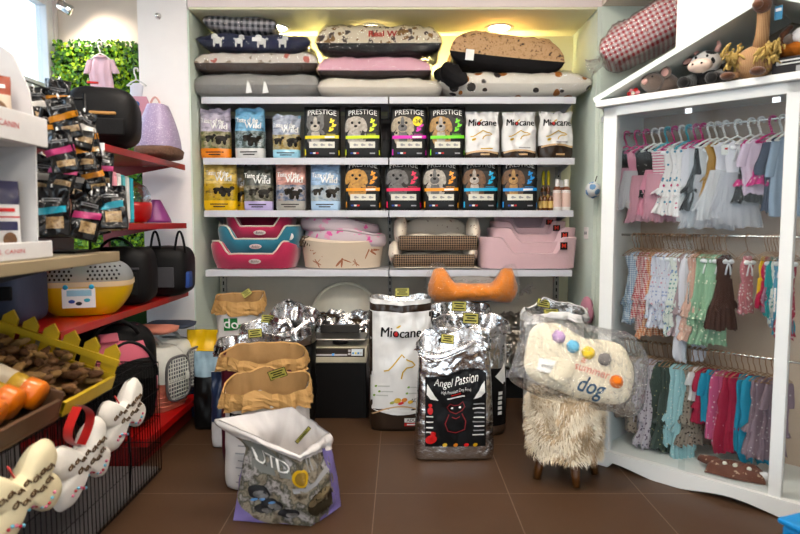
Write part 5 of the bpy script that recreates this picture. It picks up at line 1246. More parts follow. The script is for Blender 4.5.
def garment(kind, L, w, m1, m2, hook='copper', seed=0, bow=None, name=None, tg=False):
    r = empty(name or {'dress': 'pet_dress', 'tutu': 'pet_tutu_dress', 'romper': 'pet_romper', 'jacket': 'pet_jacket', 'slim': 'pet_harness_dress', 'shirt': 'pet_shirt'}[kind])
    hanger(r, hook); b0 = -.082
    if kind in ('dress', 'tutu'):
        wz = -.082-L*(.34 if kind == 'dress' else .42)
        m = MB(); loopg(m, [(b0, .022, .006, 0), (b0-.02, .044, .009, 0), (wz, .036, .011, 0)], m1, 32, seed); m.build('bodice', r)
        if kind == 'tutu':
            for q in range(3):
                m = MB(); loopg(m, [(wz+.012, .058+.002*q, .012, 0), (b0-L*(.80+.1*q), w/2*(.9+.06*q), .020+.004*q, 0), (b0-L*(.86+.1*q), w/2*(1.0+.05*q), .022+.004*q, 0)], m2, 56, seed+q, .007, 9); m.build('tulle_layer', r, fix=False)
        else:
            m = MB(); loopg(m, [(wz+.006, .038, .012, 0), (b0-L*.75, w/2*.9, .017, 0), (b0-L, w/2*1.08, .022, 0)], m2, 56, seed, .007, 8); m.build('skirt', r)
            m = MB(); loopg(m, [(b0-L*.62, w/2*.84, .015, 0), (b0-L*.72, w/2*1.06, .025, 0)], m1, 56, seed+4, .009, 9, 3); m.build('ruffle', r)
    elif kind == 'romper':
        m = MB(); loopg(m, [(b0, .030, .006, 0), (b0-.03, .052, .010, 0), (b0-L*.55, .060, .013, 0)], m1, 32, seed); m.build('bodice', r)
        for sg in (-1, 1):
            m = MB(); loopg(m, [(b0-L*.52, .030, .013, sg*.030), (b0-L*.9, .034, .012, sg*.038), (b0-L, .030, .010, sg*.040)], m2, 24, seed+sg, .003, 3); m.build('leg', r)
    elif kind in ('jacket', 'shirt'):
        m = MB(); loopg(m, [(b0, .034, .008, 0), (b0-.035, w/2*.75, .012, 0), (b0-L, w/2*.8, .014, 0)], m1, 36, seed, .003, 4); m.build('body', r)
        for sg in (-1, 1):
            m = MB(); loopg(m, [(b0-.02, .020, .010, sg*w*.33), (b0-L*.45, .022, .011, sg*w*.47), (b0-L*.5, .021, .011, sg*w*.475)], m2, 20, seed+sg); m.build('sleeve', r)
    else:
        m = MB(); loopg(m, [(b0, .020, .006, 0), (b0-.04, .034, .010, 0), (b0-L*.5, .030, .011, 0)], m1, 24, seed); m.build('bodice', r)
        m = MB(); loopg(m, [(b0-L*.48, .032, .012, 0), (b0-L, w/2, .014, 0)], m2, 40, seed, .006, 6); m.build('skirt', r)
    if bow is not None:
        m = MB(); z = b0-.03; m.ell((-.016, -.015, z), (.017, .006, .011), bow, 10); m.ell((.016, -.015, z), (.017, .006, .011), bow, 10); m.ell((0, -.018, z), (.006, .006, .006), bow, 8)
        for sg in (-1, 1): m.tube([(0, -.016, z), (sg*.010, -.018, z-.03), (sg*.014, -.017, z-.06)], [.003, .004, .004], bow, 5)
        m.build('bow', r)
    if tg:
        m = MB(); m.box((.01, -.026, b0-L*.45), (.034, .0015, .055), plain('tag_card', (.66, .58, .46), .6)); m.build('price_card', r)
    return r
def hang(o, t, row, phi, label, group, cat='pet clothes', tilt=0.):
    p = cab(t, RD, RODS[row]+(.0 if row == 0 else -.0042)); o.location = p; o.rotation_euler = (0, tilt, CROT+phi); return tag(o, label, cat, group)
gB = gingham('blue_gingham', (.62, .66, .72), (.20, .30, .45), 95); gR = gingham('red_gingham_fine', (.72, .58, .56), (.50, .05, .07), 95); gO = gingham('orange_gingham', (.72, .52, .40), (.58, .16, .05), 95)
fW = dots('lilac_floral', (.62, .62, .70), (.36, .40, .58), 55, .30, (.60, .36, .42)); fG = dots('green_blue_floral', (.66, .68, .64), (.20, .38, .34), 60, .32, (.20, .30, .52)); mauve = plain('mauve_cotton', (.42, .32, .34), .8, var=.15)
peach = dots('peach_floral', (.68, .42, .35), (.70, .58, .50), 60, .22); daisy = dots('green_daisy', (.30, .46, .32), (.74, .72, .58), 48, .22); dbrown = plain('dark_brown_cotton', (.10, .045, .035), .8, var=.2); lil = plain('white_lilac_cotton', (.66, .64, .70), .8, var=.06)
SPC = 'from the stool side'
row2 = [('pale blue gingham', gB, 3), ('red gingham', gR, 3), ('orange gingham', gO, 2), ('lilac floral', fW, 4), ('green and blue floral', fG, 3), ('mauve', mauve, 2), ('peach floral', peach, 3), ('green daisy', daisy, 5), ('dark brown', dbrown, 1)]
N = 26; t0, t1 = tpx(634, RD), tpx(727, RD); i = 0; rr = random.Random(12); cache = {}
Gm = 'pet dresses on the middle rail'
ADJ = [('with a fuller hem', 1.06), ('with a narrow hem', .9), ('of middling length', 1.0)]
for nm, mat_, n in row2:
    for q in range(n):
        L = .36+rr.uniform(-.05, .06); key = (nm, q % 2)
        if key not in cache:
            o = garment('dress', L if nm != 'mauve' else .40, .135*rr.uniform(.8, 1.15), mat_, mat_, seed=i, bow=wbow if nm in ('green daisy', 'lilac floral') or q < 2 else None); cache[key] = o
        else:
            o = copy_tree(cache[key])
        hang(o, t0+(t1-t0)*(i+rr.uniform(-.3, .3))/(N-1), 1, (.9+rr.uniform(-.3, .3)), '%s pet dress, %s on the middle rail %s' % (nm, ordinal(i), SPC), Gm, tilt=rr.uniform(-.05, .05)); i += 1
o = garment('romper', .52, .17, lil, lil, seed=77); hang(o, tpx(690, RD)+.012, 1, .72, 'long white and lilac romper hanging below the peach dresses on the middle rail', Gm)
pf_ = dots('pink_small_floral', (.52, .20, .22), (.70, .56, .54), 70, .3)
o = garment('slim', .26, .075, pf_, pf_, seed=3, bow=wbow); hang(o, tpx(748, RD), 1, 1.0, 'slim pink floral harness dress hanging alone on the middle rail', Gm)
GS2 = 'slim harness dresses at the post end of the middle rail'
cl2 = [('yellow', plain('yellow_cotton', (.72, .45, .02), .8)), ('crimson', plain('crimson_cotton', (.52, .02, .08), .8)), ('mauve spotted', dots('mauve_spot', (.34, .16, .24), (.6, .5, .5), 60, .25)), ('teal', plain('teal_cotton', (.04, .32, .34), .8)), ('green and white floral', fG), ('blue floral', dots('blue_floral', (.16, .36, .52), (.66, .68, .66), 60, .25)), ('turquoise', plain('turquoise_cotton', (.03, .36, .46), .8)), ('red floral', dots('red_floral', (.46, .06, .10), (.66, .5, .5), 60, .28))]
for q, (nm, mt) in enumerate(cl2):
    o = garment('slim', .20+.022*q if q else .2, .09, mt, mt, seed=q+5, bow=wbow if q % 3 == 1 else None); hang(o, tpx(767+3.2*q, RD), 1, .75+.03*(q % 3), '%s slim harness dress in the end bunch, %s from the pink one' % (nm, ordinal(q)), GS2)
# top rail
tP, tW, tG = tulle('pink_tulle', (.80, .45, .55), .62), tulle('white_tulle', (.80, .80, .84), .5), tulle('grey_tulle', (.62, .62, .68), .55)
bdot = dots('black_white_dot', (.02, .018, .02), (.7, .68, .66), 60, .16); blk = plain('black_jersey', (.02, .018, .02), .8); pk = plain('pink_jersey', (.70, .32, .42), .8); pstr = stripes('pink_stripe', (.72, .66, .66), (.62, .22, .32), 75, 2)
heart = dots('heart_print', (.74, .71, .72), (.58, .04, .16), 42, .28, (.10, .28, .42)); denim = plain('dark_denim', (.05, .07, .13), .85, var=.3, bump=.1); ldenim = plain('light_denim', (.30, .38, .50), .85, var=.25); gold = plain('gold_satin', (.42, .22, .03), .4); fus = dots('fuchsia_dot', (.66, .04, .24), (.8, .66, .7), 45, .2); lilp = plain('pale_lilac_jersey', (.62, .50, .62), .8)
GT1 = 'pet clothes on the top rail'
top = [(624, 'tutu', .24, .17, blk, tP, 'pink', 'black and pink tutu dress at the post end of the top rail'), (634, 'tutu', .28, .18, pk, tW, 'pink', 'pink tutu dress with white tulle skirt near the post on the top rail'), (643, 'tutu', .34, .17, bdot, tP, 'pink', 'black dotted tutu dress with pink tulle, first black one on the top rail'), (651, 'dress', .33, .15, bdot, pk, 'white', 'black dotted bodice dress with plain pink skirt on the top rail'), (658, 'tutu', .33, .15, pstr, tP, 'white', 'pink striped tutu dress on the white beaded hanger beside the dotted dress'), (664, 'tutu', .34, .15, pstr, tP, 'teal', 'pink striped tutu dress on the teal beaded hanger'), (671, 'dress', .32, .17, heart, heart, 'pink', 'white heart print dress on the pink beaded hanger'), (678, 'dress', .33, .17, heart, heart, 'white', 'white heart print dress on the white beaded hanger, middle of three'), (685, 'dress', .33, .17, heart, heart, 'teal', 'white heart print dress on the teal beaded hanger'), (692, 'romper', .36, .16, lil, tW, 'pink', 'white romper with sheer legs between the heart prints and the black dress'), (699, 'dress', .31, .17, blk, blk, 'pink', 'plain black dress in the middle of the top rail'), (706, 'tutu', .37, .22, plain('grey_jersey', (.5, .5, .52), .8), tG, 'white', 'grey tulle tutu dress beside the plain black dress'), (713, 'dress', .25, .13, gold, gold, 'white', 'gold satin dress on the top rail'), (721, 'tutu', .33, .24, lil, tW, 'white', 'wide white tulle tutu dress in the middle of the cabinet'), (733, 'tutu', .36, .22, lil, tG, 'white', 'long pale grey tulle tutu beside the wide white one'), (746, 'dress', .28, .12, fus, bdot, 'white', 'fuchsia dotted top with dark dotted skirt on the top rail'), (756, 'shirt', .24, .17, lilp, lilp, 'white', 'pale lilac shirt on the top rail beside the fuchsia clothes'), (767, 'dress', .20, .15, fus, fus, 'pink', 'short fuchsia dotted dress at the far end of the top rail'), (777, 'jacket', .32, .17, denim, denim, 'white', 'dark denim jacket near the cabinet middle post'), (785, 'jacket', .34, .17, ldenim, ldenim, 'white', 'light denim jacket next to the dark denim one')]
for q, (px, kd, L, w, a, b, hk, lb) in enumerate(top):
    o = garment(kd, L, w, a, b, hk, seed=q*3+1, bow=wbow if q in (5, 11, 14) else None)
    if q == 13:
        m = MB(); m.box((.0, -.03, -.12), (.06, .0015, .045), W_); m.box((-.008, -.0315, -.115), (.014, .001, .008), redp); m.box((.010, -.0315, -.112), (.014, .001, .008), goldp); m.build('brand_tag', o)
    hang(o, tpx(px, RD), 0, .62+.12*math.sin(q*2.1), lb, GT1)
# bottom rail
leo = dots('leopard_print', (.36, .29, .24), (.09, .06, .05), 60, .30); leoW = dots('lavender_leopard', (.52, .47, .52), (.20, .15, .20), 62, .32); dgreen = dots('dark_green_print', (.07, .10, .085), (.42, .40, .22), 50, .16); aqua = dots('aqua_dot_print', (.36, .56, .60), (.72, .74, .74), 60, .18); crim = plain('crimson_jersey', (.42, .01, .06), .8, var=.15); turq = plain('turquoise_fleece', (.01, .27, .42), .8, var=.1); whj = plain('white_jersey', (.70, .66, .66), .8); plum = dots('plum_print', (.28, .20, .24), (.5, .44, .46), 50, .2); roseb = dots('rose_fleck', (.55, .12, .24), (.70, .5, .55), 50, .25)
row3 = [('rust', plain('rust_cotton', (.35, .12, .06), .8), 'dress', .30), ('brown leopard', leo, 'romper', .32), ('brown leopard', leo, 'dress', .36), ('brown leopard', leo, 'dress', .37), ('lavender leopard', leoW, 'romper', .36), ('lavender leopard', leoW, 'dress', .38), ('lavender leopard', leoW, 'dress', .43), ('lavender leopard', leoW, 'romper', .44), ('dark green print', dgreen, 'romper', .40), ('dark green print', dgreen, 'dress', .42), ('dark green print', dgreen, 'dress', .44), ('pale aqua', aqua, 'dress', .40), ('pale aqua', aqua, 'romper', .43), ('pale aqua', aqua, 'dress', .455), ('grey leopard', leo, 'dress', .38), ('white', whj, 'shirt', .16), ('crimson', crim, 'dress', .26), ('crimson', crim, 'shirt', .22), ('turquoise', turq, 'shirt', .25), ('rose flecked', roseb, 'romper', .32), ('rose flecked', roseb, 'dress', .34), ('crimson', crim, 'romper', .38), ('crimson', crim, 'dress', .36), ('turquoise', turq, 'slim', .36), ('crimson', crim, 'slim', .38), ('turquoise', turq, 'romper', .40), ('plum print', plum, 'dress', .34), ('plum print', plum, 'romper', .36), ('plum print', plum, 'dress', .36), ('grey plum', plum, 'shirt', .26)]
t0, t1 = tpx(630, RD), tpx(786, RD); cache = {}
kn = {'dress': 'dress', 'romper': 'romper', 'shirt': 'shirt', 'slim': 'slim dress'}
for i, (nm, mt, kd, L) in enumerate(row3):
    o = garment(kd, L, .13 if kd != 'slim' else .09, mt, mt, seed=i, bow=wbow if i in (4, 6, 9, 12, 13) else None, tg=i in (5,))
    if i == 13:
        m = MB(); m.box((.02, -.024, -.24), (.055, .0015, .045), W_); m.box((.012, -.0255, -.235), (.012, .001, .008), redp); m.box((.026, -.0255, -.23), (.010, .001, .008), goldp); m.box((.02, -.0255, -.25), (.03, .001, .006), K_); m.build('brand_tag', o)
    hang(o, t0+(t1-t0)*i/(len(row3)-1), 2, (.9+rr.uniform(-.3, .25)), '%s pet %s, %s on the bottom rail %s' % (nm, kn[kd], ordinal(i), SPC), 'pet clothes on the bottom rail', tilt=rr.uniform(-.04, .04))
# knitwear lying on the cabinet floor
fz = plain('white_plush', (.76, .74, .74), .9, bump=.4, bs=80); kb = dots('brown_zigzag_knit', (.20, .075, .05), (.50, .36, .28), 36, .22, warp=1.4); r = tag(empty('pet_sweater', cab(tpx(746, .13), .12, .080), (0, 0, CROT+.15)), 'brown patterned knitted pet sweater lying on the cabinet floor', 'pet clothes')
m = MB(); m.grid(lambda u, v: Vector(((u-.5)*.24, (v-.5)*.13*(1-.25*abs(2*u-1)), .004+.05*(max(0, (1-(2*u-1)**4)*(1-(2*v-1)**4)))**.5*(1+.35*nz(u*7, v*5)))), 40, 24, kb); m.build('body', r)
m = MB(); m.ell((-.11, .03, .035), (.055, .03, .022), kb, 14, namp=.2); m.build('sleeve', r); m = MB(); m.ell((.12, -.015, .03), (.03, .022, .02), fz, 14, namp=.2); m.build('cuff', r)
for x, z in ((.0, .058), (.055, .055), (-.04, .058)): m = MB(); m.ell((x, -.035, z), (.010, .006, .010), beigep, 10); m.build('button', r)

# ================================================================ PLUSH TOYS ON THE CABINET TOP
TB = ZT+.034
plg = plain('grey_brown_plush', (.20, .15, .125), .95, var=.15, bump=.5, bs=90, sheen=.4); pnk = plain('pink_plush', (.70, .42, .38), .9, bump=.2, bs=90); bkp = plain('black_plush', (.012, .011, .012), .9, bump=.5, bs=90, sheen=.3)
def plush(name, px, d, label, yaw=0.): return tag(empty(name, cab(tpx(px, d), d, TB), (0, 0, CROT+yaw)), label, 'plush toy', 'plush toys on the cabinet top')
r = plush('plush_mouse', 655, .10, 'grey brown plush mouse with pink nose lying under the low end of the roof', -.15)
m = MB(); m.ell((0, .02, .055), (.075, .07, .055), plg, 20); m.ell((-.01, -.05, .062), (.052, .05, .046), plg, 18); m.build('body', r)
for sg in (-1, 1):
    m = MB(); M = Matrix.Translation((sg*.055-.01, -.035, .098)) @ Matrix.Rotation(sg*.5, 4, 'Y'); m.ell((0, 0, 0), (.030, .010, .026), plg, 14, M=M); m.ell((0, -.007, 0), (.020, .006, .018), pnk, 12, M=M); m.build('ear', r)
m = MB(); m.ell((-.02, -.098, .06), (.016, .012, .014), pnk, 12); m.build('nose', r); m = MB(); m.ell((-.035, -.087, .078), (.005,)*3, K_, 8); m.build('eye', r); m = MB(); m.ell((.012, -.09, .078), (.005,)*3, K_, 8); m.build('eye', r)
r = plush('plush_cow', 700, .10, 'black and white plush cow with big pale muzzle sitting on the cabinet top', -.05)
r.scale = (.9,)*3
cowm = dots('cow_patch', (.70, .68, .66), (.012, .011, .012), 15, .52, rough=.95)
m = MB(); m.ell((0, .04, .07), (.085, .075, .075), bkp, 22); m.build('body', r)
m = MB(); m.ell((.0, -.015, .128), (.072, .062, .06), cowm, 24); m.build('head', r); m = MB(); m.ell((-.005, -.072, .108), (.058, .038, .034), plain('cow_muzzle', (.72, .58, .50), .9, bump=.2), 20); m.build('muzzle', r)
for sg in (-1, 1):
    m = MB(); M = Matrix.Translation((sg*.088, -.005, .155)) @ Matrix.Rotation(sg*.35, 4, 'Y'); m.ell((0, 0, 0), (.032, .011, .018), bkp, 14, M=M); m.ell((0, -.007, 0), (.024, .007, .012), pnk, 12, M=M); m.build('ear', r)
    m = MB(); m.tube([(sg*.045, -.005, .178), (sg*.056, -.006, .205), (sg*.052, -.006, .226)], [.014, .012, .006], pnk, 10); m.build('horn', r)
    m = MB(); m.ell((sg*.026, -.068, .150), (.007,)*3, K_, 8); m.build('eye', r); m = MB(); m.ell((sg*.02-.005, -.107, .112), (.006, .004, .005), K_, 8); m.build('nostril', r)
    m = MB(); m.tube([(sg*.06, .0, .06), (sg*.075, -.07, .035), (sg*.065, -.115, .032)], [.034, .03, .028], bkp, 14); m.ell((sg*.065, -.118, .032), (.029, .02, .028), bkp, 12); m.build('leg', r)
r = plush('plush_ostrich', 746, .045, 'tall tan plush ostrich with long neck and shaggy yellow wings under the roof peak', -.1)
r.scale = (.95, .95, .98)
cord = stripes('tan_corduroy', (.36, .21, .11), (.45, .28, .16), 130, 0, rough=.9); brp = plain('brown_plush', (.17, .065, .03), .95, bump=.5, bs=90, sheen=.3); shag = plain('yellow_shag', (.50, .36, .14), .95, var=.2)
m = MB(); m.ell((0, .01, .075), (.078, .072, .072), cord, 24); m.tube([(.022, 0, .12), (.034, -.015, .18), (.042, -.03, .235), (.046, -.045, .285)], [.034, .027, .025, .025], cord, 16); m.build('body', r)
m = MB(); m.ell((.047, -.062, .292), (.036, .042, .036), brp, 18); m.ell((.042, -.10, .284), (.022, .022, .017), brp, 14); m.build('head', r)
for sg in (-1, 1): m = MB(); m.ell((.047+sg*.018, -.082, .318), (.010,)*3, W_, 10); m.ell((.047+sg*.018, -.090, .319), (.005,)*3, K_, 8); m.build('eye', r)
rr = random.Random(5); 
for sx, nm in ((-.066, 'wing'), (.07, 'wing')):
    m = MB()
    for i in range(70):
        p = Vector((sx+rr.gauss(0, .016), rr.gauss(-.02, .03), .115+rr.gauss(0, .02))); d = Vector((rr.gauss(0, .012), rr.gauss(-.01, .012), -rr.uniform(.02, .045))); m.tube([p, p+d*.5+Vector((rr.gauss(0, .006), -.006, .004)), p+d], [.0055, .006, .0035], shag, 5)
    m.build(nm, r)
for sx in (-.07, .05):
    m = MB(); m.tube([(sx*.8, -.03, .03), (sx, -.075, .018)], .016, cord, 10); m.ell((sx, -.095, .018), (.030, .036, .017), brp, 14); m.build('foot', r)
m = MB(); m.box((.10, -.035, .25), (.03, .002, .055), plain('hang_tag_blue', (.05, .25, .45), .4)); m.box((.10, -.0365, .262), (.022, .001, .012), W_); m.tube([(.08, -.035, .29), (.10, -.035, .277)], .001, K_, 5); m.build('hang_tag', r)
r = plush('plush_flower', 630, .05, 'tiny red and white plush flower at the low corner of the roof'); m = MB()
for i in range(6): m.ell((.02*math.cos(i*PI/3), -.01, .022+.016*math.sin(i*PI/3)), (.012, .009, .010), redp if i % 2 else plain('flower_pink', (.7, .3, .33), .9), 10)
m.ell((0, -.016, .022), (.009,)*3, beigep, 10); m.build('petals', r)
r = tag(empty('display_box', cab(tpx(792, .12), .12, TB), (0, 0, CROT)), 'dark cardboard display box with white lettering beside the plush ostrich', 'box')
ck = plain('dark_cardboard', (.05, .045, .05), .5); m = MB(); m.bb((-.085, -.08, 0), (.16, .10, .075), ck, .002); m.prism([(-.085, .075), (-.06, .115), (.16, .115), (.16, .075)], .085, .10, ck); m.bb((-.085, -.08, .075), (-.075, .10, .115), ck); m.build('carton', r)
m = MB(); m.bb((-.07, -.0825, .045), (.10, -.081, .064), W_); m.bb((-.05, -.0832, .05), (.06, -.0826, .058), ck); m.bb((.0, -.0825, .012), (.10, -.081, .035), greyp); m.build('printed_panel', r)
r = tag(empty('plush_fox', cab(tpx(790, .12), .13, TB+.076), (0, 0, CROT)), 'orange and brown plush animal with grey and white head on the dark box', 'plush toy', 'plush toys on the cabinet top')
m = MB(); m.ell((0, 0, .04), (.08, .06, .04), plain('orange_plush', (.50, .16, .03), .95, var=.3, vs=40, bump=.5, bs=90), 18, namp=.2); m.build('body', r); m = MB(); m.ell((.02, -.03, .085), (.045, .04, .038), fz, 16, namp=.15); m.ell((-.03, -.035, .08), (.025, .02, .022), plg, 12); m.build('head', r); m = MB(); m.tube([(-.05, 0, .05), (-.06, -.01, .11), (-.03, -.01, .14)], [.018, .016, .010], brp, 10); m.build('tail', r)
# things hanging on the green wall between the shelving and the cabinet
r = tag(empty('hanging_pouch', (1.215, 3.90, zat(190, 3.9))), 'blue and white cloth bundle hanging on the green wall beside the cabinet', 'cloth', None); m = MB(); m.ell((.03, 0, 0), (.045, .06, .05), dots('blue_white_cloth', (.7, .7, .7), (.2, .36, .6), 20, .4), 16, namp=.3); m.tube([(.04, 0, .04), (.055, 0, .09)], .003, K_, 6); m.build('bundle', r)
r = tag(empty('hanging_cushion', (1.235, 3.93, zat(312, 3.9))), 'pink and cream round pet cushion hanging low on the green wall', 'cushion'); m = MB(); m.ell((0, 0, 0), (.035, .10, .10), dots('pink_cream_cloth', (.60, .28, .36), (.66, .60, .54), 14, .35), 18); m.build('cushion_body', r)
r = tag(empty('wall_socket', (1.274, 4.1, zat(233, 4.1))), 'white double wall socket on the green niche wall', 'socket'); m = MB(); m.bb((-.008, -.04, -.04), (0, .04, .04), white, .004); m.build('plate', r); m = MB(); m.M = 0; m.tube([(-.0085, -.015, 0), (-.0095, -.015, 0)], .012, greyp, 12); m.build('outlet', r); m = MB(); m.tube([(-.0085, .015, 0), (-.0095, .015, 0)], .012, greyp, 12); m.build('outlet', r)
# blue box corner by the camera
r = tag(empty('storage_box', (1.47, 1.87, 0), (0, 0, .35)), 'bright blue plastic storage box at the very corner, beside the cabinet', 'box'); bl = plain('bright_blue_plastic', (.0, .27, .62), .4, var=.03)
m = MB(); m.bb((-.2, -.28, .0), (.25, .1, .235), bl, .012); m.build('box_body', r); m = MB(); m.bb((-.21, -.29, .236), (.26, .11, .256), bl, .008); m.build('lid', r)
# ================================================================ RED SHELVING ON THE LEFT
redm = plain('red_lacquer', (.50, .02, .012), .35, var=.06, coat=.3); redd = plain('red_dark', (.28, .012, .01), .5)
XF, XB = -1.385, -1.87; RZ = (1.586, 1.213, .772, .151)
rs = tag(empty('red_shelving', (-1.6, 3.0, 0)), 'glossy red shelving along the window wall holding pet carriers', 'shelving')
def rp(fn, name, par=None):
    m = MB(); fn(m); m.v = [v-Vector((-1.6, 3.0, 0)) for v in m.v]; return m.build(name, par or rs)
for z, y0 in zip(RZ[:3], (2.84, 2.52, 2.42)):
    s_ = rp(lambda m: m.bb((XB, y0, z-.012), (XF, 3.90, z), redm, .003), 'shelf')
    rp(lambda m: m.bb((XF-.008, y0, z-.034), (XF+.002, 3.90, z+.001), redm, .002), 'front_lip', s_)
    def br(m):
        for y in (y0+.03, 3.84): m.prism([(XB+.0, z-.013), (XF-.03, z-.013), (XB, z-.10)], y, y+.005, redd)
    br_ = None
    for y in (y0+.03, 3.84): rp(lambda m: m.prism([(XB, z-.013), (XF-.03, z-.013), (XB, z-.10)], y, y+.005, redd), 'bracket', s_)
    if z == RZ[0]: rp(lambda m: (m.bb((XF-.075, y0-.003, z-.034), (XF+.004, y0+.004, z+.003), W_, .002), m.bb((XF-.07, y0-.0045, z-.012), (XF-.03, y0-.0025, z-.004), redp)), 'price_holder', s_)
s_ = rp(lambda m: m.bb((XB, 2.885, .11), (-1.245, 3.90, .151), redm, .004), 'base_shelf'); rp(lambda m: m.bb((XB, 2.885, 0), (-1.30, 3.88, .11), redd), 'base_plinth')
rp(lambda m: m.bb((XB-.02, 1.3, .0), (XB-.004, 3.45, 1.60), plain('grey_back_panel', (.40, .39, .37), .6)), 'back_panel')
for y in (1.95, 2.9, 3.86): rp(lambda m: m.bb((XB-.03, y-.015, 0), (XB+.002, y+.015, 1.62), redd), 'upright')
# ---------------------------------------------------------------- soft shapes
def sq(m, c, r, mat, e1=.5, e2=.5, n=28, namp=0., M=None, z0=-1.):
    c = Vector(c)
    def fn(a, b):
        th, ph = 2*PI*a, PI*(b-.5); x = sgp(math.cos(ph), e2)*sgp(math.cos(th), e1); y = sgp(math.cos(ph), e2)*sgp(math.sin(th), e1); z = sgp(math.sin(ph), e2)
        q = 1+namp*nz(x*2.5+c.x*9, y*2.5, z*2.5+c.y*5); return c+Vector((x*r[0]*q, y*r[1]*q, max(z, z0)*r[2]*(q if z > 0 else 1)))
    m.grid(fn, n, n//2, mat, cu=True, M=M); return m
nyl = plain('black_nylon', (.014, .013, .014), .55, var=.2, bump=.15, bs=60); nylg = plain('grey_nylon', (.09, .09, .10), .6, bump=.1); navyn = plain('navy_nylon', (.045, .06, .12), .65, bump=.15, bs=80); pinkn = plain('pink_nylon', (.68, .16, .22), .6); bluen = plain('blue_nylon', (.02, .08, .36), .55); tanl = plain('tan_leather', (.45, .25, .09), .5); meshk = plain('black_mesh', (.03, .03, .03), .8, bump=.8, bs=200)
def strap(m, a, b, h, mat, w=.012, n=14, side=(0, 0, 0)):
    a, b = Vector(a), Vector(b); pts = [a.lerp(b, i/n)+Vector((side[0]*math.sin(i/n*PI), side[1]*math.sin(i/n*PI), h*math.sin(i/n*PI)**.7)) for i in range(n+1)]
    m.tube(pts, w, mat, 6); return m
def carrier(name, loc, r, mat, label, yaw=0., e=.35, handles=True, accents=()):
    o = tag(empty(name, loc, (0, 0, yaw)), label, 'pet carrier'); m = MB(); sq(m, (0, 0, r[2]), r, mat, .45, e, 32, .03); m.build('bag_body', o)
    if handles:
        m = MB(); strap(m, (-r[0]*.5, -r[1]*.6, r[2]*1.93), (r[0]*.5, -r[1]*.6, r[2]*1.93), .06, mat, .008); m.build('handle', o)
    for a in accents: a(o)
    return o
def patch(c, d, mat, nm, bev=.006):
    def f(o): m = MB(); m.box(c, d, mat, bev=bev); m.build(nm, o)
    return f
# top shelf
c = carrier('soft_pet_carrier', (-1.475, 3.05, RZ[0]+.003), (.16, .15, .145), nyl, 'black soft pet carrier with tan strip on the top red shelf', .25, .6, False, (patch((.02, -.153, .15), (.12, .012, .016), tanl, 'leather_strip'), patch((.03, -.158, .085), (.17, .016, .08), nyl, 'front_pocket'), patch((-.03, -.10, .30), (.05, .012, .010), redp, 'red_loop', .002)))
glit = dots('purple_glitter', (.42, .34, .50), (.70, .62, .72), 140, .3, (.30, .24, .42), rough=.4); furb = plain('brown_fur_trim', (.22, .12, .08), .9, var=.4, vs=60, bump=.8, bs=90)
o = tag(empty('pet_tote', (-1.435, 3.62, RZ[0]+.003)), 'purple glitter pet tote with brown furry base on the top red shelf', 'pet carrier'); m = MB()
m.grid(lambda u, v: Vector((.115*(1-.55*v**1.6)*sgp(math.cos(2*PI*u), .7), .14*(1-.5*v**1.6)*sgp(math.sin(2*PI*u), .7), .07+.25*v)), 32, 12, glit, cu=True); m.lathe([(0, .32), (.9, .32), (1, .318)], glit, 24, sx=.055, sy=.07); m.build('tote_body', o)
m = MB(); sq(m, (0, 0, .042), (.122, .15, .042), furb, .6, .6, 30, .06); m.build('fur_base', o); m = MB(); strap(m, (-.03, -.04, .31), (.03, -.04, .31), .05, pnk, .006); m.build('handle', o)
# pink clothes on the leaf wall
ptee = plain('pale_pink_knit', (.72, .50, .56), .8, bump=.2, bs=90)
o = garment('shirt', .215, .20, ptee, ptee, 'white', 41, name='pet_shirt'); p = at(100, 44, 4.02); o.location = p; tag(o, 'pale pink pet shirt on a white hanger against the leaf wall', 'pet clothes', None)
m = MB(); m.tube([(.035*math.cos(2*PI*i/20), .013*math.sin(2*PI*i/20), -.085) for i in range(20)], .009, ptee, 8, closed=True); m.build('collar', o)
o = garment('tutu', .23, .24, lil, tP, 'white', 43); o.location = at(136, 70, 3.90); tag(o, 'white and pink frilly pet dress hanging above the purple tote', 'pet clothes'); m = MB(); m.lathe([(0, 0), (.018, 0), (.02, -.003)], plain('tag_blue', (.02, .16, .5), .4), 16, M=Matrix.Translation((.01, -.035, -.22)) @ Matrix.Rotation(PI/2, 4, 'X')); m.build('round_tag', o)
# second shelf: boards, dome, cone
bc = [('beige', (.42, .34, .24)), ('pink', (.66, .30, .36)), ('white', (.72, .70, .68)), ('teal', (.10, .42, .46)), ('pale grey', (.55, .55, .55)), ('turquoise', (.03, .38, .48))]
for i, (nm, c_) in enumerate(bc):
    y = 2.90+.045*i+(.03 if i else 0); t_ = .06 if i == 0 else .036
    o = MB().bb((-.16, -t_/2, 0), (.16, t_/2, .255-.004*i), plain('board_'+nm, c_, .6), .006); ob_ = o.build('scratching_board', None, (-1.56, y, RZ[1]+.002)); tag(ob_, nm+' cat scratching board standing in the row of boards on the second red shelf', 'scratching board', 'boards standing on the second red shelf')
    q = MB(); q.bb((.1602, -t_/2*.8, .02), (.1612, t_/2*.8, .23), plain('board_edge_'+nm, tuple(min(1, x*1.35+.05) for x in c_), .5)); q.build('edge_label', ob_)
o = tag(MB().box((0, 0, .12), (.20, .012, .23), stripes('diagonal_stripes', (.06, .05, .04), (.50, .44, .32), 34, 2), rot=Matrix.Rotation(.5, 4, 'Y')).build('striped_mat', None, (-1.63, 2.80, RZ[1]+.06)), 'black and beige striped scratching mat leaning before the boards', 'mat')
o = tag(empty('pet_travel_dome', (-1.55, 3.42, RZ[1]+.003)), 'red pet travel dome with clear plastic top beside the scratching boards', 'pet carrier'); rp_ = plain('red_plastic', (.55, .015, .02), .3, coat=.4)
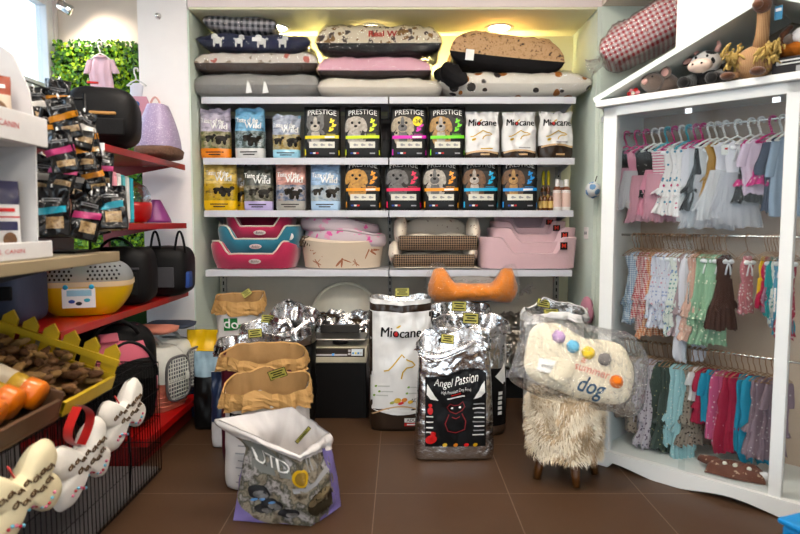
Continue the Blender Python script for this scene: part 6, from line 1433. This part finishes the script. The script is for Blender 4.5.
MB().lathe([(0, 0), (.10, 0), (.125, .03), (.135, .09), (.133, .115), (.128, .115), (.12, .03), (0, .02)], rp_, 36).build('base_bowl', o); cpl = film('clear_hard_plastic', (.86, .87, .88), .28, .08, 6)
MB().lathe([(.131, .115), (.128, .16), (.105, .205), (.06, .232), (0, .24)], cpl, 36).build('clear_top', o, fix=False)
o = tag(MB().lathe([(0, 0), (.095, 0), (.09, .02), (.04, .125), (.03, .14), (0, .14)], plain('purple_plastic', (.30, .06, .26), .4), 28).build('pet_cone', None, (-1.50, 3.69, RZ[1]+.003)), 'purple plastic cone at the far end of the second red shelf', 'pet cone')
# third shelf: yellow carrier, black bags
yp = plain('yellow_plastic', (.80, .50, .04), .35, coat=.3); yo = tag(empty('plastic_pet_carrier', (-1.545, 2.93, RZ[2]+.003), (0, 0, .30)), 'yellow plastic pet carrier with clear perforated top on the third red shelf', 'pet carrier')
A_, B_ = .215, .15
m = MB(); m.grid(lambda u, v: Vector((A_*(.62+.38*math.sin(v*PI/2)**.8)*sgp(math.cos(2*PI*u), .62), B_*(.66+.34*math.sin(v*PI/2)**.8)*sgp(math.sin(2*PI*u), .62), .148*v)), 48, 10, yp, cu=True); m.lathe([(0, .003), (1, .003)], yp, 40, sx=A_*.62, sy=B_*.66); m.build('lower_shell', yo)
m = MB(); m.grid(lambda u, v: Vector(((A_+.004)*sgp(math.cos(2*PI*u), .55), (B_+.004)*sgp(math.sin(2*PI*u), .55), .140+.024*v)), 48, 2, plain('cream_band', (.68, .52, .34), .4), cu=True); m.build('rim_band', yo)
m = MB(); m.grid(lambda u, v: Vector((A_*math.cos(v*PI/2*.98)**.55*sgp(math.cos(2*PI*u), .55), B_*math.cos(v*PI/2*.98)**.55*sgp(math.sin(2*PI*u), .55), .162+.105*math.sin(v*PI/2))), 48, 12, tulle('milky_plastic', (.55, .60, .64), .45), cu=True); m.build('clear_top', yo, fix=False)
for gx in (-.10, .10):
    m = MB()
    for i in range(7):
        for j in range(4):
            x = gx+(i-3)*.020+(j % 2)*.010; z = .178+.018*j; k = max(.05, 1-((z-.162)/.105)**2)**.5; kk = k**.55; xx = min(.97, abs(x)/(A_*kk)); y = -B_*kk*(1-xx**3.6)**(1/3.6) if xx < .97 else 0
            m.ell((x, y-.001, z), (.0055, .003, .0065), K_, 8)
    m.build('air_holes', yo)
m = MB(); m.bb((-.07, -B_*.99-.008, .045), (.07, -B_*.99-.004, .135), W_); m.bb((-.05, -B_*.99-.0092, .10), (.055, -B_*.99-.0082, .128), plain('card_sky', (.35, .60, .72), .5)); m.text('PET', W_, .02, Matrix.Translation((0, -B_*.99-.0098, .114)) @ Matrix.Rotation(PI/2, 4, 'X')) if False else None
for x, z, c_ in ((-.03, .075, bluep), (.0, .065, darkp), (.035, .08, plain('card_teal', (.1, .5, .6), .5))): m.ell((x, -B_*.99-.0085, z), (.014, .001, .009), c_, 10)
m.build('label_card', yo)
for x in (-.055, .055): m = MB(); m.ell((x, -B_*.99-.006, .142), (.012, .007, .012), plain('clip_blue', (.03, .38, .62), .3), 12); m.build('clip', yo)
carrier('soft_pet_carrier', (-1.52, 3.27, RZ[2]+.003), (.17, .15, .155), nyl, 'black soft pet carrier on the third red shelf beside the yellow one', .2, .4, True, (patch((.0, -.152, .12), (.22, .014, .12), meshk, 'mesh_window'), patch((0, -.155, .20), (.24, .012, .012), nylg, 'zip_strip', .003)))
def loops(o):
    for x in (-.05, .09):
        m = MB(); strap(m, (x, -.12, .26), (x+.06, -.12, .26), .13, nyl, .007); m.build('strap_loop', o)
carrier('soft_pet_carrier', (-1.435, 3.66, RZ[2]+.003), (.16, .155, .15), nyl, 'black soft pet carrier with blue end pocket on the third red shelf', .1, .45, False, (loops, patch((.138, -.07, .10), (.06, .09, .10), bluen, 'blue_pocket', .012), patch((.0, -.155, .12), (.18, .012, .12), nylg, 'front_panel')))
carrier('soft_pet_carrier', (-1.715, 2.60, RZ[2]+.003), (.13, .15, .135), navyn, 'navy blue soft pet carrier with black handle behind the picket crate', .1, .35, True, (patch((.0, -.15, .15), (.20, .014, .06), nyl, 'black_band'), patch((0, -.03, .272), (.24, .05, .012), nyl, 'top_strap', .004)))
# base shelf: pink and black sports carrier, two plastic kennels
pc = tag(empty('soft_pet_carrier', (-1.49, 3.07, RZ[3]+.003), (0, 0, .70)), 'pink and black soft pet carrier standing on the red base shelf behind the cage', 'pet carrier')
m = MB(); sq(m, (0, 0, .27), (.20, .14, .27), nyl, .5, .45, 36, .02); m.build('bag_body', pc)
m = MB(); m.grid(lambda u, v: Vector((-.01+.34*(u-.5)*(1-.35*v), -.158-.008*math.sin(u*PI)-.006*math.sin(v*PI)+.06*v*v, .27+.25*v)), 16, 12, pinkn); m.build('pink_panel', pc)
m = MB(); m.grid(lambda u, v: Vector((.04+.24*(u-.5)*(1-.5*v**2), -.172-.006*math.sin(u*PI)+.05*v*v, .27+.17*v)), 14, 10, meshk); m.build('mesh_window', pc)
m = MB(); m.tube([(.04+.125*math.cos(a), -.172+.04*max(0, math.sin(a))**2, .28+.18*math.sin(a)) for a in [PI*i/16 for i in range(17)]], .008, nyl, 8); m.build('window_piping', pc)
for sg in (-1, 1): m = MB(); strap(m, (-.12, -.10+.04*sg, .50), (.09, -.10+.04*sg, .50), .075, nyl, .012); m.build('handle', pc)
m = MB(); m.tube([(.175, -.10, .10), (.185, -.09, .30), (.165, -.08, .44), (.10, -.06, .53)], .010, pinkn, 8); m.build('pink_piping', pc); m = MB(); m.tube([(-.20, -.02, .10), (-.198, -.03, .28), (-.18, -.03, .44), (-.11, -.02, .53)], .010, pinkn, 8); m.build('pink_piping', pc)
m = MB(); m.box((-.05, -.13, .49), (.09, .02, .05), pinkn, bev=.006, rot=Matrix.Rotation(-.6, 4, 'X')); m.build('strap_pad', pc)
whg = plain('kennel_white', (.62, .62, .58), .4); sal = plain('kennel_salmon', (.66, .24, .17), .4); gdo = plain('kennel_grey', (.20, .19, .19), .5); drk = plain('kennel_dark', (.09, .10, .13), .4)
def kennel(loc, top, bot, label, yaw, k=1.):
    o = tag(empty('plastic_kennel', loc, (0, 0, yaw)), label, 'pet carrier', 'plastic kennels on the red base shelf'); w, d, h = .21*k, .145*k, .42*k
    m = MB(); m.grid(lambda u, v: Vector((w*(.9+.1*v)*sgp(math.cos(2*PI*u), .4), d*(.9+.1*v)*sgp(math.sin(2*PI*u), .4), h*.45*v)), 40, 6, bot, cu=True); m.lathe([(0, .002), (1, .002)], bot, 36, sx=w*.9, sy=d*.9)
    for i in range(5): m.tube([((w*.94+.004)*sgp(math.cos(2*PI*u/40), .4), (d*.94+.004)*sgp(math.sin(2*PI*u/40), .4), h*(.08+.07*i)) for u in range(40)], .004, bot, 5, closed=True)
    m.build('lower_shell', o)
    m = MB(); m.grid(lambda u, v: Vector((w*math.cos(v*PI/2*.97)**.45*sgp(math.cos(2*PI*u), .4), d*math.cos(v*PI/2*.97)**.45*sgp(math.sin(2*PI*u), .4), h*(.45+.50*math.sin(v*PI/2)))), 40, 10, top, cu=True); m.build('upper_shell', o)
    m = MB(); m.grid(lambda u, v: Vector((w*1.03*sgp(math.cos(2*PI*u), .4), d*1.03*sgp(math.sin(2*PI*u), .4), h*(.43+.04*v))), 40, 2, top, cu=True); m.build('rim', o)
    dx = w+.006; dr = MB(); dr.tube([(dx, d*.72*sgp(math.cos(2*PI*i/28), .6), h*.47+h*.33*sgp(math.sin(2*PI*i/28), .6)) for i in range(28)], .008, gdo, 8, closed=True)
    dr.grid(lambda u, v: Vector((dx-.004, d*.72*v*sgp(math.cos(2*PI*u), .6), h*.47+h*.33*v*sgp(math.sin(2*PI*u), .6))), 28, 2, drk, cu=True); dd = dr.build('door', o)
    m = MB()
    for i in range(-4, 5): y = d*.155*i; zz = h*.33*max(0., 1-abs(i/4.7)**3.3)**(1/3.3); m.tube([(dx, y, h*.47-zz), (dx, y, h*.47+zz)], .0035, whg, 6)
    for j in range(-5, 6): z = h*.058*j; yy = d*.72*max(0., 1-abs(j/5.8)**3.3)**(1/3.3); m.tube([(dx, -yy, h*.47+z), (dx, yy, h*.47+z)], .0035, whg, 6)
    m.build('grille', dd); m = MB(); m.box((dx+.008, d*.5, h*.47), (.012, .03, .04), whg, bev=.004); m.build('latch', dd)
    m = MB(); strap(m, (-w*.4, 0, h*.94), (w*.4, 0, h*.94), .045, top, .011); m.build('handle', o); return o
kennel((-1.45, 3.44, RZ[3]+.003), whg, sal, 'white and salmon plastic kennel with grey grille door on the red base shelf', -.35, .9)
kennel((-1.45, 3.74, RZ[3]+.003), whg, drk, 'white and dark grey plastic kennel at the far end of the red base shelf', -.30, .86)
o = tag(empty('folded_blanket', (-1.45, 3.44, RZ[3]+.003+.425)), 'salmon folded blanket lying on the white and salmon kennel', 'blanket'); m = MB(); sq(m, (0, 0, .02), (.15, .11, .02), plain('salmon_cloth', (.60, .24, .18), .8), .4, .6, 24, .1); m.build('cloth', o)
o = tag(empty('folded_blanket', (-1.45, 3.74, RZ[3]+.003+.405)), 'dark blue folded blanket lying on the far kennel', 'blanket'); m = MB(); sq(m, (0, 0, .018), (.15, .11, .018), plain('dark_blue_cloth', (.06, .08, .13), .8), .4, .6, 24, .1); m.build('cloth', o)

# ================================================================ FRONT LEFT: CAGE, SHELF BOARD, TREATS
wire = plain('black_wire', (.010, .010, .011), .4, .4)
CX0, CX1, CY0, CY1, CZ = -1.62, -1.17, 1.20, 2.86, .545
cg = tag(empty('wire_dog_cage', (-1.4, 2.0, 0)), 'black wire dog cage on the floor with treat crates on top', 'cage')
def wp(fn, name):
    m = MB(); fn(m); m.v = [v-Vector((-1.4, 2.0, 0)) for v in m.v]; return m.build(name, cg)
def wpanel(m, a, b, up, nu, nv, r=.0018):
    a, b, up = Vector(a), Vector(b), Vector(up)
    for i in range(nu+1): p = a.lerp(b, i/nu); m.tube([p, p+up], r, wire, 4, caps=False)
    for j in range(nv+1): q = a+up*(j/nv); m.tube([q, b+up*(j/nv)], r*1.5 if j in (0, nv) else r*1.2, wire, 4, caps=False)
wp(lambda m: wpanel(m, (CX1, CY0, .012), (CX1, CY1, .012), (0, 0, CZ-.012), 58, 4), 'side_panel'); wp(lambda m: wpanel(m, (CX0, CY0, .012), (CX0, CY1, .012), (0, 0, CZ-.012), 58, 4), 'side_panel')
wp(lambda m: wpanel(m, (CX0, CY1, .012), (CX1, CY1, .012), (0, 0, CZ-.012), 18, 4), 'end_panel'); wp(lambda m: wpanel(m, (CX0, CY0, .012), (CX1, CY0, .012), (0, 0, CZ-.012), 18, 4), 'end_panel')
wp(lambda m: wpanel(m, (CX0, CY0, CZ), (CX0, CY1, CZ), (CX1-CX0, 0, 0), 28, 6), 'top_panel')
wp(lambda m: m.bb((CX0+.01, CY0+.01, .012), (CX1-.012, CY1-.01, .03), plain('cage_tray', (.16, .15, .15), .4)), 'tray')
wp(lambda m: (m.tube([(CX1+.004, CY1-.35, .05), (CX1+.012, CY1-.35, .2), (CX1+.004, CY1-.35, .35)], .004, wire, 6)), 'latch')
# shelf board with the sales display
bwood = plain('pale_wood_board', (.36, .29, .19), .5, var=.15, vs=5)
sb = tag(empty('wooden_shelf', (-1.45, 1.7, 1.06)), 'pale wooden shelf board above the cage carrying the treat display', 'shelf')
MB().bb((-.30, -.8, 0), (.30, .76, .04), bwood, .004).build('board', sb)
for y in (-.7, .62): MB().bb((-.29, y-.02, -1.06), (-.25, y+.02, 0), nylg).build('post', sb)
for y in (-.7, .62): MB().prism([(-.27, 0), (.2, 0), (-.27, -.12)], y-.004, y+.004, nylg).build('bracket', sb)
BZ = 1.102
card = plain('white_card', (.70, .69, .69), .5); ds = tag(empty('card_display', (-1.40, 1.80, BZ)), 'white cardboard counter display with arched side and red lettering, full of pouches', 'display stand')
arch = [(-.22, 0), (.19, 0), (.20, .42), (.185, .55), (.14, .66), (.06, .72), (-.08, .73), (-.22, .70)]
for y in (.20, -.26): MB().prism(arch, y, y+.008, card).build('side_panel', ds)
MB().bb((-.22, -.26, 0), (-.21, .2, .70), card).build('back_panel', ds)
for z0, z1 in ((0, .055), (.365, .46)):
    tr_ = MB().bb((-.21, -.252, z0), (.20, .2, z0+.012), card); o = tr_.build('tray', ds); l = MB().bb((.205, -.262, z0-.0), (.222, .235, z1), card, .003).build('front_lip', o)
    m = MB(); Mx = Matrix.Translation((.2235, -.02, (z0+z1)/2)) @ Matrix.Rotation(PI/2, 4, 'Z') @ Matrix.Rotation(PI/2, 4, 'X'); m.text('ROYAL CANIN', redp, .026 if z0 else .018, Mx, width=.20); m.build('lettering', l)
def pouch_rc(px_, y, z, label, kind):
    w, h = (.10, .235) if kind == 0 else (.10, .20); b = Bag(w, h, .05, .006, 80+int(y*50), amp=.005); m = MB()
    if kind == 0:
        nv = plain('pouch_navy', (.03, .03, .12), .4); b.body(m, [(0, whitebag), (.68, nv)], whitebag, na=32); b.rect(m, -.045, .045, .50*h, .52*h, redp, 2); b.rect(m, -.03, .03, .58*h, .63*h, redp, 2); b.rect(m, -.02, .035, .33*h, .45*h, nv, 2); b.oval(m, .01, .2*h, .02, .025, furm('brown'), 3)
    else:
        cr_ = plain('pouch_brickred', (.42, .10, .06), .35); b.body(m, [(0, cr_), (.25, plain('pouch_cream', (.62, .52, .42), .35)), (.7, cr_)], cr_, na=32); b.oval(m, 0, .45*h, .03, .03, furm('brown'), 2); b.rect(m, -.03, .03, .8*h, .86*h, W_, 2)
    o = m.build('food_pouch', None, (px_, y, z), (0, 0, .9)); return tag(o, label, 'pet food pouch', 'pouches in the cardboard display')
for i in range(4): pouch_rc(-1.265+.0*i, 1.60+.105*i, BZ+.014, 'white and navy food pouch in the display lower tray, %s from the pegs' % ordinal(3-i), 0)
for i in range(4): pouch_rc(-1.275, 1.60+.105*i, BZ+.379, 'brick red food pouch in the display upper tray, %s from the pegs' % ordinal(3-i), 1)
# treat pouches on pegs
pr = tag(empty('peg_rack', (-1.42, 2.30, BZ)), 'black wire peg rack on the wooden shelf holding black treat pouches', 'rack'); m = MB()
for x in (-.18, .18): m.tube([(x, .10, .0), (x, .10, .62)], .006, wire, 8)
for z in (.06, .33, .60): m.tube([(-.18, .10, z), (.18, .10, z)], .005, wire, 8)
m.build('frame', pr); MB().bb((-.2, -.05, 0), (.2, .14, .008), wire).build('foot_plate', pr)
for x in (-.14, .0, .14):
    for z in (.33, .60): m = MB(); m.tube([(x, .10, z), (x, -.22, z), (x, -.225, z+.02)], .003, wire, 6); m.build('peg', pr)
tpk = plain('treat_black', (.010, .009, .010), .22, var=.1, coat=.6, bump=.7, bs=34); tcol = {'teal': (.03, .34, .46), 'pink': (.62, .08, .24), 'orange': (.66, .28, .04), 'white': (.6, .58, .55)}; chew_w = art('treat_window', [(.14, .08, .035), (.50, .36, .20), (.34, .21, .10), (.08, .045, .02)], 60, coat=.5)
lower = [(52, 212, 2.14, 'teal', .45), (80, 216, 2.24, 'pink', .75), (112, 207, 2.30, 'teal', .40), (96, 214, 2.42, 'pink', .7), (38, 178, 2.22, 'white', .8)]
upper = [(46, 128, 2.14, 'orange', .5), (66, 152, 2.10, 'pink', .3), (84, 152, 2.26, 'orange', .4), (78, 128, 2.20, 'white', .7), (56, 100, 2.26, 'orange', .2), (62, 110, 2.32, 'pink', .5), (74, 130, 2.38, 'white', .6), (68, 180, 2.30, 'white', .6), (40, 105, 2.2, 'white', .9), (70, 118, 2.16, 'orange', .5), (99, 170, 2.42, 'pink', .3), (58, 172, 2.2, 'pink', .2), (95, 176, 2.36, 'orange', .8), (90, 140, 2.34, 'orange', .5)]
for i, (px, py, Y, cc, yw) in enumerate(lower+upper):
    p = at(px, py, Y); h, w = (.175, .115) if i < 5 else (.145, .088); b = Bag(w, h, .03, .004, 90+i, amp=.020); m = MB(); b.body(m, [(0, tpk)], tpk, na=36, jag=.006); A = plain('treat_'+cc, tcol[cc], .35)
    b.rect(m, -.030, .030, h*.72, h*.79, greyp, 2); b.rect(m, -.024, .024, h*.745, h*.768, K_, 3); b.rect(m, -.05, .045, h*.46, h*.60, A, 2, .012); b.rect(m, -.02, .036, h*.16, h*(.40 if i < 5 else .30), chew_w, 2)
    wh = ['near the card display', 'second in the lower row', 'at the aisle end of the lower row', 'behind the aisle end one', 'tucked beside the card display tray', 'high up beside the arched display', 'hanging over the middle of the lower row', 'at the aisle end of the upper row', 'in the middle of the upper row', 'at the very top beside the arched display', 'at the top near the black carrier', 'behind the aisle end of the upper row', 'showing between the two rows', 'highest one behind the arched display', 'in front of the top orange one', 'at the aisle end under the black carrier', 'just above the lower row near the display', 'just above the aisle end of the lower row', 'against the side of the black carrier'][i]
    o = m.build('treat_pouch', None, p-Vector((0, 0, h/2)), (.16*math.sin(i*2.3)-.08, .24*math.sin(i*1.7), yw)); tag(o, 'black treat pouch with %s band, %s' % (cc, wh), 'treat pouch', 'black treat pouches hanging on pegs')
    m = MB(); m.tube([(0, 0, h-.004), (0, .012, h+.012), (0, .03, h+.004)], .003, W_, 6); m.build('hang_tab', o)
# tilted crates on the cage
yw_ = plain('yellow_painted_wood', (.52, .36, .03), .6, var=.2, vs=10)
cr = tag(empty('picket_crate', (-1.16, 2.37, CZ+.008), (0, .33, 0)), 'yellow wooden picket crate tilted on the cage, filled with brown chews', 'crate'); W, D = .50, .36
m = MB(); m.bb((-W, -D, 0), (0, 0, .012), plain('crate_base_shade_brown', (.16, .085, .03), .8)); m.build('base', cr)  # dark brown base carries the shade inside the crate in its colour
def picket(c, ax, h=.15):
    m = MB(); w = .031; poly = [(-w, 0), (w, 0), (w, h-.02), (w*.75, h-.012), (0, h+.012), (-w*.75, h-.012), (-w, h-.02)]; m.prism(poly, -.005, .005, yw_); M = Matrix.Translation(c) @ (Matrix.Rotation(PI/2, 4, 'Z') if ax else Matrix()); m.v = [M @ v for v in m.v]; m.build('picket', cr)
for i in range(6): picket((-.04-.085*i, .006, 0), 0, .165)
for i in range(5): picket((-W-.005, -.05-.085*i, 0), 1)
for z in (.035, .095): MB().bb((-W, -.012, z), (0, 0, z+.026), yw_).build('rail', cr)
MB().bb((-W, -D, .02), (0, -D+.012, .05), yw_).build('rail', cr); MB().bb((-.012, -D, .0), (.002, 0, .055), yw_, .003).build('rail', cr); MB().bb((-W, -D, .04), (-W+.012, 0, .07), yw_).build('rail', cr)
chm = [plain('chew_brown', (.20, .095, .035), .7, var=.4, vs=40, bump=.6, bs=70), plain('chew_dark', (.10, .045, .02), .7, var=.4, vs=40, bump=.6, bs=70), plain('chew_tan', (.34, .20, .08), .7, var=.4, vs=40, bump=.6, bs=70)]
bpy.context.view_layer.update(); CMX = Matrix.Translation((-1.16, 2.37, CZ+.008)) @ Matrix.Rotation(.33, 4, 'Y'); rr = random.Random(21); protos = []
for k in range(6):
    m = MB(); m.ell((0, 0, 0), (.030+.005*(k % 3), .018, .014), chm[k % 3], 16, namp=.5, nsc=9+k); protos.append(m.build('dried_chew'))
for i in range(100):
    lay = 0 if i < 60 else 1; x = -.035-.43*((i*37) % 60)/60-rr.uniform(0, .02); y = -.035-.29*rr.random(); z = .032+.026*lay+.012*rr.random()+.02*math.sin(-x/W*PI)
    o = protos[i % 6] if i < 6 else protos[i % 6].copy()
    if i >= 6: COL.objects.link(o)
    o.location = CMX @ Vector((x, y, z)); o.rotation_euler = (rr.uniform(-.5, .5), rr.uniform(-.4, .6), rr.uniform(0, 6.28)); tag(o, 'brown dried meat chew lying in the heap inside the yellow picket crate', 'pet chew', 'dried chews in the picket crate')
brw = plain('brown_crate_wood', (.13, .06, .025), .6, var=.25, vs=8)
bc_ = tag(empty('wooden_crate', (-1.16, 1.99, CZ+.008), (0, .30, 0)), 'dark brown wooden crate tilted on the cage, holding orange lidded jars', 'crate')
MB().bb((-.52, -.46, 0), (0, 0, .012), brw).build('base', bc_)
for a, b in (((-.52, -.012, .012), (0, 0, .10)), ((-.52, -.46, .012), (0, -.448, .10)), ((-.014, -.448, .012), (.0, -.012, .075)), ((-.52, -.448, .012), (-.506, -.012, .10))): MB().bb(a, b, brw, .003).build('side_board', bc_)
BMX = Matrix.Translation((-1.16, 1.99, CZ+.008)) @ Matrix.Rotation(.30, 4, 'Y'); ork = plain('orange_lid', (.78, .22, .01), .35, coat=.3); ycl = plain('treat_jar_body', (.62, .40, .10), .25, var=.4, vs=26, coat=.6); whl = plain('jar_label', (.72, .62, .48), .5)
for i, (y, l) in enumerate(((-.06, 'orange lidded treat jar lying nearest the yellow picket crate'), (-.165, 'orange lidded treat jar lying in the brown crate, second from the picket crate'), (-.27, 'orange lidded treat jar lying in the brown crate, third from the picket crate'), (-.375, 'orange lidded treat jar lying in the brown crate, farthest from the picket crate'))):
    M = BMX @ Matrix.Translation((-.045-.012*(i % 2), y, .085)) @ Matrix.Rotation(-PI/2+.12, 4, 'Y'); o = tag(empty('treat_jar'), l, 'jar', 'orange lidded treat jars'); o.matrix_world = M
    MB().lathe([(0, .30), (.036, .30), (.045, .29), (.046, .07), (.043, .05)], ycl, 24).build('jar_body', o); MB().lathe([(.0465, .10), (.0465, .24)], whl, 24).build('paper_label', o); MB().lathe([(.049, .055), (.050, .012), (.044, .0), (0, 0)], ork, 24).build('lid', o)
# bone pillows
bonef = plain('white_cotton_bone', (.76, .73, .68), .85, var=.05, bump=.2, bs=40); bonec = plain('cream_cotton_bone', (.74, .66, .46), .85, var=.05, bump=.2, bs=40); brz = plain('bronze_sequin', (.22, .14, .08), .3, .7, var=.4, vs=120); bead = [plain('bead_pink', (.66, .2, .3), .3), plain('bead_red', (.5, .03, .05), .3), plain('bead_sky', (.2, .5, .66), .3)]; rib = plain('red_satin_ribbon', (.62, .035, .01), .4, sheen=.3)
def bone_r(th, a=.095, b=.058, cr_=.060):
    d = Vector((math.cos(th), math.sin(th))); best = 0
    for i in range(1, 90):
        q = d*(i*.002); x, y = abs(q.x), abs(q.y)
        if (x < a+.01 and y < b) or (x-a)**2+(y-.062)**2 < cr_**2: best = i*.002
    return best
RB = [bone_r(2*PI*i/96) for i in range(100)]; RB = [(RB[i-1]+2*RB[i]+RB[(i+1) % 96])/4 for i in range(100)]
def bone(loc, rot, k, mat, label, ribbon=False, seed=0):
    o = tag(empty('bone_pillow', loc, rot), label, 'pillow', 'bone shaped pillows hanging on the cage')
    def fn(a, v, sg):
        i = int(round(a*96)) % 96; r = RB[i]*v*k; t = .040*k*(1-v**3)**.5; x, z = r*math.cos(2*PI*a), r*math.sin(2*PI*a); return Vector((x, sg*(t+.006*nz(x*18, z*18, sg+seed)), z))
    m = MB(); m.grid(lambda a, v: fn(a, v, -1), 96, 12, mat, cu=True); m.grid(lambda a, v: fn(a, v, 1), 96, 12, mat, cu=True, flip=True); m.build('pillow_body', o)
    def fy(x, z):
        th = math.atan2(z, x) % (2*PI); v = min(.98, math.hypot(x, z)/(RB[int(th/2/PI*96) % 96]*k)); return -.040*k*(1-v**3)**.5
    m = MB(); rr = random.Random(seed)
    for x, z, s_ in ((-.09, .035, 1.), (-.06, .04, .9), (-.03, .03, .8), (.0, .036, .9), (.03, .03, 1.), (.06, .036, .9), (.09, .03, 1.), (-.05, -.005, 1.1), (-.02, -.015, .9), (.012, -.008, 1.), (.045, -.015, .9), (.075, -.005, 1.)):
        m.tube([((x+s_*.016*math.cos(q*.55)*(1-.05*q))*k, fy(x*k, z*k)-.003, (z+s_*.014*math.sin(q*.55)*(1-.05*q)+.004*q*s_*.3)*k) for q in range(14)], .0028*k, brz, 5)
    m.build('sequin_letters', o); m = MB()
    for i in range(16): x = (-.10+.0125*i)*k; z = (-.062+.014*math.sin(i*.9))*k; m.ell((x, fy(x, z)-.003, z), (.0055,)*3, bead[i % 3], 8)
    m.build('bead_trim', o)
    if ribbon:
        m = MB()
        for sg in (-1, 1): m.grid(lambda u, v: Vector((sg*(.006+.055*math.sin(u*PI))+.0, -.01-.018*(v-.5)*2-.02*u, .07*k+.16*u*k)), 14, 2, rib)
        m.build('ribbon', o)
    else: m = MB(); m.tube([(0, 0, .045*k), (-.01, .01, .10*k)], .003, rib, 6); m.build('ribbon', o)
    return o
def bpos(px, py, X): s_ = X/((px-400)/FPX); return at(px, py, s_*1.0)
for px, py, X, rot, k, mt, l, rb in ((80, 462, -1.115, (.05, -.22, 1.42), 1.0, bonef, 'white bone pillow with bronze lettering hanging by a wide red ribbon on the cage', True), (122, 414, -1.115, (.05, -.28, 1.40), .92, bonef, 'white bone pillow hanging below the picket crate, farthest along the cage', False), (19, 494, -1.11, (.05, -.2, 1.35), 1.0, bonec, 'cream bone pillow with gold beads hanging nearest along the cage', False)):
    bone(bpos(px, py, X), rot, k, mt, l, rb, int(px))
